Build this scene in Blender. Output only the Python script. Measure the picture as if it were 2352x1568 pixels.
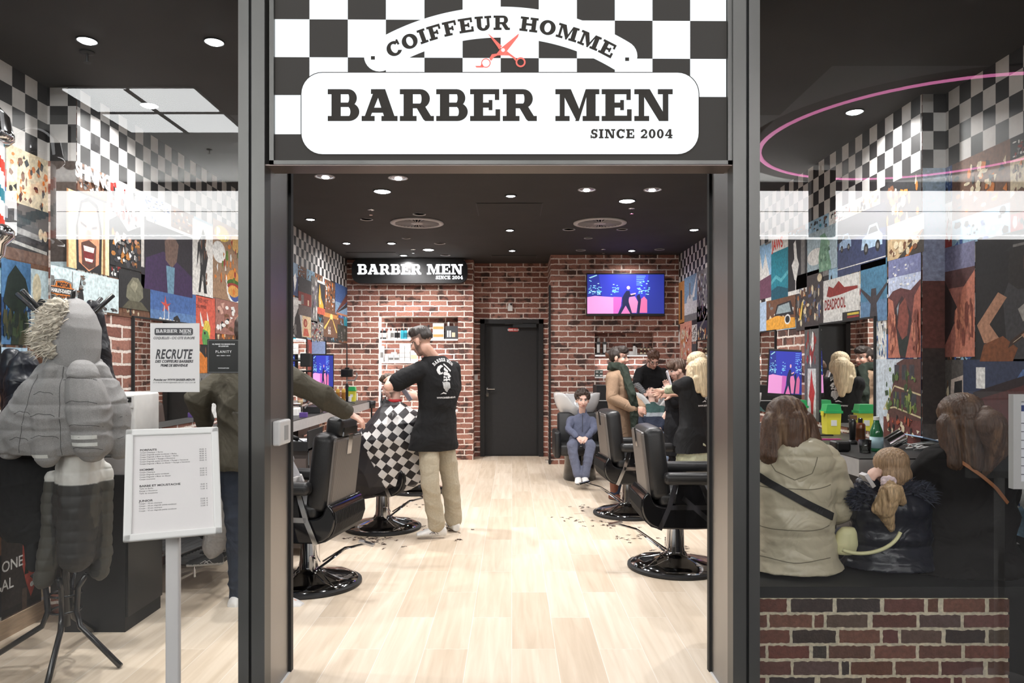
import bpy, bmesh, math, random
import numpy as np
from mathutils import Vector, Matrix, Euler
from mathutils.bvhtree import BVHTree
for o in list(bpy.data.objects): bpy.data.objects.remove(o)
SC = bpy.context.scene; COL = SC.collection
# ---------------- camera, world, exposure
F = 1680.0; CX = 1176.0; HY = 838.0; CH = 1.45
cam = bpy.data.cameras.new('camera'); co_ = bpy.data.objects.new('camera', cam); COL.objects.link(co_)
co_.location = (0, 0, CH); co_.rotation_euler = (math.pi/2, 0, 0)
cam.sensor_width = 36; cam.sensor_fit = 'HORIZONTAL'; cam.lens = 36*F/2352; cam.shift_y = (HY-784)/2352
cam.clip_start = .05; cam.clip_end = 100; SC.camera = co_
w = bpy.data.worlds.new('world'); SC.world = w; w.use_nodes = True
w.node_tree.nodes['Background'].inputs[0].default_value = (.5, .52, .55, 1)
w.node_tree.nodes['Background'].inputs[1].default_value = .12
SC.view_settings.view_transform = 'Standard'; SC.view_settings.look = 'None'
SC.view_settings.exposure = 0.0; SC.view_settings.gamma = 1.0
try: SC.view_settings.use_curve_mapping = False
except Exception: pass
def P(x, y, Y): return Vector(((x-CX)*Y/F, Y, CH+(HY-y)*Y/F))
ZC = 3.06       # salon ceiling
GY = 3.15       # plane of the shop window
# ---- large lights: a mall ceiling strip before the shop, and an added uplight behind the camera
def area(name, loc, size, power, rot=(0, 0, 0), col=(1, 1, 1), shape='DISK', sy=None, spread=180):
    l = bpy.data.lights.new(name, 'AREA'); l.energy = power; l.shape = shape; l.size = size
    if sy: l.size_y = sy
    l.color = col; l.spread = math.radians(spread)
    o = bpy.data.objects.new(name, l); COL.objects.link(o); o.location = loc; o.rotation_euler = rot
    return o
MALL_PANEL = 9.0; MALL_BAND = 10.0; K_IN = .93
area('mall_light', (0, 1.9, 4.2), 9, 60, shape='RECTANGLE', sy=.8)
area('added_uplight', (0, -4.5, 3.36), 16, 420, (math.radians(180-20), 0, 0), shape='RECTANGLE', sy=.05)  # added unseen uplight, brightens the mall ceiling mirrored in the window
# ---------------- materials
MATS = {}
def mat(name, col=(.8, .8, .8), rough=.6, metal=0, spec=.5, noise=None, nscale=20, bump=0, bscale=200, emit=None, estr=1,
        attr=False, coat=0, stretch=None, sheen=0, trans=0, fold=None):
    if name in MATS: return MATS[name]
    m = bpy.data.materials.new(name); m.use_nodes = True; MATS[name] = m
    nt = m.node_tree; b = nt.nodes['Principled BSDF']; L = nt.links
    b.inputs['Base Color'].default_value = (*col, 1); b.inputs['Roughness'].default_value = rough
    b.inputs['Metallic'].default_value = metal; b.inputs['Specular IOR Level'].default_value = spec
    b.inputs['Coat Weight'].default_value = coat; b.inputs['Sheen Weight'].default_value = sheen
    b.inputs['Transmission Weight'].default_value = trans
    tc = nt.nodes.new('ShaderNodeTexCoord'); mp = nt.nodes.new('ShaderNodeMapping'); L.new(tc.outputs['Object'], mp.inputs[0])
    if stretch: mp.inputs['Scale'].default_value = stretch
    src = None
    if attr:
        a = nt.nodes.new('ShaderNodeAttribute'); a.attribute_name = 'Col'; src = a.outputs['Color']
    if noise or attr:
        n = nt.nodes.new('ShaderNodeTexNoise'); n.inputs['Scale'].default_value = nscale; n.inputs['Detail'].default_value = 5
        L.new(mp.outputs[0], n.inputs['Vector'])
        mr = nt.nodes.new('ShaderNodeMapRange'); a = noise or 0
        mr.inputs[1].default_value = .3; mr.inputs[2].default_value = .7
        mr.inputs[3].default_value = 1-a; mr.inputs[4].default_value = 1+a
        L.new(n.outputs[0], mr.inputs[0])
        mx = nt.nodes.new('ShaderNodeVectorMath'); mx.operation = 'MULTIPLY'
        if src is not None: L.new(src, mx.inputs[0])
        else: mx.inputs[0].default_value = col
        L.new(mr.outputs[0], mx.inputs[1]); src = mx.outputs[0]
        L.new(src, b.inputs['Base Color'])
    if fold:
        n4 = nt.nodes.new('ShaderNodeTexNoise'); n4.inputs['Scale'].default_value = fold[0]; n4.inputs['Detail'].default_value = 2; n4.inputs['Distortion'].default_value = 1.6; L.new(mp.outputs[0], n4.inputs['Vector'])
        ab = nt.nodes.new('ShaderNodeMath'); ab.operation = 'SUBTRACT'; L.new(n4.outputs[0], ab.inputs[0]); ab.inputs[1].default_value = .5
        a2 = nt.nodes.new('ShaderNodeMath'); a2.operation = 'ABSOLUTE'; L.new(ab.outputs[0], a2.inputs[0])
        b4 = nt.nodes.new('ShaderNodeBump'); b4.inputs['Strength'].default_value = 1; b4.inputs['Distance'].default_value = fold[1]; L.new(a2.outputs[0], b4.inputs['Height']); L.new(b4.outputs[0], b.inputs['Normal'])
    if bump:
        n2 = nt.nodes.new('ShaderNodeTexNoise'); n2.inputs['Scale'].default_value = bscale; n2.inputs['Detail'].default_value = 4
        L.new(mp.outputs[0], n2.inputs['Vector'])
        bp = nt.nodes.new('ShaderNodeBump'); bp.inputs['Strength'].default_value = bump; bp.inputs['Distance'].default_value = .01
        L.new(n2.outputs[0], bp.inputs['Height']); L.new(bp.outputs[0], b.inputs['Normal'])
        if fold: L.new(b4.outputs[0], bp.inputs['Normal'])
    if emit is not None:
        if attr: L.new(src, b.inputs['Emission Color'])
        else: b.inputs['Emission Color'].default_value = (*emit, 1)
        b.inputs['Emission Strength'].default_value = estr
    return m
def srgb(r, g, b):
    f = lambda c: (c/255/12.92 if c/255 <= .04045 else ((c/255+.055)/1.055)**2.4)
    return (f(r), f(g), f(b))
# ---------------- tagging
def tag(o, label, cat=None, group=None, kind=None):
    if label: o['label'] = label
    if cat: o['category'] = cat
    if group: o['group'] = group
    if kind: o['kind'] = kind
    return o
def struct(o, label=None): return tag(o, label, kind='structure')
def empty(name, loc=(0, 0, 0), rz=0):
    o = bpy.data.objects.new(name, None); COL.objects.link(o); o.location = loc; o.rotation_euler = (0, 0, rz)
    o.empty_display_size = .1
    return o
# ---------------- mesh builder
class MB:
    def __init__(s): s.v = []; s.f = []; s.c = []; s.cur = (1, 1, 1); s.M = None
    def col(s, *c): s.cur = c if len(c) == 3 else c[0]; return s
    def add(s, vs, fs):
        b = len(s.v)
        if s.M is not None: vs = [s.M @ Vector(v) for v in vs]
        s.v += [tuple(v) for v in vs]
        for f in fs: s.f.append([b+i for i in f]); s.c.append(s.cur)
        return s
    def box(s, x0, x1, y0, y1, z0, z1):
        vs = [(x, y, z) for x in (x0, x1) for y in (y0, y1) for z in (z0, z1)]
        return s.add(vs, [(0, 1, 3, 2), (4, 6, 7, 5), (0, 4, 5, 1), (2, 3, 7, 6), (0, 2, 6, 4), (1, 5, 7, 3)])
    def obox(s, c, u, v, w):      # oriented box: centre and half axes
        c, u, v, w = map(Vector, (c, u, v, w)); vs = [c+a*u+b*v+d*w for a in (-1, 1) for b in (-1, 1) for d in (-1, 1)]
        return s.add(vs, [(0, 1, 3, 2), (4, 6, 7, 5), (0, 4, 5, 1), (2, 3, 7, 6), (0, 2, 6, 4), (1, 5, 7, 3)])
    def bbox(s, x0, x1, y0, y1, z0, z1, r=.02, n=3, ax=2):   # box with rounded edges (superellipsoid-like chamfer)
        bm = bmesh.new(); bmesh.ops.create_cube(bm, size=1)
        for v in bm.verts: v.co = Vector(((x0+x1)/2+v.co.x*(x1-x0), (y0+y1)/2+v.co.y*(y1-y0), (z0+z1)/2+v.co.z*(z1-z0)))
        bmesh.ops.bevel(bm, geom=list(bm.edges), offset=r, segments=n, affect='EDGES', profile=.5)
        bm.verts.index_update(); s.add([v.co.copy() for v in bm.verts], [[v.index for v in f.verts] for f in bm.faces]); bm.free(); return s
    def frustum(s, p0, p1, r0, r1, n=16, caps=True):
        p0, p1 = Vector(p0), Vector(p1); d = (p1-p0).normalized(); a = d.orthogonal().normalized(); b = d.cross(a)
        vs = []
        for p, r in ((p0, r0), (p1, r1)):
            for i in range(n):
                t = 2*math.pi*i/n; vs.append(p+(a*math.cos(t)+b*math.sin(t))*r)
        fs = [(i, (i+1) % n, n+(i+1) % n, n+i) for i in range(n)]
        if caps: fs += [tuple(range(n))[::-1], tuple(range(n, 2*n))]
        return s.add(vs, fs)
    def tube(s, pts, r, n=10, closed=False):
        pts = [Vector(p) for p in pts]; N = len(pts); vs = []; fs = []; a = None
        for i, p in enumerate(pts):
            q0 = pts[i-1] if (i or closed) else p; q1 = pts[(i+1) % N] if (i < N-1 or closed) else p
            t = (q1-q0).normalized()
            a = t.orthogonal().normalized() if a is None else (a-t*a.dot(t)).normalized()
            b = t.cross(a); rr = r[i] if isinstance(r, (list, tuple)) else r
            vs += [p+(a*math.cos(2*math.pi*k/n)+b*math.sin(2*math.pi*k/n))*rr for k in range(n)]
        for i in range(N if closed else N-1):
            j = (i+1) % N
            fs += [(i*n+k, i*n+(k+1) % n, j*n+(k+1) % n, j*n+k) for k in range(n)]
        if not closed: fs += [tuple(range(n))[::-1], tuple(range((N-1)*n, N*n))]
        return s.add(vs, fs)
    def lathe(s, prof, c=(0, 0, 0), n=32, axis='z'):
        vs = []; fs = []
        for r, z in prof:
            for k in range(n):
                t = 2*math.pi*k/n
                q = (r*math.cos(t), r*math.sin(t), z)
                if axis == 'y': q = (q[0], z, q[1])
                if axis == 'x': q = (z, q[0], q[1])
                vs.append((c[0]+q[0], c[1]+q[1], c[2]+q[2]))
        for i in range(len(prof)-1):
            fs += [(i*n+k, i*n+(k+1) % n, (i+1)*n+(k+1) % n, (i+1)*n+k) for k in range(n)]
        if prof[0][0] > 1e-5: fs.append(tuple(range(n))[::-1])
        if prof[-1][0] > 1e-5: fs.append(tuple(range((len(prof)-1)*n, len(prof)*n)))
        return s.add(vs, fs)
    def ell(s, c, r, n=16, m=10, R=None):
        c = Vector(c); vs = []; fs = []
        for i in range(m+1):
            ph = math.pi*i/m
            for k in range(n):
                t = 2*math.pi*k/n
                q = Vector((math.sin(ph)*math.cos(t)*r[0], math.sin(ph)*math.sin(t)*r[1], math.cos(ph)*r[2]))
                if R is not None: q = R @ q
                vs.append(c+q)
        for i in range(m): fs += [(i*n+k, (i+1)*n+k, (i+1)*n+(k+1) % n, i*n+(k+1) % n) for k in range(n)]
        return s.add(vs, fs)
    def prism(s, poly, o, u, v, w):  # polygon in (u,v) from origin o, extruded by vector w
        o, u, v, w = map(Vector, (o, u, v, w)); n = len(poly)
        vs = [o+u*a+v*b for a, b in poly]+[o+u*a+v*b+w for a, b in poly]
        return s.add(vs, [tuple(range(n)), tuple(range(n, 2*n))[::-1]]+[(i, n+i, n+(i+1) % n, (i+1) % n) for i in range(n)])
    def loft(s, secs, n=20):        # secs: (centre, half-width vector, half-depth vector)
        vs = []; N = len(secs)
        for c, a, b in secs:
            c, a, b = Vector(c), Vector(a), Vector(b)
            vs += [c+a*math.cos(2*math.pi*k/n)+b*math.sin(2*math.pi*k/n) for k in range(n)]
        fs = [(i*n+k, i*n+(k+1) % n, (i+1)*n+(k+1) % n, (i+1)*n+k) for i in range(N-1) for k in range(n)]
        fs += [tuple(range(n))[::-1], tuple(range((N-1)*n, N*n))]
        return s.add(vs, fs)
    def cap(s, p0, p1, r0, r1):     # round cone
        s.frustum(p0, p1, r0, r1, 14); s.ell(p0, (r0,)*3, 14, 8); s.ell(p1, (r1,)*3, 14, 8); return s
    def build(s, name, m, parent=None, smooth=False, colors=False, weld=False, sharp=None):
        me = bpy.data.meshes.new(name); me.from_pydata(s.v, [], s.f)
        if colors:
            at = me.color_attributes.new('Col', 'FLOAT_COLOR', 'CORNER'); arr = np.ones((len(me.loops), 4), 'f'); i = 0
            for f, c in zip(s.f, s.c):
                arr[i:i+len(f), :3] = c; i += len(f)
            at.data.foreach_set('color', arr.ravel())
        me.validate()
        if weld or smooth:
            bm = bmesh.new(); bm.from_mesh(me); bmesh.ops.remove_doubles(bm, verts=bm.verts, dist=1e-5)
            if weld: bmesh.ops.recalc_face_normals(bm, faces=bm.faces)
            bm.to_mesh(me); bm.free()
        if smooth:
            me.polygons.foreach_set('use_smooth', [True]*len(me.polygons))
            if sharp: me.set_sharp_from_angle(angle=math.radians(sharp))
        me.materials.append(m) if m else None
        o = bpy.data.objects.new(name, me); COL.objects.link(o)
        if parent is not None: o.parent = parent
        return o
def B(name, m, parent=None, **k):
    b = MB(); o = []
    return b
def copy_tree(o, parent=None):
    c = o.copy(); COL.objects.link(c)
    if parent is not None: c.parent = parent
    for ch in list(o.children): copy_tree(ch, c)
    return c
# ---------------- slab-serif lettering
def _ring(cx, cy, ro, po, ri, pi_, a0, a1, n=14):
    out = []
    for i in range(n):
        t0 = math.radians(a0+(a1-a0)*i/n); t1 = math.radians(a0+(a1-a0)*(i+1)/n)
        out.append([(cx+ro*math.cos(t0), cy+po*math.sin(t0)), (cx+ro*math.cos(t1), cy+po*math.sin(t1)),
                    (cx+ri*math.cos(t1), cy+pi_*math.sin(t1)), (cx+ri*math.cos(t0), cy+pi_*math.sin(t0))])
    return out
def _r(*a): return [[(a[i], a[i+1]), (a[i+2], a[i+1]), (a[i+2], a[i+3]), (a[i], a[i+3])] for i in range(0, len(a), 4)]
GL = {
 'I': (_r(.12, 0, .42, 1, 0, .84, .54, 1, 0, 0, .54, .16), .54),
 'B': (_r(.12, 0, .42, 1, 0, 0, .2, .16, 0, .84, .2, 1, .4, .84, .66, 1, .4, .44, .7, .58, .4, 0, .7, .16)+_ring(.66, .72, .28, .28, .03, .12, -90, 90)+_ring(.68, .29, .34, .29, .05, .13, -90, 90), 1.02),
 'R': (_r(.12, 0, .42, 1, 0, 0, .54, .16, 0, .84, .2, 1, .4, .84, .66, 1, .4, .4, .66, .55, .84, 0, 1.1, .16)+_ring(.66, .7, .31, .3, .04, .14, -90, 90)+[[(.5, .48), (.8, .48), (1.04, .1), (1.0, 0), (.82, 0), (.76, .05)]], 1.1),
 'A': ([[(.08, .1), (.27, .1), (.56, .8), (.56, 1), (.42, 1)], [(.44, 1), (.76, 1), (1.08, .1), (.74, .1)]]+_r(.3, .26, .85, .42, 0, 0, .42, .16, .64, 0, 1.16, .16, .3, .85, .6, 1), 1.16),
 'E': (_r(.12, 0, .42, 1, 0, 0, .2, .16, 0, .84, .2, 1, .4, .84, .94, 1, .8, .66, .94, 1, .4, .42, .66, .58, .6, .34, .72, .66, .4, 0, .97, .17, .82, 0, .97, .37), .98),
 'F': (_r(.12, 0, .42, 1, 0, 0, .56, .16, 0, .84, .2, 1, .4, .84, .92, 1, .78, .64, .92, 1, .4, .40, .62, .56, .58, .32, .7, .64), .94),
 'M': ([[(.16, 1), (.5, 1), (.78, .36), (.66, .05)], [(.64, .0), (.76, 0), (1.08, 1), (.98, 1)]]+_r(.14, .05, .3, 1, 1.0, .05, 1.3, 1, 0, .84, .4, 1, 1.0, .84, 1.42, 1, 0, 0, .46, .16, .88, 0, 1.42, .16), 1.42),
 'N': ([[(.16, 1), (.5, 1), (1.1, 0), (.8, 0)]]+_r(.14, .05, .32, 1, .92, 0, 1.1, .95, 0, .84, .4, 1, 0, 0, .48, .16, .76, .84, 1.24, 1), 1.24),
 'S': (_ring(.42, .7, .36, .31, .1, .14, 25, 270)+_ring(.42, .3, .4, .31, .1, .15, 90, -155)+_r(.66, .66, .8, 1, .0, 0, .14, .36)+_r(.3, .42, .56, .58), .84),
 'C': (_ring(.53, .5, .53, .52, .22, .33, 38, 322, 24)+_r(.84, .62, .98, 1.0), 1.0),
 'O': (_ring(.54, .5, .54, .52, .22, .33, 0, 360, 28), 1.08),
 'U': (_r(.12, .34, .42, 1, .8, .34, .98, 1, 0, .84, .56, 1, .66, .84, 1.12, 1)+_ring(.55, .36, .43, .38, .14, .2, 180, 360), 1.12),
 'H': (_r(.12, 0, .42, 1, .78, 0, 1.08, 1, .4, .42, .8, .58, 0, 0, .54, .16, 0, .84, .54, 1, .66, 0, 1.2, .16, .66, .84, 1.2, 1), 1.2),
 '2': (_ring(.4, .68, .38, .32, .12, .15, 180, -45)+[[(.48, .52), (.68, .46), (.34, .14), (.02, .12)]]+_r(.02, 0, .78, .18, .66, 0, .78, .3), .82),
 '0': (_ring(.4, .5, .4, .51, .14, .34, 0, 360, 24), .82),
 '4': (_r(.46, 0, .74, 1, 0, .24, .88, .4, .34, 0, .86, .13)+[[(.46, 1), (.6, 1), (.2, .32), (0, .32)]], .9),
 ' ': ([], .45)}
def slab(text, h, gap=.09):
    """polygons of slab-serif text of cap height h, starting at x=0; returns list of (char polygons, x0, width), total"""
    out = []; x = 0
    for ch in text:
        ps, wd = GL[ch]; out.append(([[(a*h, b*h) for a, b in p] for p in ps], x, wd*h)); x += (wd+gap)*h
    return out, x-gap*h
def slab_line(text, h, width=None, gap=.09):
    o, t = slab(text, h, gap); k = (width/t if width else 1)
    return [[((x+a)*k, b) for a, b in p] for ps, x, _ in o for p in ps]
def slab_arc(text, h, R, cx, cy, gap=.1, amax=None):
    o, t = slab(text, h, gap); k = 1
    if amax: k = amax*2*R/t
    out = []
    for ps, x, wd in o:
        ang = ((x+wd/2)-t/2)*k/R
        for p in ps:
            q = []
            for a, b in p:
                lx = (a-wd/2)*k; rr = R+b; q.append((cx+rr*math.sin(ang)+lx*math.cos(ang), cy+rr*math.cos(ang)-lx*math.sin(ang)))
            out.append(q)
    return out
# ---------------- sans text from the built-in font, as mesh polygons
def sans(text, h, bold=0, shear=0, sx=1, align='LEFT', spacing=1):
    c = bpy.data.curves.new('t', 'FONT'); c.body = text; c.size = h/.72; c.offset = bold; c.shear = shear; c.align_x = align
    c.space_character = spacing; c.resolution_u = 3
    o = bpy.data.objects.new('t', c); COL.objects.link(o); bpy.context.view_layer.update()
    me = bpy.data.meshes.new_from_object(o.evaluated_get(bpy.context.evaluated_depsgraph_get()))
    vs = [(v.co.x*sx, v.co.y) for v in me.vertices]; out = [[vs[i] for i in p.vertices] for p in me.polygons]
    bpy.data.objects.remove(o); bpy.data.curves.remove(c); bpy.data.meshes.remove(me)
    return out
def put(mb, polys, o, u, v, n, layer=1, dx=0, dy=0, eps=.0008):
    o, u, v, n = map(Vector, (o, u, v, n)); o = o+n*eps*layer
    for p in polys: mb.add([o+u*(a+dx)+v*(b+dy) for a, b in p], [tuple(range(len(p)))])
def rrect(x0, y0, x1, y1, r, n=8):
    out = []
    for cx, cy, a in ((x1-r, y1-r, 0), (x0+r, y1-r, 90), (x0+r, y0+r, 180), (x1-r, y0+r, 270)):
        for i in range(n+1):
            t = math.radians(a+90*i/n); out.append((cx+r*math.cos(t), cy+r*math.sin(t)))
    return out
def circ(cx, cy, r, n=20, ry=None): return [(cx+r*math.cos(2*math.pi*i/n), cy+(ry or r)*math.sin(2*math.pi*i/n)) for i in range(n)]
# ================= materials for the setting
def brick_mat():
    m = bpy.data.materials.new('brick_slips'); m.use_nodes = True; nt = m.node_tree; L = nt.links; b = nt.nodes['Principled BSDF']
    N = nt.nodes.new; g = N('ShaderNodeNewGeometry'); sp = N('ShaderNodeSeparateXYZ'); L.new(g.outputs['Position'], sp.inputs[0])
    ad = N('ShaderNodeMath'); ad.operation = 'ADD'; L.new(sp.outputs[0], ad.inputs[0]); L.new(sp.outputs[1], ad.inputs[1])
    cb = N('ShaderNodeCombineXYZ'); L.new(ad.outputs[0], cb.inputs[0]); L.new(sp.outputs[2], cb.inputs[1])
    nz = N('ShaderNodeTexNoise'); nz.inputs['Scale'].default_value = 14; nz.inputs['Detail'].default_value = 4; L.new(cb.outputs[0], nz.inputs['Vector'])
    sb = N('ShaderNodeVectorMath'); sb.operation = 'MULTIPLY_ADD'; L.new(nz.outputs['Color'], sb.inputs[0]); sb.inputs[1].default_value = (.022, .022, 0)
    L.new(cb.outputs[0], sb.inputs[2])
    def br(off):
        t = N('ShaderNodeTexBrick'); t.offset = .5; t.inputs['Scale'].default_value = 1
        t.inputs['Brick Width'].default_value = .262; t.inputs['Row Height'].default_value = .0815
        t.inputs['Mortar Size'].default_value = .0098; t.inputs['Mortar Smooth'].default_value = .2; t.inputs['Bias'].default_value = 0
        L.new(sb.outputs[0], t.inputs['Vector']); return t
    t = br(0); t.inputs['Color1'].default_value = (*srgb(172, 122, 106), 1); t.inputs['Color2'].default_value = (*srgb(130, 82, 71), 1)
    t.inputs['Mortar'].default_value = (*srgb(232, 218, 209), 1)
    n2 = N('ShaderNodeTexNoise'); n2.inputs['Scale'].default_value = 5.5; n2.inputs['Detail'].default_value = 3; L.new(cb.outputs[0], n2.inputs['Vector'])
    rp = N('ShaderNodeMapRange'); rp.inputs[1].default_value = .53; rp.inputs[2].default_value = .62; L.new(n2.outputs[0], rp.inputs[0])
    n3 = N('ShaderNodeTexNoise'); n3.inputs['Scale'].default_value = 60; n3.inputs['Detail'].default_value = 5; L.new(cb.outputs[0], n3.inputs['Vector'])
    inv = N('ShaderNodeMath'); inv.operation = 'SUBTRACT'; inv.inputs[0].default_value = 1; L.new(t.outputs['Fac'], inv.inputs[1])
    dk = N('ShaderNodeMath'); dk.operation = 'MULTIPLY'; L.new(rp.outputs[0], dk.inputs[0]); L.new(inv.outputs[0], dk.inputs[1])
    d8 = N('ShaderNodeMath'); d8.operation = 'MULTIPLY'; L.new(dk.outputs[0], d8.inputs[0]); d8.inputs[1].default_value = .85
    mx = N('ShaderNodeMixRGB'); L.new(d8.outputs[0], mx.inputs[0]); L.new(t.outputs['Color'], mx.inputs[1]); mx.inputs[2].default_value = (*srgb(58, 48, 45), 1)
    r3 = N('ShaderNodeMapRange'); r3.inputs[1].default_value = .3; r3.inputs[2].default_value = .7; r3.inputs[3].default_value = .75; r3.inputs[4].default_value = 1.2; L.new(n3.outputs[0], r3.inputs[0])
    ml = N('ShaderNodeVectorMath'); ml.operation = 'MULTIPLY'; L.new(mx.outputs[0], ml.inputs[0]); L.new(r3.outputs[0], ml.inputs[1])
    L.new(ml.outputs[0], b.inputs['Base Color']); b.inputs['Roughness'].default_value = .85
    hh = N('ShaderNodeMath'); hh.operation = 'MULTIPLY_ADD'; L.new(n3.outputs[0], hh.inputs[0]); hh.inputs[1].default_value = .35; L.new(inv.outputs[0], hh.inputs[2])
    bp = N('ShaderNodeBump'); bp.inputs['Strength'].default_value = .8; bp.inputs['Distance'].default_value = .008; L.new(hh.outputs[0], bp.inputs['Height']); L.new(bp.outputs[0], b.inputs['Normal'])
    return m
def floor_mat():
    m = bpy.data.materials.new('wood_look_tile'); m.use_nodes = True; nt = m.node_tree; L = nt.links; b = nt.nodes['Principled BSDF']; N = nt.nodes.new
    g = N('ShaderNodeNewGeometry'); sp = N('ShaderNodeSeparateXYZ'); L.new(g.outputs['Position'], sp.inputs[0])
    cb = N('ShaderNodeCombineXYZ'); L.new(sp.outputs[1], cb.inputs[0])
    ax = N('ShaderNodeMath'); ax.operation = 'ADD'; L.new(sp.outputs[0], ax.inputs[0]); ax.inputs[1].default_value = 10.036+.223*.0; L.new(ax.outputs[0], cb.inputs[1])
    t = N('ShaderNodeTexBrick'); t.offset = .5; t.offset_frequency = 2; t.inputs['Scale'].default_value = 1; t.inputs['Brick Width'].default_value = .934; t.inputs['Row Height'].default_value = .223
    t.inputs['Mortar Size'].default_value = .0016; t.inputs['Mortar Smooth'].default_value = .1; L.new(cb.outputs[0], t.inputs['Vector'])
    t.inputs['Color1'].default_value = (*srgb(232, 217, 198), 1); t.inputs['Color2'].default_value = (*srgb(217, 199, 177), 1); t.inputs['Mortar'].default_value = (*srgb(242, 234, 224), 1)
    # a random value per plank shifts the grain
    t2 = N('ShaderNodeTexBrick'); t2.offset = .5; t2.inputs['Scale'].default_value = 1; t2.inputs['Brick Width'].default_value = .934; t2.inputs['Row Height'].default_value = .223
    t2.inputs['Mortar Size'].default_value = 0; L.new(cb.outputs[0], t2.inputs['Vector']); t2.inputs['Color1'].default_value = (0, 0, 0, 1); t2.inputs['Color2'].default_value = (1, 1, 1, 1)
    c2 = N('ShaderNodeCombineXYZ'); s1 = N('ShaderNodeMath'); s1.operation = 'MULTIPLY'; L.new(sp.outputs[1], s1.inputs[0]); s1.inputs[1].default_value = .9
    s2 = N('ShaderNodeMath'); s2.operation = 'MULTIPLY'; L.new(sp.outputs[0], s2.inputs[0]); s2.inputs[1].default_value = 14
    L.new(s1.outputs[0], c2.inputs[0]); L.new(s2.outputs[0], c2.inputs[1]); s3 = N('ShaderNodeMath'); s3.operation = 'MULTIPLY'; L.new(t2.outputs['Color'], s3.inputs[0]); s3.inputs[1].default_value = 9; L.new(s3.outputs[0], c2.inputs[2])
    nz = N('ShaderNodeTexNoise'); nz.inputs['Scale'].default_value = 1.6; nz.inputs['Detail'].default_value = 7; nz.inputs['Distortion'].default_value = .6; L.new(c2.outputs[0], nz.inputs['Vector'])
    mr = N('ShaderNodeMapRange'); mr.inputs[1].default_value = .3; mr.inputs[2].default_value = .72; mr.inputs[3].default_value = .86; mr.inputs[4].default_value = 1.06; L.new(nz.outputs[0], mr.inputs[0])
    cc = N('ShaderNodeCombineXYZ'); p1 = N('ShaderNodeMath'); p1.operation = 'POWER'; L.new(mr.outputs[0], p1.inputs[0]); p1.inputs[1].default_value = 1.5
    L.new(mr.outputs[0], cc.inputs[0]); L.new(p1.outputs[0], cc.inputs[2]); p2 = N('ShaderNodeMath'); p2.operation = 'POWER'; L.new(mr.outputs[0], p2.inputs[0]); p2.inputs[1].default_value = 1.2; L.new(p2.outputs[0], cc.inputs[1])
    ml = N('ShaderNodeVectorMath'); ml.operation = 'MULTIPLY'; L.new(t.outputs['Color'], ml.inputs[0]); L.new(cc.outputs[0], ml.inputs[1])
    L.new(ml.outputs[0], b.inputs['Base Color']); b.inputs['Roughness'].default_value = .42; b.inputs['Specular IOR Level'].default_value = .35
    return m
def glass_mat():
    m = bpy.data.materials.new('shop_glass'); m.use_nodes = True; nt = m.node_tree; L = nt.links; N = nt.nodes.new; nt.nodes.remove(nt.nodes['Principled BSDF'])
    out = nt.nodes['Material Output']; tr = N('ShaderNodeBsdfTransparent'); tr.inputs[0].default_value = (.97, .98, .97, 1); gl = N('ShaderNodeBsdfGlossy'); gl.inputs['Roughness'].default_value = 0
    fr = N('ShaderNodeFresnel'); fr.inputs[0].default_value = 1.5; mu = N('ShaderNodeMath'); mu.operation = 'MULTIPLY'; L.new(fr.outputs[0], mu.inputs[0]); mu.inputs[1].default_value = 1.9; mu.use_clamp = True
    mx = N('ShaderNodeMixShader'); L.new(mu.outputs[0], mx.inputs[0]); L.new(tr.outputs[0], mx.inputs[1]); L.new(gl.outputs[0], mx.inputs[2]); L.new(mx.outputs[0], out.inputs[0])
    return m
BRICK = brick_mat(); FLOORM = floor_mat(); GLASS = glass_mat()
DARKC = mat('dark_ceiling_paint', (.022, .020, .019), .8, noise=.15, nscale=3)
BLACK = mat('black_lacquer', (.010, .010, .011), .35, noise=.1)
BLACKM = mat('matt_black', (.014, .014, .015), .65, noise=.15)
PRINT = mat('printed_wallpaper', rough=.6, attr=True, noise=.28, nscale=45)
FLAT = mat('painted_colours', rough=.5, attr=True, noise=.04, nscale=30)
GLOSSC = mat('glossy_colours', rough=.2, attr=True, noise=.03, nscale=30)
FRAME = mat('brushed_dark_steel', (.135, .135, .13), .42, metal=.8, noise=.22, nscale=2.2, stretch=(1, 1, .35))
REVEAL = mat('brushed_steel_reveal', (.30, .29, .28), .34, metal=.9, noise=.1, nscale=3, stretch=(1, 1, .3))
CHROME = mat('chrome', (.75, .75, .76), .08, metal=1)
WHITEP = mat('white_paint', (.78, .77, .76), .45, noise=.04)
MIRROR = mat('mirror_silver', (.88, .89, .88), .01, metal=1)
GREYL = mat('grey_laminate', (.42, .41, .41), .45, noise=.06)
WOODB = mat('beige_wood_trim', srgb(196, 172, 146), .5, noise=.2, nscale=8, stretch=(1, 1, 12))
MALLC = mat('mall_ceiling_paint', (.62, .62, .60), .8, noise=.05); MALLD = mat('mall_ceiling_grey', (.16, .15, .14), .8, noise=.05)
MALLF = mat('mall_dark_tile', (.035, .034, .032), .45, noise=.2, nscale=2)
SIGNW = mat('lit_white_acrylic', (.25, .25, .25), .5, emit=srgb(240, 247, 250), estr=.93)
BANDE = mat('lit_white_fascia', (.8, .8, .8), .5, emit=(1, 1, .99), estr=MALL_BAND)
PANELE = mat('lit_ceiling_panel', (.8, .8, .8), .5, emit=(.98, 1, 1), estr=MALL_PANEL)
LAMPE = mat('lamp_lens', (.9, .9, .9), .3, emit=(.95, .97, 1), estr=30)
PINKE = mat('pink_neon_tube', (.9, .3, .6), .4, emit=(1, .28, .6), estr=6.0)
LEDE = mat('white_led_strip', (.9, .9, .9), .4, emit=(1, .98, .96), estr=3.0)
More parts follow.
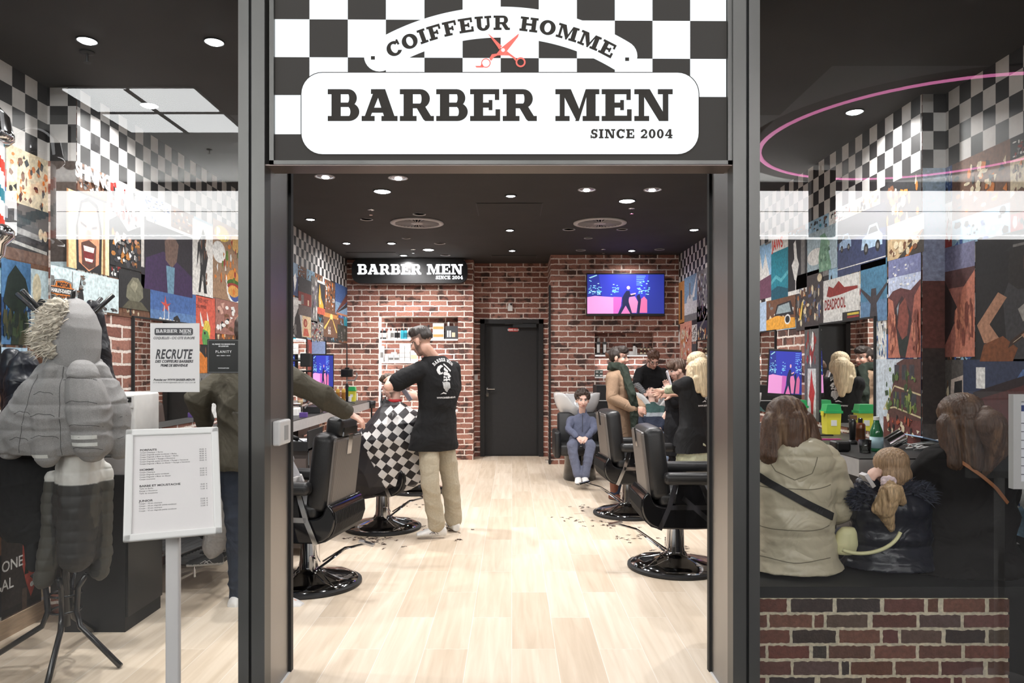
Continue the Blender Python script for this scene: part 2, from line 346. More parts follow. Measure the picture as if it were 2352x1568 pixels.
SIGND = mat('sign_dark_print', (.002, .002, .002), .9, spec=.05, emit=srgb(64, 61, 58), estr=1)
# ================= salon shell
def plane_box(name, m, x0, x1, y0, y1, z0, z1): return struct(MB().box(x0, x1, y0, y1, z0, z1).build(name, m))
plane_box('floor', FLOORM, -2.9, 2.75, 3.02, 12.0, -.08, 0)
plane_box('ceiling', DARKC, -2.9, 2.75, 3.2, 12.0, ZC, ZC+.1)
wl = MB().box(-2.9, -2.70, 3.1, 4.25, 0, ZC).build('wall_left', WHITEP); struct(wl)
wl2 = MB().box(-2.9, -2.53, 4.25, 11.9, 0, ZC).build('wall_left_main', BRICK, wl)
wr = MB().box(2.58, 2.8, 3.1, 4.35, 0, ZC).build('wall_right', WHITEP); struct(wr)
wr2 = MB().box(2.44, 2.8, 4.35, 11.9, 0, ZC).build('wall_right_main', BRICK, wr)
# back wall: left block with a niche, recessed middle with the door, right block with a niche
wb = MB()
NLx0, NLx1, NLz0, NLz1 = P(870, 0, 11.2).x, P(1052, 0, 11.2).x, P(0, 945, 11.2).z, P(0, 727, 11.2).z
NRx0, NRx1, NRz0, NRz1 = P(1366, 0, 10.7).x, P(1501, 0, 10.7).x, P(0, 868, 10.7).z, P(0, 764, 10.7).z
XL1, XR0 = P(1087, 0, 11.2).x, P(1265, 0, 10.7).x
def niche_block(mb, x0, x1, y, nx0, nx1, nz0, nz1, d, yb):
    mb.box(x0, nx0, y, yb, 0, ZC); mb.box(nx1, x1, y, yb, 0, ZC); mb.box(nx0, nx1, y, yb, 0, nz0); mb.box(nx0, nx1, y, yb, nz1, ZC); mb.box(nx0, nx1, y+d, yb, nz0, nz1)
niche_block(wb, -2.53, XL1, 11.2, NLx0, NLx1, NLz0, NLz1, .17, 11.9)
niche_block(wb, XR0, 2.44, 10.7, NRx0, NRx1, NRz0, NRz1, .17, 11.9)
DX0, DX1, DZ = P(1103, 0, 11.6).x, P(1248, 0, 11.6).x, P(0, 733, 11.6).z
wb.box(XL1, DX0, 11.6, 11.9, 0, ZC); wb.box(DX1, XR0, 11.6, 11.9, 0, ZC); wb.box(DX0, DX1, 11.6, 11.9, DZ, ZC)
wbk = struct(wb.build('wall_back', BRICK))
# niche shelves with led strips
def shelf(x0, x1, y, z, label):
    s = MB().box(x0, x1, y+.005, y+.16, z-.012, z+.006).build('niche_shelf', WHITEP); tag(s, label, 'shelf', 'white niche shelves')
    MB().box(x0+.01, x1-.01, y+.012, y+.022, z-.018, z-.0125).build('led_strip', LEDE, s)
    area('led_light', ((x0+x1)/2, y+.03, z-.03), x1-x0, 3.4*K_IN, (0, 0, 0), shape='RECTANGLE', sy=.03)
    return s
ZS1, ZS2, ZS3 = P(0, 779, 11.2).z, P(0, 831, 11.2).z, P(0, 942, 11.2).z
shelf(NLx0, NLx1, 11.2, ZS1, 'upper white lit shelf in the brick niche behind the standing barber')
shelf(NLx0, NLx1, 11.2, ZS2, 'lower white lit shelf with pale boxes in the brick niche')
shelf(NLx0, NLx1, 11.2, ZS3, 'bottom white shelf of the left brick niche holding dark bottles')
ZR1 = P(0, 815, 10.7).z; shelf(NRx0, NRx1, 10.7, ZR1, 'white lit shelf in the right brick niche below the television')
shelf(NRx0, NRx1, 10.7, P(0, 866, 10.7).z, 'lowest white shelf of the right niche behind the woman in camel coat')
st = MB().box(NLx0+.001, NLx0+.012, 11.21, 11.36, NLz0+.01, NLz1-.01).build('light_strip', LEDE); tag(st, 'vertical white light strip down the left edge of the brick niche', 'light strip')
# back door
d = MB().box(DX0, DX1, 11.66, 11.72, 0, DZ).build('door_1', BLACKM); struct(d)
fr = MB(); fr.box(DX0, DX0+.07, 11.58, 11.68, 0, DZ); fr.box(DX1-.07, DX1, 11.58, 11.68, 0, DZ); fr.box(DX0, DX1, 11.58, 11.68, DZ-.07, DZ); fr.build('door_frame', BLACKM, d)
MB().box(DX0+.1, DX1-.1, 11.65, 11.66, .02, DZ-.1).build('door_leaf', BLACKM, d)
hz = P(0, 893, 11.6).z; hx = P(1119, 0, 11.6).x
hb = MB(); hb.tube([(hx, 11.65, hz), (hx, 11.6, hz), (hx+.12, 11.6, hz)], .01); hb.box(hx-.02, hx+.02, 11.64, 11.655, hz-.12, hz+.03); hb.build('door_handle', CHROME, d)
MB().lathe([(.0, 0), (.026, 0), (.026, -.012), (0, -.012)], (hx, 11.645, hz-.085), axis='y').build('lock_plate', CHROME, d)
cl = MB(); cl.box(P(1178, 0, 11.6).x, P(1232, 0, 11.6).x, 11.58, 11.65, P(0, 752, 11.6).z, P(0, 742, 11.6).z); cl.tube([P(1160, 744, 11.57), P(1200, 742, 11.57)], .008); cl.build('door_closer', BLACK, d)
sg = MB(); sg.col(srgb(190, 60, 55)); a, b_ = P(1168, 761, 11.64), P(1190, 753, 11.64); sg.box(a.x, b_.x, 11.640, 11.645, a.z, b_.z)
sg.col(.9, .85, .85); put(sg, sans('SANS ISSUE', .026, .001, align='CENTER'), ((a.x+b_.x)/2, 11.640, (a.z+b_.z)/2-.013), (1, 0, 0), (0, 0, 1), (0, -1, 0), 1)
o = sg.build('door_sign', FLAT, d, colors=True); o['label'] = 'small red sign on the black door'
# corner trims beside the alcove
t = struct(MB().box(XR0-.03, XR0, 10.68, 10.72, 0, P(0, 655, 10.7).z).build('trim_1', BLACKM))
# baseboard on the near left wall
bb = struct(MB().box(-2.70, -2.685, 3.2, 4.25, 0, .10).build('baseboard_left', WOODB))
# ================= shop front
XLo, XLi = P(553, 0, GY).x, P(613, 0, GY).x      # left frame from outside to the opening
XRi, XRo = P(1679, 0, GY).x, P(1740, 0, GY).x
GAPL, GAPR = P(580, 0, GY).x, P(1712, 0, GY).x
TOPZ = 3.35
def upright(name, x0, x1, gap, lx, rx, side):
    m = MB(); m.box(x0, gap-.006, GY-.03, GY+.05, 0, TOPZ); m.box(gap+.006, x1, GY-.03, GY+.05, 0, TOPZ)
    o = struct(m.build(name, FRAME)); MB().box(gap-.006, gap+.006, GY-.015, GY+.03, 0, TOPZ).build('joint', BLACKM, o)
    r = MB(); r.box(lx, rx, GY+.05, 3.455, 0, TOPZ); r.build('reveal', REVEAL, o)
    e = MB(); xx = rx if side < 0 else lx; e.box(xx-.012 if side > 0 else xx-.002, xx+.002 if side > 0 else xx+.012, 3.455, 3.49, 0, 2.35+.3); e.build('edge_profile', BLACKM, o); return o
upright('door_2', XLo, XLi, GAPL, XLo+.02, XLi, -1)
upright('door_3', XRi, XRo, GAPR, XRi, XRo-.02, 1)
for i, (x0, x1) in enumerate(((-2.75, XLo), (XRo, 2.62))):
    g = MB().box(x0, x1, GY, GY+.002, 0.0, TOPZ).build('window_%d' % (i+1), GLASS); g.data.materials[0] = GLASS; struct(g)
    # one thin sheet only
    me = g.data; me.clear_geometry(); me.from_pydata([(x0, GY, 0), (x1, GY, 0), (x1, GY, TOPZ), (x0, GY, TOPZ)], [], [(0, 1, 2, 3)])
# header box behind the sign, soffit
SZ0 = P(0, 381, GY).z
h = struct(MB().box(XLi, XRi, 3.20, 3.262, SZ0+.002, TOPZ).build('trim_2', FRAME))
MB().box(XLi, XRi, 3.13, 3.262, SZ0-.004, SZ0+.002).build('soffit_plate', mat('soffit_steel', (.16, .13, .12), .4, metal=.7), h)
# white threshold strips of the door rails
for i, (xa, s) in enumerate(((XLi, 1), (XRi, -1))):
    t = MB().box(min(xa, xa+s*.01), max(xa, xa+s*.01), 3.0, 3.45, 0, .004).build('trim_%d' % (3+i), WHITEP); struct(t)
# mall bulkhead above the shop front, mall room
plane_box('wall_front', FRAME, -9, 9, GY+.05, GY+.2, TOPZ, 4.25) if False else None
struct(MB().box(-9, 9, GY-.02, GY+.1, TOPZ, 4.3).build('wall_front', FRAME))
struct(MB().box(-9, -2.75, GY-.02, GY+.1, 0, TOPZ).build('wall_front_left', FRAME)); struct(MB().box(2.62, 9, GY-.02, GY+.1, 0, TOPZ).build('wall_front_right', FRAME))
plane_box('floor_mall', MALLF, -9, 9, -6, 3.02, -.08, -.002)
tl = MB()
for i in range(-14, 15): tl.box(i*.6-.002, i*.6+.002, -6, 3.0, -.002, -.0012)
for i in range(15): tl.box(-9, 9, -6+i*.6, -6+i*.6+.004, -.002, -.0012)
# mall ceiling with the round recess
RX, RY, RR = 5.15, 6.3-9.0, 2.0
MZ = 4.25
def ceil_with_hole(mb, x0, x1, y0, y1, cx, cy, r, z, n=64):
    ring = [(cx+r*math.cos(2*math.pi*i/n), cy+r*math.sin(2*math.pi*i/n), z) for i in range(n)]
    out = []
    for i in range(n):
        t = 2*math.pi*i/n; c, s = math.cos(t), math.sin(t); k = min((x1-cx)/c if c > 1e-9 else 1e9, (x0-cx)/c if c < -1e-9 else 1e9, (y1-cy)/s if s > 1e-9 else 1e9, (y0-cy)/s if s < -1e-9 else 1e9)
        out.append((cx+c*k, cy+s*k, z))
    mb.add(ring+out, [(i, (i+1) % n, n+(i+1) % n, n+i) for i in range(n)])
cm = MB(); ceil_with_hole(cm, 3.0, 9, -6, -.55, RX, RY, RR+.25, MZ); cm.box(-9, 3.0, -6, -1.9, MZ, MZ+.05)
struct(cm.build('ceiling_mall', MALLC))
cm = MB(); cm.box(-9, 3.0, -1.9, GY, MZ, MZ+.05); cm.box(3.0, 9, -.55, GY, MZ, MZ+.05); struct(cm.build('ceiling_mall_dark', MALLD))
rc = MB(); rc.lathe([(RR+.25, MZ+.001), (RR+.25, MZ+.1), (RR+.04, MZ+.1), (RR+.04, MZ+.22), (0, MZ+.22)], (RX, RY, 0), 64); struct(rc.build('ceiling_mall_recess', MALLD))
ng = MB(); ng.tube([(RX+RR*math.cos(t*math.pi/36), RY+RR*math.sin(t*math.pi/36), MZ+.02) for t in range(72)], .04, 8, closed=True)
tag(ng.build('neon_ring', PINKE), 'pink neon ring in the round mall ceiling recess reflected in the right window', 'neon light')
lp = empty('ceiling_light_panel'); tag(lp, 'four-pane white lit ceiling panel reflected in the left window', 'light panel')
for a0, a1 in ((-4.55, -3.91), (-3.87, -3.22)):
    for b0, b1 in ((6.3-7.40, 6.3-8.04), (6.3-8.08, 6.3-8.75)): MB().box(a0, a1, min(b0, b1), max(b0, b1), MZ-.02, MZ-.005).build('diffuser', PANELE, lp)
pf_ = MB().box(-4.6, -3.17, 6.3-8.8, 6.3-7.35, MZ-.004, MZ-.001); pf_.box(-3.915, -3.865, 6.3-8.78, 6.3-7.37, MZ-.03, MZ-.021); pf_.box(-4.58, -3.19, 6.3-8.085, 6.3-8.035, MZ-.03, MZ-.021); pf_.build('panel_frame', BLACKM, lp)
struct(MB().box(-9, 9, -5.1, -4.95, 0, 3.38).build('wall_opposite', mat('opposite_shopfront', (.05, .045, .04), .6, noise=.4, nscale=2)))
struct(MB().box(-9, 9, -5.1, -4.9, 4.12, MZ+.02).build('trim_5', BLACKM))
fb = MB().box(-9, 9, -5.08, -4.93, 3.38, 4.12).build('lit_fascia', BANDE); tag(fb, 'long white lit fascia band of the shop opposite reflected across both windows', 'fascia')
MB().box(-9, 9, -4.94, -4.92, 3.80, 3.806).build('joint_line', BLACKM, fb)
struct(MB().box(-9.1, -9, -6, GY, 0, MZ).build('wall_mall_left', MALLD)); struct(MB().box(9, 9.1, -6, GY, 0, MZ).build('wall_mall_right', MALLD))
# dark things hanging in the mall that show as dark spots in the reflections
hs = MB(); a = P(1857, 395, 10.3); c = P(1912, 545, 10.3); hs.box(a.x, c.x, 6.3-10.3, 6.3-10.2, c.z, a.z); hs.box((a.x+c.x)/2-.01, (a.x+c.x)/2+.01, -4, -3.98, a.z, MZ)
tag(hs.build('hanging_sign', BLACKM), 'dark panel hanging from the mall ceiling reflected in the right window', 'hanging sign')
for (x, y, Y, r) in ((160, 379, 8.6, .07), (215, 340, 8.2, .06)):
    q = P(x, y, Y); q.y = 6.3-Y; b = MB().ell(q, (r, r, r*.8)); b.frustum(q, (q.x, q.y, MZ), .014, .014, 8)
    tag(b.build('spotlight_head', BLACKM, smooth=True), 'black round ceiling spotlight reflected %s the light panel' % ('left below' if x < 200 else 'just below'), 'spotlight')
# ================= downlights and other ceiling fittings
def lamp_at(x, y, kind, label, power=0, D=None, aim=None, z=ZC, Hh=None):
    Y = F*(z-CH)/(HY-y); X = (x-CX)*Y/F
    return fitting(X, Y, kind, label, power, D, aim, z)
def fitting(X, Y, kind, label, power=0, D=.15, aim=None, z=ZC):
    e = empty('downlight', (X, Y, z)); tag(e, label, 'ceiling light', 'recessed ceiling lights'); r = D/2
    if kind == 'flush':
        MB().lathe([(r, 0), (r, -.006), (r*1.12, -.008), (r*1.14, 0)], n=32).build('trim_ring', WHITEP if False else BLACKM, e, smooth=True)
        MB().lathe([(r, -.004), (r*.7, -.012), (0, -.014)], n=32).build('lens', LAMPE, e, smooth=True)
    elif kind == 'gimbal':
        MB().lathe([(r*.8, .02), (r*.8, -.002), (r*1.0, -.006), (r*1.02, 0)], n=32).build('trim_ring', mat('grey_ring', (.35, .34, .35), .4), e, smooth=True)
        MB().lathe([(r*.78, .0), (r*.7, -.001), (0, -.001)], n=32).build('reflector', mat('dim_reflector', (.3, .3, .31), .25, metal=.6), e, smooth=True)
        MB().lathe([(r*.38, -.002), (r*.3, -.01), (0, -.012)], (0, r*.3, 0), n=20).build('lens', LAMPE, e, smooth=True)
    elif kind == 'small':
        MB().lathe([(r, 0), (r, -.008), (r*1.35, -.01), (r*1.4, 0)], n=28).build('trim_ring', BLACKM, e, smooth=True)
        MB().lathe([(r, -.006), (r*.6, -.012), (0, -.013)], n=28).build('lens', LAMPE, e, smooth=True)
    elif kind == 'off':
        MB().lathe([(r*.78, .004), (r*.8, -.002), (r, -.008), (r*1.02, 0)], n=32).build('trim_ring', mat('grey_ring2', (.30, .29, .29), .4), e, smooth=True)
        MB().lathe([(r*.78, -.001), (0, -.001)], n=32).build('reflector', mat('dark_reflector', (.10, .10, .105), .3, metal=.4), e, smooth=True)
    if power:
        l = area('lamp', (0, 0, -.03), max(.05, r*1.2), power*K_IN, (0, 0, 0), (1, .975, .955), spread=150)
        l.parent = e
        if aim: l.rotation_euler = aim
    return e
R = math.radians
lamp_at(878, 439, 'flush', 'brightest round ceiling light left of centre above the aisle', 32, .15)
lamp_at(1440, 461, 'flush', 'brightest round ceiling light right of centre above the aisle', 40, .15)
lamp_at(984, 573, 'flush', 'bright round ceiling light just right of the hanging black logo sign', 27, .15)
lamp_at(343, 241, 'flush', 'round ceiling light seen over the lit panel in the left window', 19, .10)
lamp_at(1963, 256, 'flush', 'round ceiling light inside the pink ring in the right window', 19, .10)
lamp_at(746, 405, 'gimbal', 'swivel ceiling light nearest the left door jamb', 10, .17)
lamp_at(914, 408, 'gimbal', 'swivel ceiling light above the brightest left lamp', 10, .17)
lamp_at(1348, 435, 'gimbal', 'swivel ceiling light left of the brightest right lamp', 8, .165)
lamp_at(1499, 435, 'gimbal', 'swivel ceiling light right of the brightest right lamp', 8, .165)
lamp_at(713, 503, 'small', 'small ceiling light beside the checkered band on the left', 8, .09)
lamp_at(1173, 449, 'small', 'first small centre ceiling light from the entrance', 6, .085)
lamp_at(1171, 528, 'small', 'second small centre ceiling light from the entrance', 6, .085)
lamp_at(1176, 575, 'small', 'last small centre ceiling light before the alcove', 5, .085)
lamp_at(796, 558, 'small', 'small ceiling light above the left end of the hanging logo sign', 6, .09)
lamp_at(899, 558, 'small', 'small ceiling light over the middle of the logo sign', 20, .1, (R(18), 0, 0))
lamp_at(927, 586, 'small', 'small ceiling light closest to the brick wall above the logo sign', 12, .1, (R(10), 0, 0))
lamp_at(1594, 527, 'small', 'small ceiling light beside the checkered band on the right', 8, .1)
lamp_at(1451, 575, 'small', 'small ceiling light in front of the television wall', 9, .09, (0, 0, 0))
lamp_at(963, 491, 'off', 'unlit ceiling ring just above the left round vent', 0, .14)
lamp_at(842, 503, 'off', 'unlit ceiling spot left of the left round vent', 0, .14)
lamp_at(1010, 558, 'off', 'unlit ceiling ring above the bright lamp near the logo sign', 0, .15)
lamp_at(1023, 585, 'off', 'unlit ceiling ring closest to the wall beside the bright lamp', 0, .15)
lamp_at(1307, 526, 'off', 'unlit ceiling ring left below the right round vent', 0, .15)
lamp_at(1429, 526, 'off', 'unlit ceiling ring right below the right round vent', 0, .13)
lamp_at(1334, 574, 'off', 'dim ceiling spot above the left end of the television wall', 0, .14)
lamp_at(1515, 572, 'off', 'dim ceiling spot above the right end of the television wall', 0, .14)
lamp_at(933, 546, 'off', 'small grey disc on the ceiling behind the left vent', 0, .11)
lamp_at(1351, 546, 'off', 'small dark disc on the ceiling behind the right vent', 0, .11)
# lamps nearer the entrance, hidden by the sign
for X, Y in ((-.1, 4.5), (-1.3, 4.9), (1.3, 4.9), (0.1, 6.0)):
    fitting(X, Y, 'flush', 'round ceiling light near the entrance behind the shop sign', 10.5, .15)
for (x, y) in ((200, 92), (492, 95)): lamp_at(x, y, 'flush', '%s of the two round ceiling lights high in the left window' % ('left' if x < 300 else 'right'), 15, .088)
def vent(x, y, label):
    Y = F*(ZC-CH)/(HY-y); e = empty('ceiling_vent', ((x-CX)*Y/F, Y, ZC)); tag(e, label, 'vent', 'round ceiling vents')
    m = mat('vent_grey', (.45, .42, .42), .5)
    MB().lathe([(.30, 0), (.30, -.012), (.26, -.02), (.245, -.012), (.245, .01)], n=48).build('outer_ring', m, e, smooth=True)
    MB().lathe([(.24, -.0005), (0, -.0005)], n=40).build('backing', BLACKM, e)
    f = MB()
    for k in range(32):
        t = 2*math.pi*k/32; c, s = math.cos(t), math.sin(t)
        f.obox((c*.155, s*.155, -.009), (c*.09, s*.09, 0), (-s*.0025, c*.0025, 0), (0, 0, .006))
    f.build('blades', m, e); MB().lathe([(.07, -.004), (.07, -.014), (0, -.016)], n=24).build('hub', m, e, smooth=True)
vent(958, 511, 'left of the two large round slotted ceiling vents'); vent(1378, 511, 'right of the two large round slotted ceiling vents')
def sprinkler(x, y, label, z=ZC, mir=False, m=None):
    Y = F*(z-CH)/(HY-y); X = (x-CX)*Y/F; Y = 6.3-Y if mir else Y; e = empty('sprinkler', (X, Y, z)); tag(e, label, 'sprinkler', 'ceiling sprinklers'); m = m or CHROME
    MB().lathe([(.035, 0), (.033, -.008), (.012, -.01)], n=20).build('rose', m, e, smooth=True)
    b = MB(); b.frustum((0, 0, 0), (0, 0, -.055), .006, .005, 8); b.lathe([(.018, -.055), (.018, -.058)], n=16); b.build('head', m, e)
for x, y, l in ((852, 481, 'sprinkler left of the left round vent'), (949, 572, 'sprinkler above the hanging logo sign'), (1451, 478, 'sprinkler just behind the brightest right lamp'), (1386, 572, 'sprinkler in front of the television wall')): sprinkler(x, y, 'small metal '+l)
sprinkler(200, 119, 'dark sprinkler below the upper left ceiling light in the left window', m=BLACKM); sprinkler(481, 343, 'sprinkler reflected below the light panel near the left frame', MZ, True, BLACKM)
# access hatches in the salon ceiling
for (x0, x1, y0, y1, l) in ((1098, 1242, 466, 495, 'flush dark access hatch in the middle of the ceiling'), (805, 915, 579, 592, 'dark access hatch above the hanging logo sign'), (1130, 1232, 586, 592, 'narrow slot vent above the alcove door')):
    Ya, Yb = F*(ZC-CH)/(HY-y1), F*(ZC-CH)/(HY-y0); Ya, Yb = min(Ya, Yb), max(Ya, Yb); Yb = min(Yb, 11.1); Ym = (Ya+Yb)/2; xa, xb = (x0-CX)*Ym/F, (x1-CX)*Ym/F
    h = MB().box(xa, xb, Ya, Yb, ZC-.006, ZC).build('ceiling_hatch', DARKC); tag(h, l, 'hatch')
    e = MB(); [e.box(*q) for q in ((xa-.012, xa, Ya, Yb, ZC-.002, ZC), (xb, xb+.012, Ya, Yb, ZC-.002, ZC), (xa-.012, xb+.012, Ya-.012, Ya, ZC-.002, ZC), (xa-.012, xb+.012, Yb, Yb+.012, ZC-.002, ZC))]; e.build('hatch_rim', BLACKM, h)
# ================= the big lit sign
def S(x, y): return ((x-CX)*GY/F, CH+(HY-y)*GY/F)
k = GY/F
sign = empty('shop_sign', (0, 0, 0)); tag(sign, 'large lit checkered barber shop sign above the open doorway', 'sign')
SX0, SX1 = S(622, 0)[0], S(1679, 0)[0]
MB().box(SX0, SX1, GY, GY+.05, SZ0, 3.2).build('backing', mat('sign_grey_print', (.012, .012, .012), .7, spec=.2, emit=srgb(62, 59, 56), estr=.9), sign)
f = MB(); x0i, x1i, z0i = S(632, 0)[0], S(1669, 0)[0], S(0, 371)[1]
f.box(SX0, x0i, GY-.02, GY+.02, SZ0, 3.2); f.box(x1i, SX1, GY-.02, GY+.02, SZ0, 3.2); f.box(SX0, SX1, GY-.02, GY+.02, SZ0, z0i); f.build('frame', FRAME, sign)
xs = [631, 711, 799, 886.5, 975, 1062.6, 1150, 1237.4, 1325, 1412, 1498.5, 1585, 1667.5]; ys = [-44, 44.4, 131.4, 218.6, 308.4]
cb = MB(); yy = lambda r, x: ys[r]+(x-631)/1036*4.4*(1 if r else 1)
for r in range(4):
    for c_ in range(12):
        if (r+c_) % 2 == 1 and not (r == 3):
            q = [(xs[c_], yy(r, xs[c_])), (xs[c_+1], yy(r, xs[c_+1])), (xs[c_+1], yy(r+1, xs[c_+1])), (xs[c_], yy(r+1, xs[c_]))]
            cb.add([(S(*p)[0], GY-.0015, S(*p)[1]) for p in q], [(0, 1, 2, 3)])
q = [(631, 218.6), (711, 218.6), (711, 308.4), (631, 308.4)]; cb.add([(S(*p)[0], GY-.0015, S(*p)[1]) for p in q], [(0, 1, 2, 3)])
cb.build('white_checks', SIGNW, sign)
# arched banner: annulus with round ends
ac = (1150, 587); Ro, Ri = 571, 500; am = R(31.3)
ab = MB(); n = 48
def arcp(t, r): x, y = ac[0]+r*math.sin(t), ac[1]-r*math.cos(t); return (S(x, y)[0], GY-.003, S(x, y)[1])
for i in range(n):
    t0, t1 = -am+2*am*i/n, -am+2*am*(i+1)/n; ab.add([arcp(t0, Ri), arcp(t1, Ri), arcp(t1, Ro), arcp(t0, Ro)], [(0, 1, 2, 3)])
for s in (-1, 1):
    x, y = ac[0]+535.5*math.sin(s*am), ac[1]-535.5*math.cos(am); ab.add([(S(a, b)[0], GY-.0031, S(a, b)[1]) for a, b in circ(x, y, 35.5, 28)], [tuple(range(28))])
ab.build('arched_banner', SIGNW, sign)
at = MB()
at2 = MB()
for p in slab_arc('COIFFEUR HOMME', 33, 517, 0, 0, .09, amax=R(29.2)): (at if p[0][0] < 28 else at2).add([(S(ac[0]+a, ac[1]-b)[0], GY-.005, S(ac[0]+a, ac[1]-b)[1]) for a, b in p], [tuple(range(len(p)))])
at.build('arched_word', SIGND, sign); at2.build('arched_word', SIGND, sign)
for x, y in ((857, 134), (1440, 137)): MB().add([(S(x+a, y+b)[0], GY-.005, S(x+a, y+b)[1]) for a, b in ((-4.5, -4), (4.5, -4), (4.5, 4), (-4.5, 4))], [(0, 1, 2, 3)]).build('dot', SIGND, sign)
ol = MB(); q = rrect(691.5, 166.5, 1605.5, 356.5, 50); ol.add([(S(a, b)[0], GY-.006, S(a, b)[1]) for a, b in q], [tuple(range(len(q)))]); ol.build('panel_outline', SIGND, sign)
pn = MB(); q = rrect(693.5, 168.5, 1603.5, 355, 48.5); pn.add([(S(a, b)[0], GY-.0075, S(a, b)[1]) for a, b in q], [tuple(range(len(q)))]); pn.build('name_panel', SIGNW, sign)
lt = MB()
def sign_line(text, x0, x1, yb, h, gap=.075):
    for p in slab_line(text, h, x1-x0, gap): lt.add([(S(x0+a, yb-b)[0], GY-.009, S(x0+a, yb-b)[1]) for a, b in p], [tuple(range(len(p)))])
sign_line('BARBER MEN', 754, 1544, 279.5, 73); lt.build('lettering', SIGND, sign); lt = MB(); sign_line('SINCE 2004', 1356, 1544, 319, 21, .14); lt.build('small_lettering', SIGND, sign)
sc = MB(); s0 = 220/2352
def sp(pts): return [(S(1040+a*s0, 60+b*s0)[0], GY-.0105, S(1040+a*s0, 60+b*s0)[1]) for a, b in pts]
for pts in ([(860, 205), (980, 300), (1210, 520), (1140, 600), (1090, 520)], [(1625, 205), (1600, 290), (1250, 740), (1100, 745), (1010, 790), (940, 880), (900, 820), (960, 715), (1080, 700), (1190, 560)],
            [(1330, 640), (1550, 810), (1560, 900), (1470, 800), (1380, 745), (1250, 740)], [(555, 1000), (680, 1000), (720, 930), (760, 1040), (580, 1040)]): q = sp(pts); sc.add(q, [tuple(range(len(q)))])
for cx, cy, ro, ri in ((815, 930, 115, 92), (1665, 910, 122, 82)):
    for p in _ring(cx, cy, ro, ro, ri, ri, 0, 360, 28): sc.add(sp(p), [(0, 1, 2, 3)])
sc.build('red_scissors', mat('red_acrylic', srgb(205, 90, 80), .5, emit=srgb(214, 92, 80), estr=.75), sign)
sc2 = MB(); q = [(a, b-.001, c_) for a, b, c_ in sp(circ(1235, 615, 45))]; sc2.add(q, [tuple(range(len(q)))]); sc2.build('scissor_screw', SIGNW, sign)
area('sign_glow', (.05, GY-.12, 2.7), 2, 0.6, (R(90), 0, 0), shape='RECTANGLE', sy=.5) if False else None
# ================= checkered bands
WHT, BLK = (.62, .60, .585), (.018, .017, .018)
def checks(wall, name, fn, cells, z1, rows, s, off=0):
    """cells: list of (a, b, parity) along the wall; fn(a, z, e) -> point on the wall e metres in front"""
    m = MB()
    for a, b, p in cells:
        for r in range(rows):
            m.cur = WHT if (r+p) % 2 == 0 else BLK
            m.add([fn(a, z1-r*s, .002), fn(b, z1-r*s, .002), fn(b, z1-(r+1)*s, .002), fn(a, z1-(r+1)*s, .002)], [(0, 1, 2, 3)])
    return m.build(name, FLAT, wall, colors=True)
L1 = lambda a, z, e: (-2.53+e, a, z); L0 = lambda a, z, e: (-2.70+e, a, z); LF = lambda a, z, e: (a, 4.25-e, z)
R1 = lambda a, z, e: (2.44-e, a, z); R0 = lambda a, z, e: (2.58-e, a, z); RF = lambda a, z, e: (a, 4.35-e, z)
SL, SR = .1065, .11
cells = [(4.252, 4.283, 1)]+[(4.283+.1045*k, min(4.283+.1045*(k+1), 11.2), k % 2) for k in range(67) if 4.283+.1045*k < 11.2]
checks(wl, 'checkered_band', L1, cells, ZC, 4, SL)
checks(wl, 'checkered_band', LF, [(-2.70, -2.684, 1), (-2.684, -2.58, 0), (-2.58, -2.53, 1)], ZC, 4, SL)
checks(wl, 'checkered_band', L0, [(4.158-.105*k-.0, min(4.25, 4.158-.105*(k-1)), 1-(k % 2)) for k in range(0, 10)], ZC, 4, SL)
cells = [(4.352, 4.367, 0)]+[(4.367+.1035*k, min(4.367+.1035*(k+1), 10.7), (k+1) % 2) for k in range(62) if 4.367+.1035*k < 10.7]
checks(wr, 'checkered_band', R1, cells, ZC, 4, SR)
checks(wr, 'checkered_band', RF, [(2.44, 2.505, 0), (2.505, 2.58, 1)], ZC, 4, SR)
checks(wr, 'checkered_band', R0, [(4.319, 4.35, 1)]+[(4.319-.105*(k+1), 4.319-.105*k, k % 2) for k in range(11)], ZC, 4, SR)
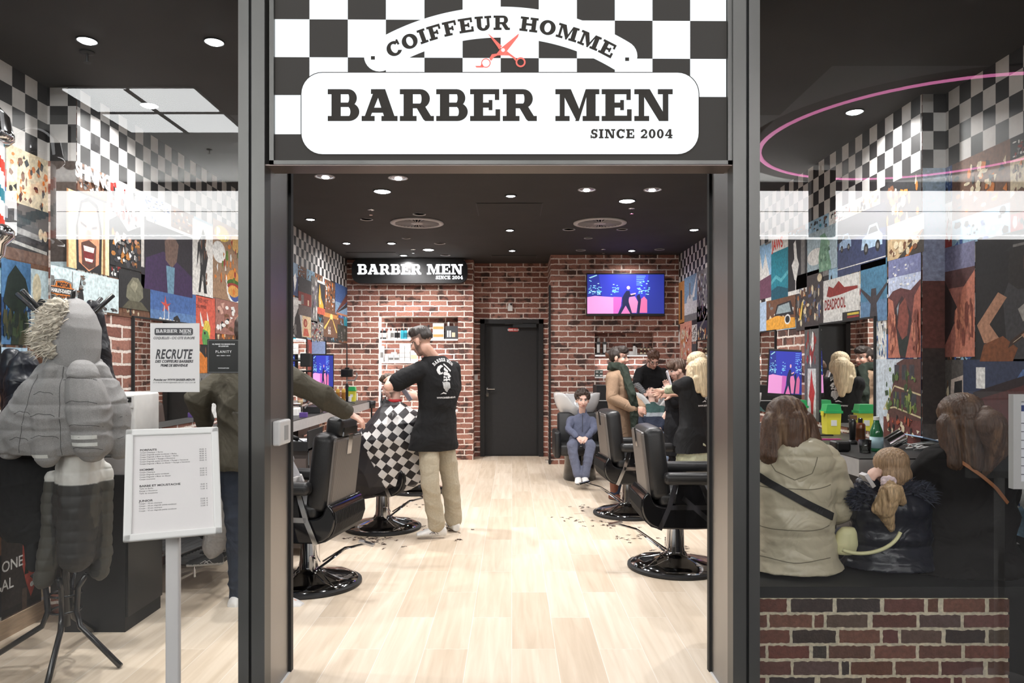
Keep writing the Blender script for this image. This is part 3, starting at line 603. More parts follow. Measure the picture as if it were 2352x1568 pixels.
# ================= collage of printed pictures
rnd = random.Random(5)
def busy(n, pal, seed, x0=0, y0=0, x1=1, y1=1, s=.08, asp=1.5):
    r = random.Random(seed); out = []
    for i in range(n):
        cx, cy = r.uniform(x0+s, x1-s), r.uniform(y0+s*asp, y1-s*asp); a = r.uniform(.3, 1)*s; b = r.uniform(.3, 1)*s*asp; k = r.randint(3, 6); t0 = r.random()*6
        out.append((r.choice(pal), [(cx+a*math.cos(t0+6.283*j/k), cy+b*math.sin(t0+6.283*j/k)) for j in range(k)]))
    return out
def RC(c, x0, y0, x1, y1): return (c, [(x0, y0), (x1, y0), (x1, y1), (x0, y1)])
def CI(c, x, y, r, ry=None): return (c, circ(x, y, r, 18, ry))
def hill(c, pts, y0=0): return (c, [(0, y0)]+pts+[(1, y0)])
def pic(side, x0, x1, yt, yb, shapes, X=None, text=None, label=None, at=None, st=.00025):
    Xw = X or (-2.53 if side == 'L' else 2.44); par = wl if side == 'L' else wr
    if at: Ya, Yb, z1, z0 = at
    else:
        Ya, Yb = Xw*F/(x0-CX), Xw*F/(x1-CX); z1, z0 = CH+(HY-yt)*Ya/F, CH+(HY-yb)*Ya/F
    n = Vector((1, 0, 0)) if side == 'L' else Vector((-1, 0, 0)); Wd = Yb-Ya
    m = MB(); lay = 5+rnd.random()*.8
    for i, (c, poly) in enumerate(shapes):
        m.cur = c; e = .004+st*i
        m.add([(Xw+n.x*e, Ya+Wd*max(0, min(1, a)), z0+(z1-z0)*max(0, min(1, b))) for a, b in poly], [tuple(range(len(poly)))])
    if text:
        for (t, a, b, h, c, kw) in text:
            m.cur = c; g = abs(z1-z0); ps = sans(t, h*g, **kw)
            e = .004+st*len(shapes)+.0004
            sg_ = 1 if Wd > 0 else -1
            for p in ps: m.add([(Xw+n.x*e, Ya+Wd*a+sg_*q[0], z0+(z1-z0)*b+q[1]) for q in p], [tuple(range(len(p)))])
    o = m.build('mural_picture', PRINT, par, colors=True)
    if label: o['label'] = label
    return o
K, W_ = (.02, .02, .022), (.75, .74, .72)
sky, dsky, tl_, org, red_, brn, gry = srgb(150, 185, 210), srgb(60, 90, 150), srgb(30, 130, 150), srgb(205, 120, 50), srgb(150, 50, 45), srgb(110, 75, 55), srgb(120, 118, 116)
skin_, cream = srgb(205, 150, 125), srgb(215, 200, 170)
bg = lambda c: [RC(c, 0, 0, 1, 1)]
# base layer: dense collage tiles over the whole mural strip
def base(side, ya, yb, z0, z1, X, seed):
    r = random.Random(seed); y = ya; pals = [[K, gry, W_, brn], [dsky, sky, W_, K], [brn, org, K, cream], [red_, K, gry, W_], [tl_, K, sky, brn]]
    while y < yb-.05:
        w_ = min(r.uniform(.28, .5), yb-y); z = z0
        while z < z1-.04:
            h_ = min(r.uniform(.22, .42), z1-z); p = r.choice(pals)
            if z1-(z+h_) < .1: h_ = z1-z
            a, b = (y, y+w_) if side == 'L' else (y+w_, y)
            pic(side, 0, 0, 0, 0, bg(r.choice(p))+busy(55, p, r.random(), s=.065)+([hill(r.choice(p), [(0, .3), (.3, .45), (.6, .25), (1, .4)])] if r.random() < .4 else []), X=X, at=(a, b, z+h_, z), st=.00004); z += h_
        y += w_
ZM = CH+.315; ZT = ZC-4*SL; ZTR = ZC-4*SR
def shift(o, d): pass
base('L', 4.252, 11.2, ZM, ZT, -2.53, 1); base('R', 4.352, 10.7, ZM, ZTR, 2.44, 2)
base('L', 3.16, 4.25, .12, ZT, -2.70, 3); base('R', 3.16, 4.35, .12, ZTR, 2.58, 4)
base('L', 5.8, 6.7, 1.0, ZM, -2.53, 6); base('L', 7.6, 8.1, 1.0, ZM, -2.53, 7); base('R', 5.76, 6.1, 1.0, ZM, 2.44, 8); base('R', 7.7, 8.6, 1., ZM, 2.44, 9)
base('R', 4.352, 4.9, .96, ZM, 2.44, 10)
_pic = pic
def pic(side, x0, x1, yt, yb, shapes, X=None, text=None, label=None, at=None):   # named pictures sit one sheet above the base tiles
    o = _pic(side, x0, x1, yt, yb, shapes, X, text, label, at, .00005); o.location.x += .003 if side == 'L' else -.003; return o
T = lambda t, a, b, h, c, **kw: (t, a, b, h, c, dict({'bold': .0}, **kw))
car = lambda c: [(c, [(.05, .25), (.1, .5), (.3, .55), (.42, .75), (.75, .75), (.85, .55), (.97, .48), (.97, .25)]), (K, [(.35, .56), (.44, .7), (.72, .7), (.8, .56)]), CI(K, .27, .25, .1, .13), CI(K, .78, .25, .1, .13), CI(gry, .27, .25, .05, .065), CI(gry, .78, .25, .05, .065)]
# --- left window
pic('L', 4, 113, 455, 590, bg(srgb(70, 62, 60))+[RC(srgb(120, 95, 85), 0, 0, 1, .28), ((.05, .05, .055), [(0, .2), (0, .9), (.55, .75), (.95, .55), (.95, .2)]), (srgb(150, 150, 150), [(0, .5), (0, .62), (.8, .52), (.8, .42)]), (srgb(175, 175, 172), [(0, .3), (0, .36), (.92, .26), (.92, .2)]), CI(cream, .78, .56, .05, .1), CI(cream, .88, .54, .05, .1)]+[RC(gry, .03*i, .64, .03*i+.008, .76) for i in range(24)], X=-2.70, label='picture of a classic car front in a dark print')
pic('L', 0, 68, 592, 790, bg(srgb(70, 110, 150))+[RC(srgb(30, 60, 100), 0, .1, 1, .55)]+busy(40, [srgb(60, 110, 160), srgb(120, 160, 190), K], 11, 0, .1, 1, .6, .06)+[((.012, .02, .015), [(.05, .5), (.2, .8), (.45, .95), (.8, .8), (.98, .55), (.7, .4), (.3, .4)]), ((.015, .025, .015), [(.3, 0), (.35, .3), (.6, .62), (.8, .3), (.85, 0)]), ((.04, .035, .015), [(.55, 0), (.6, .2), (.8, .42), (.98, .15), (1, 0)])]+busy(50, [(.03, .05, .02), (.05, .05, .02), (.012, .02, .015)], 12, 0, .0, 1, .5, .09), X=-2.70, label='print of dark trees before blue lights')
pic('L', 68, 113, 616, 800, bg(srgb(190, 205, 210))+[CI(cream, .3, .75, .22, .2), CI(K, .55, .5, .3, .14), (K, [(.2, 0), (.4, .5), (.9, .45), (1, 0)])]+busy(20, [K, gry, W_], 13, .2, 0, 1, .5), X=-2.70)
pic('L', 0, 60, 797, 1000, bg(srgb(170, 195, 215))+[CI(srgb(215, 225, 232), .3, .7, .3, .15), (srgb(190, 90, 75), [(0, 0), (0, .4), (.4, .3), (.8, 0)])], X=-2.70)
pic('L', 150, 248, 431, 612, bg(srgb(225, 200, 150))+[RC(srgb(150, 105, 65), 0, 0, .04, 1), RC(srgb(150, 105, 65), .84, 0, .9, 1), RC(srgb(245, 225, 180), .9, 0, 1, 1), (K, [(.22, 0), (.2, .55), (.3, .9), (.5, 1), (.72, .93), (.82, .6), (.8, 0)]), (srgb(222, 150, 115), [(.27, .1), (.25, .6), (.35, .88), (.5, .93), (.68, .87), (.76, .6), (.74, .12), (.5, 0)]), (K, [(.3, .64), (.45, .6), (.44, .57), (.31, .6)]), (K, [(.56, .6), (.7, .64), (.7, .6), (.57, .57)]), (srgb(160, 95, 75), [(.46, .55), (.54, .55), (.57, .42), (.43, .42)]), (srgb(90, 60, 50), [(.32, .36), (.5, .42), (.68, .36), (.66, .08), (.5, .02), (.34, .08)]), (srgb(120, 40, 40), [(.36, .33), (.64, .33), (.62, .14), (.5, .1), (.38, .14)]), (W_, [(.37, .33), (.63, .33), (.61, .26), (.39, .26)]), (W_, [(.4, .17), (.6, .17), (.58, .13), (.42, .13)])], label='plain portrait of a shouting man between wooden boards')
pic('L', 250, 322, 520, 607, bg(K)+busy(60, [srgb(180, 120, 60), gry, W_, brn, (.05, .05, .06)], 14, s=.08)+[CI(skin_, .2+.2*i, .8, .05, .07) for i in range(4)])
pic('L', 322, 440, 500, 660, bg((.02, .016, .025))+[RC(srgb(200, 195, 190), 0, .3, .05, 1), (srgb(60, 38, 80), [(.05, 0), (.08, .45), (.4, .62), (.7, .5), (.98, .35), (1, 0)]), (srgb(120, 95, 85), [(.44, .5), (.42, .8), (.56, .97), (.7, .8), (.66, .52), (.56, .4)]), (K, [(.42, .78), (.48, .98), (.66, .98), (.72, .78), (.66, .88), (.5, .88)]), (srgb(110, 150, 175), [(.45, .42), (.62, .42), (.6, 0), (.48, 0)])], label='print of a plain figure in a purple jacket')
pic('L', 440, 487, 500, 676, bg(srgb(225, 222, 218))+[(K, [(.4, .8), (.5, .92), (.65, .8), (.6, .68), (.75, .55), (.62, .3), (.7, .05), (.55, .05), (.48, .3), (.38, .05), (.28, .05), (.38, .35), (.32, .6), (.2, .35), (.25, .7)])]+busy(14, [brn, gry], 15, .25, .1, .75, .9, .06), label='white print with a dark standing figure')
pic('L', 487, 553, 500, 682, bg(srgb(150, 120, 95))+[CI(W_, .75, .18, .3, .22), CI(srgb(60, 80, 140), .75, .18, .24, .18), CI(srgb(200, 140, 70), .7, .3, .22, .13), CI(srgb(60, 100, 40), .7, .24, .23, .06), CI(red_, .7, .2, .22, .05), CI(srgb(205, 150, 80), .7, .14, .2, .08), CI(W_, .2, .6, .22, .14), CI(srgb(220, 190, 90), .3, .85, .25, .1), CI(srgb(215, 170, 100), .8, .8, .2, .12)]+busy(30, [org, W_, red_, srgb(90, 120, 50)], 16, s=.06), label='print of burgers and plates')
pic('L', 114, 270, 608, 700, bg(srgb(205, 222, 226))+[(gry, [(.0, 0), (.0, .75), (.04, .75), (.08, .2), (.1, 0)]), RC(gry, .28, .2, .29, .95), RC(gry, .4, .1, .41, .9), (K, [(.36, .4), (.4, .8), (.44, .4), (.46, 0), (.34, 0)]), RC(srgb(120, 135, 140), .66, .0, .664, .6), RC(srgb(120, 135, 140), .8, 0, .804, .5)]+busy(26, [K, gry], 18, .5, 0, 1, .16, .03)+busy(14, [K, brn, gry], 19, .3, .3, .5, 1, .04), label='print of a pale sky with masts')
# shield badge with lettering
def badge():
    pts = lambda k: [(-.5*k, .16), (-.34*k, .2), (-.3*k, .42*k), (0, .5*k), (.3*k, .42*k), (.34*k, .2), (.5*k, .16), (.5*k, -.14), (.34*k, -.16), (.0, -.55*k), (-.34*k, -.16), (-.5*k, -.14)]
    Y = 4.262; c = P(139, 669, Y); sc_ = 63*Y/F; m = MB(); Xp = -2.53+.016
    # lies flat on the wall: width runs along Y
    wd = (2.53*F/(CX-170)-2.53*F/(CX-108)) ; yc = 2.53*F/(CX-139); ht = 54*yc/F; zc = CH+(HY-669)*yc/F
    for kk, c_, e in ((1.06, K, .0), (1, (.6, .6, .6), .0004), (.95, (.02, .02, .02), .0008), (.9, org, .0012)):
        m.cur = c_; m.add([(Xp+e, yc+a*wd, zc+b*ht) for a, b in pts(kk)], [tuple(range(12))])
    m.cur = K; m.add([(Xp+.0016, yc+a*wd, zc+b*ht) for a, b in ((-.47, .14), (.47, .14), (.47, -.12), (-.47, -.12))], [(0, 1, 2, 3)])
    for t, b, h, c_, wk in (('MOTOR', .2, .17, K, .5), ('HARLEY-DAVIDSON', -.075, .16, W_, .9), ('CYCLES', -.34, .16, K, .5)):
        m.cur = c_; ps = sans(t, h*ht, .0015, align='CENTER'); mx_ = max(abs(q[0]) for p in ps for q in p); kx = wk*wd/2/mx_
        for p in ps: m.add([(Xp+.002, yc+q[0]*kx, zc+b*ht+q[1]) for q in p], [tuple(range(len(p)))])
    o = m.build('mural_badge', PRINT, wl, colors=True); o['label'] = 'orange shield badge lettered MOTOR HARLEY-DAVIDSON CYCLES'
badge()
pic('L', 270, 343, 616, 705, bg(K)+[(srgb(120, 118, 100), [(.22, .3), (.25, .6), (.42, .85), (.6, .86), (.74, .65), (.76, .35), (.6, .2), (.36, .2)]), (srgb(150, 146, 125), [(.34, .6), (.45, .78), (.6, .7), (.5, .45)]), (srgb(90, 86, 70), [(.1, 0), (.3, .22), (.7, .22), (.95, 0)])], label='dark print with a plain grey-green shape')
pic('L', 343, 448, 654, 738, bg(srgb(70, 105, 165))+[RC(srgb(95, 130, 180), 0, 0, 1, .35), (srgb(200, 80, 70), [(.3, .8), (.33, .55), (.42, .6), (.35, .48), (.4, .3), (.31, .42), (.24, .32), (.27, .5), (.2, .6), (.28, .58)]), RC(srgb(190, 200, 215), .27, .0, .29, .5), RC(srgb(190, 200, 215), .36, .0, .38, .5), (K, [(.45, 0), (.48, .2), (.56, .28), (.62, .15), (.64, 0)]), (red_, [(.15, .1), (.6, .02), (.6, 0), (.15, 0)])]+[CI(W_, .2+.07*i, .1-.01*i, .03, .06) for i in range(6)], label='blue night sky print with red star sign')
pic('L', 448, 492, 676, 790, bg(srgb(205, 92, 74))+[(W_, [(.22, .68), (.2, .6), (.28, .38), (.42, .36)]), (W_, [(.55, .7), (.62, .6), (.7, .4), (.6, .38)]), (srgb(215, 190, 80), [(.35, .3), (.45, .5), (.65, .5), (.75, .35), (.7, .1), (.4, .15)]), (srgb(90, 150, 80), [(.3, .15), (.35, .32), (.6, .28), (.72, .1), (.6, 0), (.35, 0)]), CI(K, .45, .24, .05, .03)], text=[T('RED HOT', .1, .86, .085, K), T('CHILI PEPPERS', -.0, .74, .07, K, sx=.8)], label='red band poster with horned mask')
pic('L', 493, 553, 684, 765, bg(srgb(150, 105, 95))+busy(30, [W_, brn, K, srgb(200, 160, 145)], 21, s=.09)+[CI(srgb(190, 140, 115), 1.0, .3, .3, .4)])
pf = MB()
for (xw, c_, z0_, z1_) in ((None, srgb(200, 218, 224), 1.55, 2.05), (None, srgb(90, 80, 76), 2.05, ZT), (None, srgb(60, 58, 60), .9, 1.55), (None, srgb(46, 42, 40), .12, .9)):
    pf.cur = c_; pf.add([(-2.68, 4.247, z0_), (-2.53, 4.247, z0_), (-2.53, 4.247, z1_), (-2.68, 4.247, z1_)], [(0, 1, 2, 3)])
pf.build('mural_picture', PRINT, wl, colors=True)
pf = MB()
for (c_, z0_, z1_) in ((srgb(105, 62, 56), 1.55, 1.95), (srgb(150, 155, 180), 1.95, 2.2), (srgb(170, 190, 210), 2.2, ZTR), (srgb(60, 52, 50), 1.1, 1.55), (srgb(90, 80, 75), .12, 1.1)):
    pf.cur = c_; pf.add([(2.44, 4.347, z0_), (2.58, 4.347, z0_), (2.58, 4.347, z1_), (2.44, 4.347, z1_)], [(0, 1, 2, 3)])
pf.build('mural_picture', PRINT, wr, colors=True)
# word over the checkered band
wt = MB(); wt.cur = (.8, .8, .8); y0_ = 2.53*F/(CX-168); 
for p in sans('SHiNiNG', .085, .006, sx=.82, spacing=.95): wt.add([(-2.53+.014, y0_+a, CH+(HY-402)*y0_/F+b) for a, b in p], [tuple(range(len(p)))])
wt.build('mural_lettering', PRINT, wl, colors=True)
# picture near the floor: park poster and football poster
pic('L', 0, 92, 1236, 1448, bg(srgb(58, 50, 46))+[RC(srgb(40, 34, 32), 0, 0, 1, .2), RC(srgb(90, 74, 62), .5, .02, .62, .35), RC(srgb(90, 74, 62), 0, .08, 1, .12), (srgb(175, 78, 66), [(.52, .9), (.7, 1), (.95, .92), (.97, .6), (.85, .35), (.72, .22), (.6, .4), (.5, .62)]), (W_, [(.68, .55), (.78, .63), (.92, .55), (.86, .53)]), CI(W_, .75, .36, .05, .03), (srgb(45, 50, 40), [(.56, .5), (.6, .75), (.66, .5)])],
    X=-2.70, text=[T('ONE', .0, .62, .12, W_, bold=.001), T('AL', .0, .42, .12, W_, bold=.001), T('NATIONAL', .6, .84, .05, W_), T('PARK', .66, .77, .05, W_), T('SERVICE', .62, .70, .05, W_)], label='dark park poster with red arrowhead emblem')
pic('L', 0, 92, 1175, 1233, bg(K)+[(srgb(90, 150, 70), [(0, .1), (0, 1), (.3, .8), (.5, .3), (.4, 0)])]+busy(30, [W_, srgb(200, 190, 80), srgb(90, 150, 70), red_], 22, 0, .1, .45, .9, .07), X=-2.70)
# --- left wall inside the doorway
pic('L', 668, 683, 600, 676, bg(srgb(55, 70, 110))+[RC(srgb(120, 140, 160), 0, .6, 1, 1), (W_, [(.3, .55), (.6, .7), (.8, .5), (.5, .1)])])
pic('L', 684, 714, 634, 722, bg((.05, .05, .055))+[RC(srgb(130, 55, 50), 0, .28, 1, .62), RC(gry, .2, .3, .4, .55), RC(cream, .7, .3, .8, .45), RC(srgb(100, 90, 88), 0, 0, 1, .28)], label='print of a red shop front')
pic('L', 714, 728, 632, 740, bg(gry)+busy(40, [W_, K, srgb(120, 110, 130)], 31))
pic('L', 728, 745, 642, 720, bg((.03, .03, .035))+[(srgb(235, 170, 60), [(.2, .2), (.15, .5), (.3, .9), (.5, .5), (.8, .3), (.9, .1)]), (cream, [(.3, .3), (.35, .6), (.45, .3)]), RC(srgb(190, 90, 70), 0, 0, 1, .2), RC(W_, 0, .93, 1, 1)], label='portrait print with yellow and orange light')
pic('L', 745, 768, 640, 705, bg(brn)+busy(70, [W_, org, K, gry, red_], 32, s=.07))
pic('L', 769, 798, 648, 720, bg(srgb(60, 90, 140))+[RC(srgb(120, 150, 180), 0, 0, 1, .4), (srgb(110, 60, 55), [(.0, .0), (.1, .1), (1, .85), (1, .55)]), (K, [(.0, -.0), (1, .5), (1, .35)]), RC(srgb(180, 120, 90), .1, 0, 1, .06)]+[(K, [(.1+.1*i, .12+.09*i), (.12+.1*i, .14+.09*i), (.16+.1*i, .1+.05*i), (.14+.1*i, .08+.05*i)]) for i in range(8)], label='print of a suspension bridge at dusk')
pic('L', 668, 693, 680, 776, bg(srgb(205, 203, 202))+[(K, [(.2, .1), (.3, .5), (.6, .75), (.7, .72), (.9, .3), (1, 0), (.5, 0)]), RC(W_, .05, .82, .9, .95)]+busy(24, [K, gry], 33, .0, .0, .5, .4, .07))
pic('L', 693, 713, 723, 773, bg(srgb(225, 200, 160))+[CI(srgb(160, 60, 50), .35, .65, .22, .2), CI(srgb(200, 140, 110), .38, .65, .1, .12), (srgb(200, 100, 80), [(.1, .05), (.2, .4), (.6, .4), (.8, .05)])], label='cream portrait print of a woman in red')
pic('L', 713, 742, 735, 785, bg(gry)+busy(110, [W_, K, red_, srgb(120, 110, 130), cream], 34, s=.05))
pic('L', 742, 774, 706, 772, bg(srgb(105, 75, 58))+[RC(srgb(190, 130, 70), 0, .7, 1, .85), (srgb(235, 195, 100), [(.02, .3), (.52, .75), (.55, .75), (.1, .25)]), (srgb(235, 195, 100), [(.9, .2), (.56, .75), (.58, .76), (.98, .2)]), CI(srgb(245, 215, 130), .55, .75, .1)], text=[T('66', .3, .1, .3, W_)], label='print of a desert road marked 66')
pic('L', 774, 798, 744, 780, bg((.03, .035, .03))+busy(20, [gry, K, (.06, .07, .06)], 35))
pic('L', 703, 714, 783, 850, bg(srgb(165, 60, 55))+busy(10, [K, cream], 36), at=(8.97, 9.22, ZM, 1.0)); pic('L', 714, 745, 790, 850, bg(srgb(90, 120, 175))+[RC(srgb(120, 140, 180), 0, .7, 1, 1), RC(srgb(60, 60, 60), 0, 0, 1, .2)], at=(9.22, 9.9, ZM, 1.0))
# --- right wall
pic('R', 1560, 1573, 650, 745, bg(srgb(190, 130, 70))+[RC(K, .3, .1, .6, .8)], label='orange print with a dark tower')
pic('R', 1573, 1602, 640, 740, bg(srgb(120, 150, 175))+[(W_, [(.6, .5), (1, 1), (.8, .5)]), RC(srgb(205, 205, 205), 0, 0, 1, .42), CI(srgb(200, 200, 198), .45, .45, .25, .14), RC(gry, .4, .5, .5, .85), RC(srgb(120, 120, 120), 0, 0, 1, .15)], label='print of a white domed building')
pic('R', 1602, 1632, 625, 740, bg(gry)+busy(100, [W_, K, srgb(90, 80, 100), brn], 41, s=.05)); pic('R', 1602, 1632, 705, 800, bg(srgb(50, 50, 70))+[(gry, [(0, .4), (1, .9), (1, .85), (0, .3)])]+busy(30, [cream, K, org], 42, 0, 0, 1, .6))
pic('R', 1563, 1590, 742, 826, bg(srgb(215, 150, 130))+busy(40, [red_, W_, org, cream], 43)); pic('R', 1590, 1632, 790, 850, bg((.06, .06, .07)))
pic('R', 1741, 1773, 572, 690, bg(srgb(150, 190, 225))+[(W_, [(0, .5), (.2, .9), (.4, .55), (.6, .85), (.9, .4), (1, 0), (0, 0)]), (srgb(110, 70, 90), [(0, 0), (0, .35), (1, .42), (1, 0)])]); pic('R', 1741, 1762, 697, 762, bg(srgb(170, 190, 215)))
pic('R', 1773, 1812, 545, 690, bg(tl_)+[RC((.7, .7, .68), 0, .74, 1, 1), (srgb(90, 175, 190), [(0, .3), (.3, .38), (.6, .3), (1, .4), (1, .34), (.6, .24), (.3, .32), (0, .24)]), (srgb(20, 85, 105), [(0, 0), (0, .15), (.4, .2), (1, .12), (1, 0)])], text=[T('JAWS', .06, .78, .16, srgb(215, 60, 50), bold=.004, sx=.85)], label='teal sea print with red JAWS lettering')
pic('R', 1812, 1855, 545, 680, bg(K)+[(W_, [(.35, .25), (.2, .5), (.35, .6), (.3, .85), (.42, .9), (.5, .6), (.6, .48), (.45, .22)]), RC(W_, .4, .05, .44, .25), RC(gry, .7, .3, .9, .9), RC(W_, 0, .0, 1, .07)], label='black and white print of a person in a white dress')
pic('R', 1856, 1925, 540, 634, bg(srgb(160, 180, 190))+[CI(W_, .3, .4, .3, .2), (srgb(110, 150, 125), [(.42, 0), (.4, .35), (.48, .75), (.44, .85), (.6, .88), (.72, .7), (.74, .4), (.82, .1), (.8, 0)])]+busy(16, [srgb(80, 115, 95), srgb(140, 175, 150)], 44, .42, 0, .8, .7, .06), label='print of a green statue against clouds')
pic('R', 1926, 2037, 510, 636, bg(srgb(55, 65, 100))+[RC(srgb(40, 42, 52), 0, .6, 1, 1)]+[(c, [(a*.45+.5, b*.75+.15) for a, b in q]) for c, q in car(srgb(170, 195, 220))]+[(c, [(a*.3+.02, b*.5+.35) for a, b in q]) for c, q in car(srgb(150, 175, 205))]+[RC(W_, 0, .12, 1, .135)], label='print of two pale blue patrol cars')
pic('R', 1762, 1829, 692, 760, bg(brn)+busy(20, [W_, gry, cream], 45)+[(srgb(225, 160, 60), [(.0, 0), (.0, .35), (.4, .45), (.55, .4), (.98, .3), (1, 0)]), (K, [(.3, .45), (.4, .8), (.85, .85), (.95, .4)]), (srgb(150, 165, 170), [(.36, .5), (.44, .75), (.8, .8), (.86, .5)]), CI(W_, .75, .28, .1, .16), CI(K, .75, .28, .07, .11)], label='print of a yellow taxi front')
pic('R', 1830, 1892, 634, 760, bg((.05, .04, .04))+busy(60, [brn, cream, gry, org, srgb(80, 90, 130)], 46, 0, .05, 1, .8, .06)+[CI(cream, .9, .85, .08, .07), (srgb(225, 190, 90), [(.15, .2), (.25, .5), (.3, .5), (.22, .18)])], label='dark print of a band on stage')
pic('R', 1893, 1977, 646, 742, bg((.66, .65, .63))+[(srgb(140, 45, 40), [(.1, .62), (.16, .85), (.3, .78), (.45, .92), (.6, .75), (.95, .72), (.95, .66), (.5, .6), (.2, .58)]), RC(K, .55, -.0, 1, .18), RC(srgb(200, 180, 70), .68, .1, .98, .15), RC(red_, .68, .04, .98, .08)], text=[T('DEADPOOL', .04, .3, .24, srgb(140, 45, 40), bold=.003, sx=.62)], label='white print with red DEADPOOL lettering')
pic('R', 1979, 2040, 608, 742, bg(srgb(70, 120, 150))+[RC(srgb(95, 130, 165), 0, 0, 1, .35), (srgb(60, 55, 60), [(.35, 0), (.4, .3), (0, .55), (0, .6), (.4, .42), (.42, .55), (.6, .55), (.62, .42), (1, .62), (1, .56), (.62, .3), (.66, 0)])], label='print of a person with raised arms before a lake')
pic('R', 2041, 2125, 520, 600, bg(srgb(190, 165, 130))+[RC(srgb(190, 205, 220), 0, .6, 1, 1), (srgb(60, 55, 50), [(.3, 0), (.95, .6), (1, .6), (1, 0)]), (org, [(.5, .0), (.96, .58), (.97, .58), (.6, .0)])]+busy(30, [brn, cream], 47, 0, 0, 1, .55), label='print of a desert highway')
cny = bg(srgb(190, 200, 225))+[RC(srgb(120, 125, 165), 0, .82, 1, 1)]+busy(24, [W_, srgb(150, 155, 185)], 48, 0, .7, 1, .95, .06, .3)+[hill(srgb(95, 55, 55), [(0, .62), (.15, .68), (.4, .7), (.7, .66), (1, .75)]), (srgb(60, 40, 42), [(.0, .0), (.2, .5), (.45, .62), (.7, .45), (.8, .2), (.6, 0)]), (srgb(150, 160, 170), [(.28, .5), (.36, .56), (.3, .42)]), (srgb(35, 45, 42), [(.25, .05), (.35, .2), (.6, .22), (.75, .1), (.6, .0)]), (srgb(130, 70, 60), [(.3, .3), (.36, .52), (.55, .6), (.66, .4), (.6, .22), (.45, .18)]), (srgb(185, 115, 95), [(0, 0), (0, .62), (.16, .58), (.24, .38), (.3, .2), (.36, .05), (.4, 0)]), (srgb(170, 100, 85), [(.55, 0), (.7, .25), (.82, .6), (1, .7), (1, 0)])]+busy(60, [srgb(150, 90, 75), srgb(200, 130, 105), srgb(120, 65, 55)], 49, 0, 0, .28, .5, .05, 2)+busy(40, [srgb(150, 90, 75), srgb(200, 130, 105), srgb(120, 65, 55)], 50, .72, 0, 1, .55, .05, 2)
Ya, Yb = 2.44*F/(2043-CX), 4.352; pic('R', 0, 0, 0, 0, cny, label='large print of a red rock canyon', at=(Ya, Yb-.0, CH+(HY-600)*Ya/F, CH+(HY-822)*Ya/F)); 
Ya, Yb = 4.35, 2.58*F/(2242-CX); pic('R', 0, 0, 0, 0, [RC(srgb(150, 95, 85), 0, 0, 1, 1), RC(srgb(120, 120, 150), 0, .78, 1, 1), RC(srgb(85, 55, 55), 0, .62, 1, .78), (srgb(40, 30, 32), [(0, .1), (0, .7), (.5, .4)]), (srgb(190, 120, 100), [(.3, 0), (.6, .6), (1, .75), (1, 0)])]+busy(40, [srgb(150, 90, 75), srgb(200, 130, 105), srgb(120, 65, 55)], 51, .3, 0, 1, .6, .08, 2), X=2.58, at=(Ya, Yb, CH+(HY-600)*4.9/F, CH+(HY-822)*4.9/F))
gx = bg((.012, .012, .014))+[((.04, .04, .045), [(.35, .0), (.3, .5), (.38, .66), (.62, .7), (.8, .6), (.95, .45), (1, .0)]), ((.02, .018, .018), [(.35, .62), (.36, .88), (.5, .96), (.68, .9), (.72, .62), (.6, .55), (.45, .55)]), (srgb(70, 50, 45), [(.5, .7), (.5, .8), (.6, .8), (.6, .7)]), (K, [(.3, .86), (.78, .86), (.7, .9), (.68, 1), (.42, 1), (.4, .9)]), (gry, [(.4, .88), (.7, .88), (.7, .9), (.4, .9)]), (srgb(170, 125, 100), [(.1, .15), (.02, .3), (.25, .55), (.34, .5), (.16, .3), (.3, .14)]), (srgb(150, 110, 90), [(.98, .5), (1, .25), (.8, .1), (.78, .2), (.9, .35)]), (srgb(120, 70, 40), [(.05, .0), (.1, .14), (.3, .2), (.45, .1), (.4, 0)]), (srgb(60, 40, 30), [(.35, .1), (.38, .16), (.98, .5), (1, .44)]), (cream, [(.4, .14), (.41, .15), (.97, .465), (.97, .455)]), (srgb(170, 125, 100), [(.48, .2), (.62, .26), (.66, .18), (.55, .14)]), (srgb(150, 145, 140), [(.45, .4), (.55, .46), (.6, .4), (.5, .3)])]
Ya, Yb = 2.58*F/(2243-CX), 3.3; pic('R', 0, 0, 0, 0, gx, X=2.58, label='dark print of a guitarist in a hat', at=(Ya, Yb, CH+(HY-555)*Ya/F, CH+(HY-830)*Ya/F))
bl = bg(srgb(205, 215, 225))+[(srgb(90, 60, 55), [(.2, 0), (.3, .35), (.5, .95), (.65, 1), (1, 1), (1, 0)]), RC(srgb(110, 60, 55), .2, 0, 1, .28)]+[RC((.05, .05, .06), .45+.16*i, .75, .55+.16*i, .93) for i in range(3)]+[RC((.05, .05, .06), .42+.18*i, .42, .55+.18*i, .6) for i in range(3)]+[(srgb(205, 190, 150), [(.2, .38), (.45, .42+.26*j), (1, .33+.26*j), (1, .31+.26*j), (.45, .4+.26*j), (.2, .36)]) for j in range(2)]+busy(40, [srgb(90, 110, 60), srgb(140, 150, 80), srgb(60, 80, 50)], 52, .2, .3, .95, .95, .05)+busy(30, [srgb(170, 80, 55), cream, K], 53, .25, 0, 1, .35, .04)
Ya, Yb = 4.9, 4.352; pic('R', 0, 0, 0, 0, bl, label='print of a balconied corner house with plants', at=(Ya, Yb, CH+(HY-825)*4.9/F, .97))
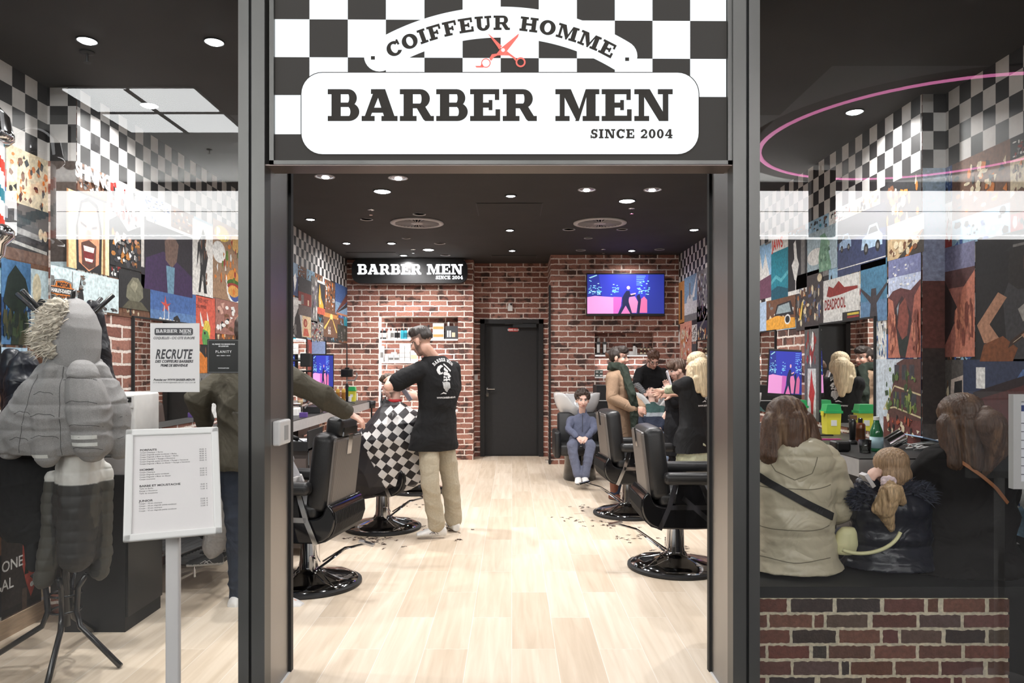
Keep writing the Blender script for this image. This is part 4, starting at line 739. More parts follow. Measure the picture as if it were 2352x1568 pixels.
Ya, Yb = 4.35, 2.58*F/(2215-CX); pic('R', 0, 0, 0, 0, bg((.10, .09, .085))+[RC(srgb(90, 60, 50), 0, 0, .5, .5), (srgb(190, 175, 165), [(.3, .55), (.35, .8), (1, .85), (1, .55)]), (K, [(.5, .62), (.55, .78), (.95, .8), (.95, .62)]), CI(K, .75, .5, .14, .08), CI(gry, .75, .5, .06, .035)]+busy(20, [cream, brn], 54, 0, .1, .4, .9), X=2.58, at=(Ya, Yb, CH+.03, .9))
Ya, Yb = 2.58*F/(2215-CX), 3.2; pic('R', 0, 0, 0, 0, bg(srgb(105, 100, 98))+[RC(srgb(50, 60, 85), 0, .62, 1, 1), (srgb(80, 110, 160), [(.4, .7), (.5, .9), (1, .95), (1, .72)]), (srgb(80, 38, 38), [(.1, .4), (.15, .65), (.55, .85), (.75, .7), (.78, .45), (.6, .3), (.3, .3)]), (srgb(40, 30, 34), [(.05, .55), (.1, .66), (.6, .88), (.62, .8)]), CI(srgb(180, 175, 170), .72, .62, .07, .1), CI(K, .72, .62, .05, .07), RC(K, .35, .22, .7, .36), (srgb(205, 140, 60), [(.2, .12), (1, .34), (1, .32), (.25, .1)]), RC(W_, .12, .7, .2, .92)], X=2.58, label='print of a dark red low car', at=(Ya, Yb, CH+.03, .95))
pic('R', 0, 0, 0, 0, bg((.10, .10, .10))+[RC(srgb(200, 200, 200), .2, .0, .75, .55), (srgb(175, 50, 48), [(.45, .02), (.4, .2), (.28, .25), (.35, .35), (.45, .55), (.55, .4), (.68, .3), (.6, .2), (.55, .02)])]+busy(24, [red_, gry, W_], 57, 0, .5, 1, 1), label='flag print with a red leaf', at=(6.08, 5.78, ZM, 1.0))
# ================= mirrors on the side walls
for (s, ya, yb, l) in (('L', 4.87, 5.80, 'wall mirror nearest the left window over the left counter'), ('L', 6.7, 7.6, 'second wall mirror along the left counter hidden by the door jamb'), ('L', 8.1, 8.97, 'wall mirror reflecting the product shelves behind the olive sleeve'), ('L', 9.9, 11.15, 'last wall mirror before the brick wall on the left side'),
                       ('R', 4.9, 5.76, 'wall mirror nearest the right window reflecting the stylists'), ('R', 6.75, 7.7, 'wall mirror behind the tilted screen on the right wall'), ('R', 8.6, 9.6, 'far wall mirror on the right side beyond the door jamb')):
    x = -2.53 if s == 'L' else 2.44; d = 1 if s == 'L' else -1
    m = MB().box(min(x+.006*d, x+.012*d), max(x+.006*d, x+.012*d), ya, yb, 1.0, ZM+.0).build('wall_mirror', MIRROR); tag(m, l, 'mirror')
    e = MB()
    for a, b, c, f_ in ((ya-.012, ya, 1.0, ZM), (yb, yb+.012, 1.0, ZM), (ya-.012, yb+.012, ZM, ZM+.012)): e.box(min(x, x+.02*d), max(x, x+.02*d), a, b, c, f_)
    e.build('mirror_frame', BLACKM, m)
# ================= worktops
def worktop(side, x_in, y0, y1, label):
    d = 1 if side == 'L' else -1; xw = -2.52 if side == 'L' else 2.43
    o = MB().box(min(xw, x_in), max(xw, x_in), y0, y1, .853, .945).build('worktop', GREYL); tag(o, label, 'worktop')
    MB().box(min(xw, x_in-.004*d), max(xw, x_in-.004*d), y0+.004, y1, .945, .952).build('black_top', mat('black_top', (.028, .027, .027), .4, noise=.2), o); return o
worktop('L', -1.95, 3.98, 10.3, 'long left worktop with grey front edge and black top'); worktop('R', 1.85, 3.9, 6.3, 'right worktop with grey front edge and black top')
def cabinet(x0, x1, y0, y1, z1, label, doors=2, front='x'):
    c = empty('base_cabinet'); tag(c, label, 'cabinet'); MB().box(x0, x1, y0, y1, .0, z1).build('body', BLACKM, c)
    xf = x1 if x1 < 0 else x0; d = 1 if x1 < 0 else -1
    for i in range(doors):
        a, b = y0+(y1-y0)*i/doors+.006, y0+(y1-y0)*(i+1)/doors-.006
        dr = MB().box(min(xf, xf+.014*d), max(xf, xf+.014*d), a, b, .08, z1-.02).build('door', BLACK, c)
        MB().box(min(xf+.014*d, xf+.03*d), max(xf+.014*d, xf+.03*d), (a+b)/2-.05, (a+b)/2+.05, z1-.12, z1-.105).build('handle', CHROME, dr)
    return c
cabinet(-2.43, -2.10, 3.97, 4.37, .85, 'black reception cabinet behind the coat rack', 1)
cabinet(-2.50, -2.12, 5.3, 6.0, .85, 'black cabinet under the left worktop', 2); cabinet(-2.50, -2.12, 7.2, 8.0, .85, 'black cabinet under the far left worktop', 2)
cabinet(2.0, 2.40, 4.02, 4.95, .85, 'dark cabinet under the near right worktop', 2); cabinet(2.14, 2.40, 5.3, 6.2, .85, 'dark cabinet under the far right worktop', 2)
# ================= barber chairs
LEATH = mat('black_leather', (.013, .013, .014), .38, bump=.12, bscale=160, noise=.1)
GLOSSB = mat('gloss_black_shell', (.008, .008, .009), .08, coat=.5)
DCHR = mat('base_chrome', (.42, .42, .43), .06, metal=1)
RUBB = mat('rubber', (.012, .012, .013), .5)
def stripe_mat():
    m = mat('ribbed_back_panel', (.11, .095, .085), .45, bump=0); nt = m.node_tree; b = nt.nodes['Principled BSDF']
    tc = nt.nodes.new('ShaderNodeTexCoord'); wv = nt.nodes.new('ShaderNodeTexWave'); wv.bands_direction = 'X'; wv.inputs['Scale'].default_value = 24; wv.inputs['Distortion'].default_value = .6
    nt.links.new(tc.outputs['Object'], wv.inputs['Vector']); mx = nt.nodes.new('ShaderNodeMixRGB'); nt.links.new(wv.outputs[0], mx.inputs[0])
    mx.inputs[1].default_value = (.075, .066, .06, 1); mx.inputs[2].default_value = (.17, .15, .135, 1); nt.links.new(mx.outputs[0], b.inputs['Base Color'])
    return m
STRIPE = stripe_mat()
def barber_chair():
    c = empty('barber_chair'); c['category'] = 'chair'
    MB().lathe([(.335, 0), (.34, .008), (.338, .022), (.32, .03), (.30, .032)], n=48).build('rubber_rim', RUBB, c, smooth=True, sharp=40)
    MB().lathe([(.315, .03), (.30, .045), (.25, .062), (.12, .088), (.085, .10), (.07, .13), (.066, .16)], n=48).build('base_disc', DCHR, c, smooth=True, sharp=60)
    MB().lathe([(.078, .10), (.066, .16), (.060, .34)], n=32).build('column', CHROME, c, smooth=True, sharp=50)
    b = MB(); b.box(-.07, -.045, -.06, -.03, .08, .2)
    b.tube([(-.06, -.06, .10), (-.06, -.27, .26), (-.06, -.42, .30)], .008, 8); b.tube([(.05, -.07, .14), (-.03, -.26, .26), (-.06, -.33, .275)], .006, 8); b.obox((-.06, -.42, .302), (.022, 0, 0), (0, .05, .012), (0, -.001, .006))
    b.build('pump_lever', DCHR, c)
    prof = [(.31, .475), (.31, .37), (.22, .325), (-.14, .325), (-.21, .345), (-.26, .39), (-.285, .46), (-.28, .53), (-.245, .585), (-.22, .56), (-.20, .50), (-.12, .475)]
    for _ in range(2): prof = [q for a_, b_ in zip(prof, prof[1:]+prof[:1]) for q in ((a_[0]*.75+b_[0]*.25, a_[1]*.75+b_[1]*.25), (a_[0]*.25+b_[0]*.75, a_[1]*.25+b_[1]*.75))]
    s = MB()
    for k in range(1): s.prism(prof, (-.255, 0, 0), (0, 1, 0), (0, 0, 1), (.51, 0, 0))
    sh = s.build('seat_shell', GLOSSB, c); bm_ = sh.modifiers.new('b', 'BEVEL'); bm_.width = .012; bm_.segments = 3; bm_.limit_method = 'ANGLE'; bm_.angle_limit = R(50); sh.data.polygons.foreach_set('use_smooth', [True]*len(sh.data.polygons)); sh.data.set_sharp_from_angle(angle=R(60))
    # ribs of the rear quarter
    r = MB()
    for k in range(22):
        x = -.235+.47*k/21; r.tube([(x, -.15, .327), (x, -.215, .346), (x, -.265, .392), (x, -.288, .46), (x, -.283, .53)], .006, 6)
    r.build('ribbed_apron', RUBB, c)
    for sx in (-1, 1):
        X = sx*.262
        t = MB()
        for a, d in (((-.165, .327), (-.10, .475)), ((-.10, .478), (.31, .478)), ((-.10, .475), (-.05, .64)), ((.12, .64), (.20, .478))):
            a3, d3 = Vector((X, *a)), Vector((X, *d)); dr = (d3-a3).normalized(); up = Vector((sx, 0, 0)).cross(dr); t.obox((a3+d3)/2, (d3-a3)/2, up*.016, (.006, 0, 0))
        t.build('chrome_trim', CHROME, c)
        MB().prism([(-.06, .48), (.16, .48), (.11, .65), (-.03, .65)], (X-.004-(.004 if sx > 0 else 0), 0, 0), (0, 1, 0), (0, 0, 1), (.008, 0, 0)).build('side_panel', GLOSSB, c)
        p = MB().bbox(X+sx*.028-.05, X+sx*.028+.05, -.14, .36, .64, .72, .028, 3).build('armrest', LEATH, c, smooth=True)
        q = MB(); q.obox((X+sx*.028, .375, .67), (.03, 0, 0), (0, .02, 0), (0, 0, .022)); q.build('end_plate', CHROME, p)
    MB().bbox(-.245, .245, -.16, .32, .475, .575, .035, 4).build('seat_cushion', LEATH, c, smooth=True)
    # backrest leaning back
    M = Matrix.Translation((0, -.155, .52)) @ Matrix.Rotation(math.radians(6.5), 4, 'X')
    b = MB(); b.M = M; b.bbox(-.245, .245, -.06, .085, 0, .50, .05, 4); br = b.build('backrest', LEATH, c, smooth=True)
    b = MB(); b.M = M; b.bbox(-.215, .215, -.075, -.05, .02, .475, .02, 2); b.build('back_panel', STRIPE, br)
    b = MB(); b.M = M; b.box(-.035, .035, -.080, -.07, .36, .49); b.build('headrest_bracket', CHROME, br)
    b = MB(); b.obox((.27, .16, .40), (.009, 0, 0), (0, .16, -.14), (0, .010, .012)); b.tube([(.27, .30, .27), (.27, .40, .20)], .012, 8); b.build('recline_lever', CHROME, c)
    f = MB()
    for sx in (-1, 1): f.obox((sx*.15, .44, .265), (.007, 0, 0), (0, .19, -.115), (0, .010, .016)); f.frustum((sx*.15, .74, .16), (sx*.15, .74, .05), .008, .008, 8)
    f.box(-.2, .2, .60, .62, .15, .17); fr_ = f.build('footrest_frame', CHROME, c)
    al = mat('ribbed_aluminium', (.42, .42, .43), .3, metal=.9)
    g = MB(); g.box(-.22, .22, .60, .86, .15, .165)
    for k in range(12): g.box(-.215+.037*k, -.2+.037*k, .605, .855, .165, .171)
    g.build('footplate', al, fr_)
    g = MB(); g.M = Matrix.Translation((0, .90, .185)) @ Matrix.Rotation(math.radians(35), 4, 'X'); g.box(-.20, .20, -.02, .2, 0, .012)
    for k in range(8): g.box(-.195, .195, -.01+.026*k, .002+.026*k, .012, .018)
    g.build('footplate', al, fr_)
    return c
CH0 = barber_chair(); chairs = {}
for i, (k_, x, y, rz, l) in enumerate((('A', -1.34, 4.85, 80, 'black barber chair with headrest held by the hand in olive sleeve, nearest the left jamb'), ('B', -1.147, 6.51, 78, 'black barber chair under the checkered cape beside the standing barber'), ('C', -1.09, 8.4, 82, 'black barber chair mostly hidden behind the barber, furthest on the left'),
                                      ('D', 1.13, 7.12, -85.5, 'black barber chair in front of the woman in camel coat'), ('E', 1.17, 5.25, -90, 'empty black barber chair nearest the right door jamb'))):
    c = CH0 if i == 0 else copy_tree(CH0); c.location = (x, y, 0); c.rotation_euler = (0, 0, R(rz)); c['label'] = l; c['group'] = 'barber chairs'; chairs[k_] = c
# headrest on the first chair
def headrest(ch):
    M = Matrix.Translation((0, -.215, .985)) @ Matrix.Rotation(math.radians(6.5), 4, 'X')
    h = MB(); h.M = M; h.bbox(-.14, .14, -.06, .055, 0, .13, .035, 4); o = h.build('headrest', LEATH, ch, smooth=True)
    h = MB(); h.M = M; h.box(-.11, .11, -.068, -.058, .015, .07); h.build('headrest_plate', CHROME, o)
headrest(chairs['A'])
# ================= shampoo units
PORC = mat('white_ceramic', (.72, .72, .72), .12, coat=.4)
def shampoo(x, y, label):
    c = empty('shampoo_chair', (x, y, 0)); tag(c, label, 'shampoo chair', 'white basin shampoo chairs')
    MB().loft([((0, .05, z), (r_, 0, 0), (0, r_*1.1, 0)) for z, r_ in ((0, .2), (.02, .21), (.25, .19), (.34, .2))], 28).build('pedestal', GLOSSB, c, smooth=True, sharp=50)
    MB().bbox(-.27, .27, -.27, .25, .33, .47, .03, 3).build('seat', LEATH, c, smooth=True)
    b = MB(); b.M = Matrix.Translation((0, .24, .42)) @ Matrix.Rotation(R(-10), 4, 'X'); b.bbox(-.27, .27, -.05, .06, 0, .42, .035, 3); b.build('backrest', LEATH, c, smooth=True)
    for s in (-1, 1):
        a = MB(); a.bbox(s*.30-.04, s*.30+.04, -.27, .28, .30, .63, .03, 3); a.build('armrest', LEATH, c, smooth=True)
    # basin: bowl with a neck notch towards the sitter
    n, mm = 40, 12; vs = []; fs = []
    for i in range(mm+1):
        t = i/mm
        for k in range(n):
            a = 2*math.pi*k/n; ux, uy = math.cos(a), math.sin(a); rim = 1.08-.20*math.exp(-((a-1.5*math.pi)/.42)**2)-.02*uy
            s_ = math.sin(t*math.pi/2)**.75; hgt = .72+(rim-.72)*(1-math.cos(t*math.pi/2))**.8
            vs.append((ux*.30*s_, .47+uy*.27*s_, hgt))
    for i in range(mm): fs += [(i*n+k, i*n+(k+1) % n, (i+1)*n+(k+1) % n, (i+1)*n+k) for k in range(n)]
    o = MB().add(vs, fs).build('basin', PORC, c, smooth=True); so = o.modifiers.new('s', 'SOLIDIFY'); so.thickness = .02; so.offset = 0
    MB().box(-.1, .1, .42, .56, .0, .75).build('basin_column', BLACKM, c)
    return c
shampoo(.86, 9.25, 'shampoo chair with white basin where the boy in blue tracksuit sits'); shampoo(1.86, 9.25, 'shampoo chair with white basin where the boy leans back for a wash')
o = MB().box(1.18, 1.55, 10.2, 10.66, 0, P(0, 884, 10.4).z).build('back_bar_cabinet', BLACKM); tag(o, 'black cabinet between the two shampoo basins against the brick wall', 'cabinet')
MB().box(1.18, 1.55, 10.19, 10.2, P(0, 918, 10.4).z-.006, P(0, 918, 10.4).z+.004).build('light_line', WHITEP, o)
# ================= small goods
def bottle(name, c, h, r, body, cap, label=None, lab=None, cat='bottle', grp=None, sq=False, mt=None, rest=None):
    b = MB(); b.cur = body; x, y, z = c
    if sq: b.box(x-r, x+r, y-r*.8, y+r*.8, z, z+h*.78)
    else: b.lathe([(r*.9, z), (r, z+.004), (r, z+h*.68), (r*.85, z+h*.76), (r*.4, z+h*.8), (r*.38, z+h*.84)], (x, y, 0), 18)
    o = b.build(name, mt or GLOSSC, None, colors=True, smooth=not sq, sharp=40)
    q = MB(); q.cur = cap; q.lathe([(r*.45, z+h*.79), (r*.45, z+h*.97), (r*.3, z+h), (0, z+h)], (x, y, 0), 14); q.build('cap', GLOSSC, o, colors=True)
    if lab:
        l = MB(); l.cur = lab
        if sq: l.box(x-r*.7, x+r*.7, y-r*.8-.0015, y-r*.8, z+h*.12, z+h*.62)
        else: l.lathe([(r*1.015, z+h*.15), (r*1.015, z+h*.55)], (x, y, 0), 18)
        l.build('label_band', GLOSSC, o, colors=True)
    tag(o, label, cat, grp); return o
def carton(x0, x1, y, z, h, c, label, d=.09, stripe=None, grp=None, cat='box'):
    m = MB(); m.cur = c; m.box(x0, x1, y, y+d, z, z+h)
    if stripe: m.cur = stripe; m.box(x0+.006, x1-.006, y-.001, y, z+h*.25, z+h*.6)
    return tag(m.build('product_box', FLAT, None, colors=True), label, cat, grp)
YN = 11.27; s1 = ZS1+.006; s2 = ZS2+.006; s3 = ZS3+.006; px_ = lambda X, Y=YN: P(840+X/6.535, 0, Y).x
nb = 'bottles and boxes in the left brick niche'
WT, BK_, TEAL = (.75, .74, .73), (.02, .02, .022), srgb(60, 165, 185)
for X, h, r, bc, cc, lb, l in ((215, .17, .03, BK_, WT, WT, 'black bottle with white label at the left end of the niche shelf'), (280, .17, .03, BK_, WT, WT, 'second black bottle with white label in the niche'), (350, .17, .028, WT, WT, None, 'white bottle beside the black bottles in the niche'), (405, .17, .028, WT, WT, gry, 'white bottle with grey band in the niche'),
                              (455, .16, .028, WT, BK_, BK_, 'white square bottle with black cap in the niche'), (500, .16, .028, WT, BK_, BK_, 'black capped white bottle beside the teal ones'), (545, .17, .03, TEAL, BK_, None, 'left of two teal bottles in the niche'), (595, .17, .03, TEAL, BK_, srgb(40, 120, 140), 'right of two teal bottles in the niche'),
                              (645, .18, .026, WT, WT, gry, 'white bottle right of the teal ones'), (690, .18, .026, WT, WT, None, 'tall white bottle just left of the barber head'), (735, .18, .024, WT, WT, gry, 'white bottle partly behind the barber head'), (945, .22, .03, WT, BK_, BK_, 'white bottle with black pump right of the barber head')):
    bottle('product_bottle', (px_(X), YN, s1), h, r, bc, cc, l, lb, grp=nb, sq=X in (455, 500))
carton(px_(1010), px_(1175), YN-.03, s1, .12, WT, 'lower white box with gold stripe on the top niche shelf', stripe=srgb(190, 150, 90), grp=nb); carton(px_(1010), px_(1175), YN-.03, s1+.121, .12, WT, 'upper white box with gold stripe on the top niche shelf', stripe=srgb(190, 150, 90), grp=nb)
g = carton(px_(1195), px_(1385), YN-.03, s1, .2, (.05, .05, .055), 'dark gift box with small bottles at the right end of the niche', grp=nb); q = MB(); q.cur = WT; 
for a in (1235, 1270): q.box(px_(a)-.012, px_(a)+.012, YN-.033, YN-.03, s1+.03, s1+.13)
q.cur = cream; q.box(px_(1325)-.03, px_(1325)+.02, YN-.033, YN-.03, s1+.03, s1+.1); q.build('box_print', FLAT, g, colors=True)
bottle('product_bottle', (px_(1240), YN+.03, s1+.2), .08, .018, WT, BK_, 'small bottle standing on the dark gift box', grp=nb)
for x0, x1, h, st_, l in ((195, 272, .24, gry, 'tall white box at the left end of the lower niche shelf'), (290, 338, .1, None, 'small white box beside the tall white box'), (345, 425, .1, gry, 'flat white box with grey stripe left of the stack'), (430, 508, .1, gry, 'flat white box with grey stripe touching the stack'), (675, 780, .17, cream, 'cream box behind the barber shoulder')):
    carton(px_(x0), px_(x1), YN-.03, s2, h, WT, l, stripe=st_, grp=nb)
carton(px_(385), px_(462), YN-.03, s2+.1, .045, WT, 'small white box lying on the flat boxes', grp=nb)
for k in range(4):
    for j, (a, b) in enumerate(((512, 588), (594, 668))): carton(px_(a), px_(b), YN-.03, s2+.068*k, .064, WT, 'white box in the %s stack, %s' % (('left', 'right')[j], ('at the bottom', 'second from the bottom', 'third from the bottom', 'on top')[k]), grp=nb, stripe=(.6, .6, .6))
for i, X in enumerate((200, 235, 270, 300)): bottle('dark_bottle', (px_(X), YN-.01*(i % 2), s3), .2-.015*(i % 3), .028, BK_, BK_, ('leftmost', 'second', 'third', 'rightmost')[i]+' dark bottle on the bottom niche shelf below the boy', (.08, .08, .09), grp=nb)
bottle('dark_bottle', (px_(215), YN+.05, s3), .33, .03, BK_, BK_, 'tall dark bottle at the back of the bottom niche shelf', grp=nb)
z1 = ZR1+.006; YR = 10.76; px2 = lambda X: P(1240+X/4.6125, 0, YR).x; nr = 'goods in the right brick niche'
for X, h, r, bc, cc, lb, l in ((617, .24, .028, BK_, WT, WT, 'left tall black and white bottle in the right niche'), (685, .24, .028, BK_, WT, WT, 'right tall black and white bottle in the right niche'), (1000, .16, .022, WT, BK_, None, 'white bottle with black pump in the right niche'), (1022, .11, .014, WT, WT, None, 'thin white tube beside the pump bottle')):
    bottle('product_bottle', (px2(X), YR, z1), h, r, bc, cc, l, lb, grp=nr, sq=X < 700)
carton(px2(945), px2(985), YR-.03, z1, .05, WT, 'small white box on the right niche shelf', grp=nr)
for i in range(4):
    for j in range(2): bottle('dark_jar', (px2(1075+i*38), YR, z1+.06*j), .058, .017, (.06, .045, .035), BK_, ('leftmost', 'second', 'third', 'rightmost')[i]+' dark jar of the '+('lower', 'upper')[j]+' row behind the bending barber', cream, 'jar', nr)
zz = P(0, 866, 10.7).z+.006
for i in range(2):
    for j in range(2): carton(px2(585+i*42), px2(623+i*42), YR-.03, zz+.05*j, .046, (.03, .06, .05), ('left', 'right')[i]+' dark green box of the '+('lower', 'upper')[j]+' pair in the right niche', stripe=WT, grp=nr)
# ---- logo sign on the back wall
def box_sign():
    e = empty('logo_sign'); tag(e, 'black rounded lit logo sign hanging over the left brick wall', 'sign'); Y = 11.0
    a, b = P(808, 650, Y), P(1073, 593, Y); q = rrect(a.x, a.z, b.x, b.z, .13); MB().prism(q, (0, Y, 0), (1, 0, 0), (0, 0, 1), (0, .14, 0)).build('sign_box', BLACK, e)
    q = rrect(a.x+.02, a.z+.02, b.x-.02, b.z-.02, .12); 
    m = MB(); x0 = P(821, 0, Y).x; x1 = P(1063, 0, Y).x
    put(m, slab_line('BARBER MEN', 23.5*Y/F, x1-x0, .07), (x0, Y, P(0, 630, Y).z), (1, 0, 0), (0, 0, 1), (0, -1, 0), 3)
    x2 = P(1001, 0, Y).x; put(m, slab_line('SINCE 2004', 8*Y/F, x1-x2, .12), (x2, Y, P(0, 641, Y).z), (1, 0, 0), (0, 0, 1), (0, -1, 0), 3)
    m.build('lit_lettering', mat('lit_letters', (.8, .8, .8), .5, emit=(.9, .95, 1), estr=1.6), e)
box_sign()
# ---- screens
def screen_pic(m, o, u, v, n, Wd, Ht, seed=0):
    def q(c, pts, l): m.cur = c; put(m, [[(a*Wd, b*Ht) for a, b in pts]], o, u, v, n, l, eps=.0006)
    q((.02, .03, .25), [(0, 0), (1, 0), (1, 1), (0, 1)], 1); r = random.Random(3)
    q((.03, .04, .42), [(.2, .3), (.75, .3), (.8, 1), (.15, 1)], 2)
    for i in range(90):
        x, y = r.choice((r.uniform(.01, .1), r.uniform(.12, .17), r.uniform(.3, .4), r.uniform(.64, .8))), r.uniform(.48, .85 if r.random() < .4 else .66); q((.2, .55, .8) if r.random() < .7 else (.5, .8, .9), [(x, y), (x+.02, y), (x+.02, y+.018), (x, y+.018)], 3)
    for i in range(6): q((.15, .35, .8), [(.64, .95-.045*i), (.76-.01*i, .95-.045*i), (.76-.01*i, .965-.045*i), (.64, .965-.045*i)], 3)
    q((.75, .3, .62), [(0, 0), (0, .42), (.1, .45), (.34, .42), (.34, 0)], 4); q((.55, .12, .45), [(.34, 0), (.34, .43), (.45, .42), (.44, .2), (.4, 0)], 4)
    q((.65, .16, .40), [(.44, .0), (.5, .2), (.56, .0)], 4); q((.7, .2, .4), [(.53, .3), (.55, .42), (.62, .44), (.66, .3), (.64, .02), (.58, .02)], 4)
    q((.6, .13, .3), [(.68, .02), (.69, .35), (.74, .44), (.78, .35), (.78, .02)], 4)
    q((.012, .015, .06), [(.4, 0), (.46, .2), (.455, .4), (.48, .5), (.51, .58), (.55, .58), (.56, .48), (.62, .5), (.62, .46), (.54, .42), (.54, .3), (.585, 0), (.56, 0), (.5, .22), (.44, 0)], 5)
    q((.7, .4, .45), circ(.535, .66, .022, 12, .045), 5); q((.7, .4, .45), [(.56, .5), (.63, .53), (.63, .5), (.57, .47)], 6); q((.012, .015, .06), [(.65, .0), (.66, .3), (.64, .45), (.68, .5), (.7, .35), (.68, 0)], 5); q((.3, .6, .7), [(.02, .92), (.12, .99), (.13, .97), (.04, .9)], 4)
SCR = mat('screen_picture', rough=.35, attr=True, emit=(1, 1, 1), estr=.85)
def tv(name, label, c, Wd, Ht, yaw, roll=0, es=1.0):
    e = empty(name, c, yaw); tag(e, label, 'screen'); e.rotation_euler = (0, roll, yaw)
    MB().bbox(-Wd/2-.012, Wd/2+.012, -.0, .05, -Ht/2-.035, Ht/2+.018, .006, 2).build('casing', BLACK, e)
    m = MB(); screen_pic(m, Vector((-Wd/2, -.001, -Ht/2)), (1, 0, 0), (0, 0, 1), (0, -1, 0), Wd, Ht); m.build('picture', SCR if es == 1 else mat('screen_picture_%d' % (es*100), rough=.35, attr=True, emit=(1, 1, 1), estr=es), e, colors=True)
    return e
a, b = P(1348, 720, 10.6), P(1526, 630, 10.6); t = tv('television', 'wall television showing dancers over the right brick wall', ((a.x+b.x)/2, 10.6, (a.z+b.z)/2), b.x-a.x-.01, b.z-a.z, 0); MB().box(-.2, .2, .05, .1, -.1, .1).build('wall_mount', BLACKM, t)
t = tv('station_screen', 'tilted screen on an arm above the right worktop', P(1812, 856, 6.2), .32, .36, R(-22), R(3), .5); MB().tube([(0, .05, 0), (.19, .12, 0)], .012).build('arm', BLACKM, t)
t = tv('station_screen', 'portrait shaped screen on an arm above the left worktop', P(742, 852, 8.9), .24, .38, R(25), 0, .75); MB().tube([(0, .05, 0), (-.24, .14, 0)], .012).build('arm', BLACKM, t)
o = MB().bbox(*[v for v in (P(689, 0, 8.2).x, P(712, 0, 8.2).x, 8.2, 8.28, P(0, 842, 8.2).z, P(0, 811, 8.2).z)], .008, 2).build('monitor_back', BLACKM); tag(o, 'dark screen seen from behind left of the portrait screen', 'screen')
MB().tube([(o.data.vertices[0].co.x, 8.28, 1.5), (-2.52, 8.3, 1.5)], .01).build('arm', BLACKM, o)
# ---- wall camera, light switch, door stop
e = empty('security_camera', P(1172, 706, 11.59)); tag(e, 'small white security camera over the black door', 'camera'); MB().bbox(-.04, .04, -.05, .01, -.06, .02, .01, 2).build('body', WHITEP, e); MB().ell((0, -.03, .035), (.035, .035, .035)).build('camera_head', WHITEP, e, smooth=True); MB().ell((.012, -.055, .045), (.018, .018, .018)).build('lens', BLACK, e, smooth=True)
o = MB().box(P(1089, 0, 11.58).x, P(1097, 0, 11.58).x, 11.585, 11.6, P(0, 873, 11.6).z, P(0, 861, 11.6).z).build('light_switch', WHITEP); tag(o, 'white light switch left of the black door', 'switch')
MB().box(P(1093, 0, 11.58).x, P(1093.6, 0, 11.58).x, 11.583, 11.585, P(0, 872, 11.6).z, P(0, 862, 11.6).z).build('rocker', BLACKM, o)
q = P(1259, 1062, 1); Yd = CH*F/(1063-HY); o = MB().lathe([(.045, 0), (.045, .045), (.04, .05), (0, .05)], ((1259-CX)*Yd/F, Yd, 0), 24).build('floor_tin', CHROME, smooth=True, sharp=40); tag(o, 'small round metal tin on the floor by the alcove corner', 'tin')
# ---- left worktop goods
zt = .952
def on_counter(x, y, side): # pixel of the base on the worktop
    Y = (CH-zt)*F/(y-HY); return ((x-CX)*Y/F, Y)
def towel_warmer():
    e = empty('towel_warmer', (-2.27, 4.22, zt)); tag(e, 'white towel warmer cabinet with round window on the left worktop', 'appliance')
    MB().bbox(-.16, .16, -.12, .16, 0, .34, .015, 3).build('body', WHITEP, e, smooth=True, sharp=50); MB().box(-.15, .15, -.127, -.12, .26, .325).build('top_panel', WHITEP, e)
    MB().box(.04, .14, -.132, -.127, .29, .318).build('control_panel', BLACK, e); r_ = MB().lathe([(.085, 0), (.085, -.012), (.068, -.014)], (.045, -.12, .13), 32, 'y').build('window_ring', CHROME, e, smooth=True)
    MB().lathe([(.07, -.004), (0, -.004)], (.045, -.12, .13), 32, 'y').build('window_pane', BLACK, e); MB().lathe([(.006, 0), (.006, -.004), (0, -.004)], (.06, -.132, .304), 12, 'y').build('button', WHITEP, e); MB().lathe([(.006, 0), (.006, -.004), (0, -.004)], (.12, -.132, .304), 12, 'y').build('button', WHITEP, e)
towel_warmer()
def sharps_bin(x, y, h, label):
    e = empty('sharps_bin', (x, y, zt)); tag(e, label, 'bin', 'yellow bins with green lids'); k = h/.21
    YEL, GRN = mat('yellow_plastic', srgb(225, 215, 70), .35), mat('green_plastic', srgb(50, 165, 95), .35)
    MB().prism([(-.045*k, 0), (.045*k, 0), (.052*k, .15*k), (-.052*k, .15*k)], (0, -.045*k, 0), (1, 0, 0), (0, 0, 1), (0, .09*k, 0)).build('body', YEL, e)
    m = MB(); m.box(-.06*k, .06*k, -.055*k, .055*k, .148*k, .165*k); m.prism([(-.055*k, .165*k), (.055*k, .165*k), (.045*k, .21*k), (-.045*k, .21*k)], (0, -.045*k, 0), (1, 0, 0), (0, 0, 1), (0, .09*k, 0)); m.build('lid', GRN, e); MB().box(-.02*k, .02*k, -.047*k, -.045*k, .06*k, .10*k).build('sticker', WHITEP, e)
    MB().box(-.066*k, -.06*k, -.02, .02, .13*k, .16*k).build('handle', YEL, e)
sharps_bin(*on_counter(809, 921, 'L'), .2, 'yellow bin with green lid at the far end of the left worktop'); sharps_bin(*on_counter(1909, 996, 'R'), .215, 'yellow bin with green lid before the near right mirror'); sharps_bin(2.33, 5.95, .215, 'yellow bin with green lid half hidden by the brown hair')
for x, l in ((776, 'left of two gold spray cans by the camera'), (789, 'right of two gold spray cans by the camera')):
    X, Y = on_counter(x, 920, 'L'); bottle('spray_can', (X, Y, zt), .21, .027, srgb(190, 150, 70), srgb(230, 220, 200), l, srgb(150, 100, 45), 'spray can', 'gold spray cans')
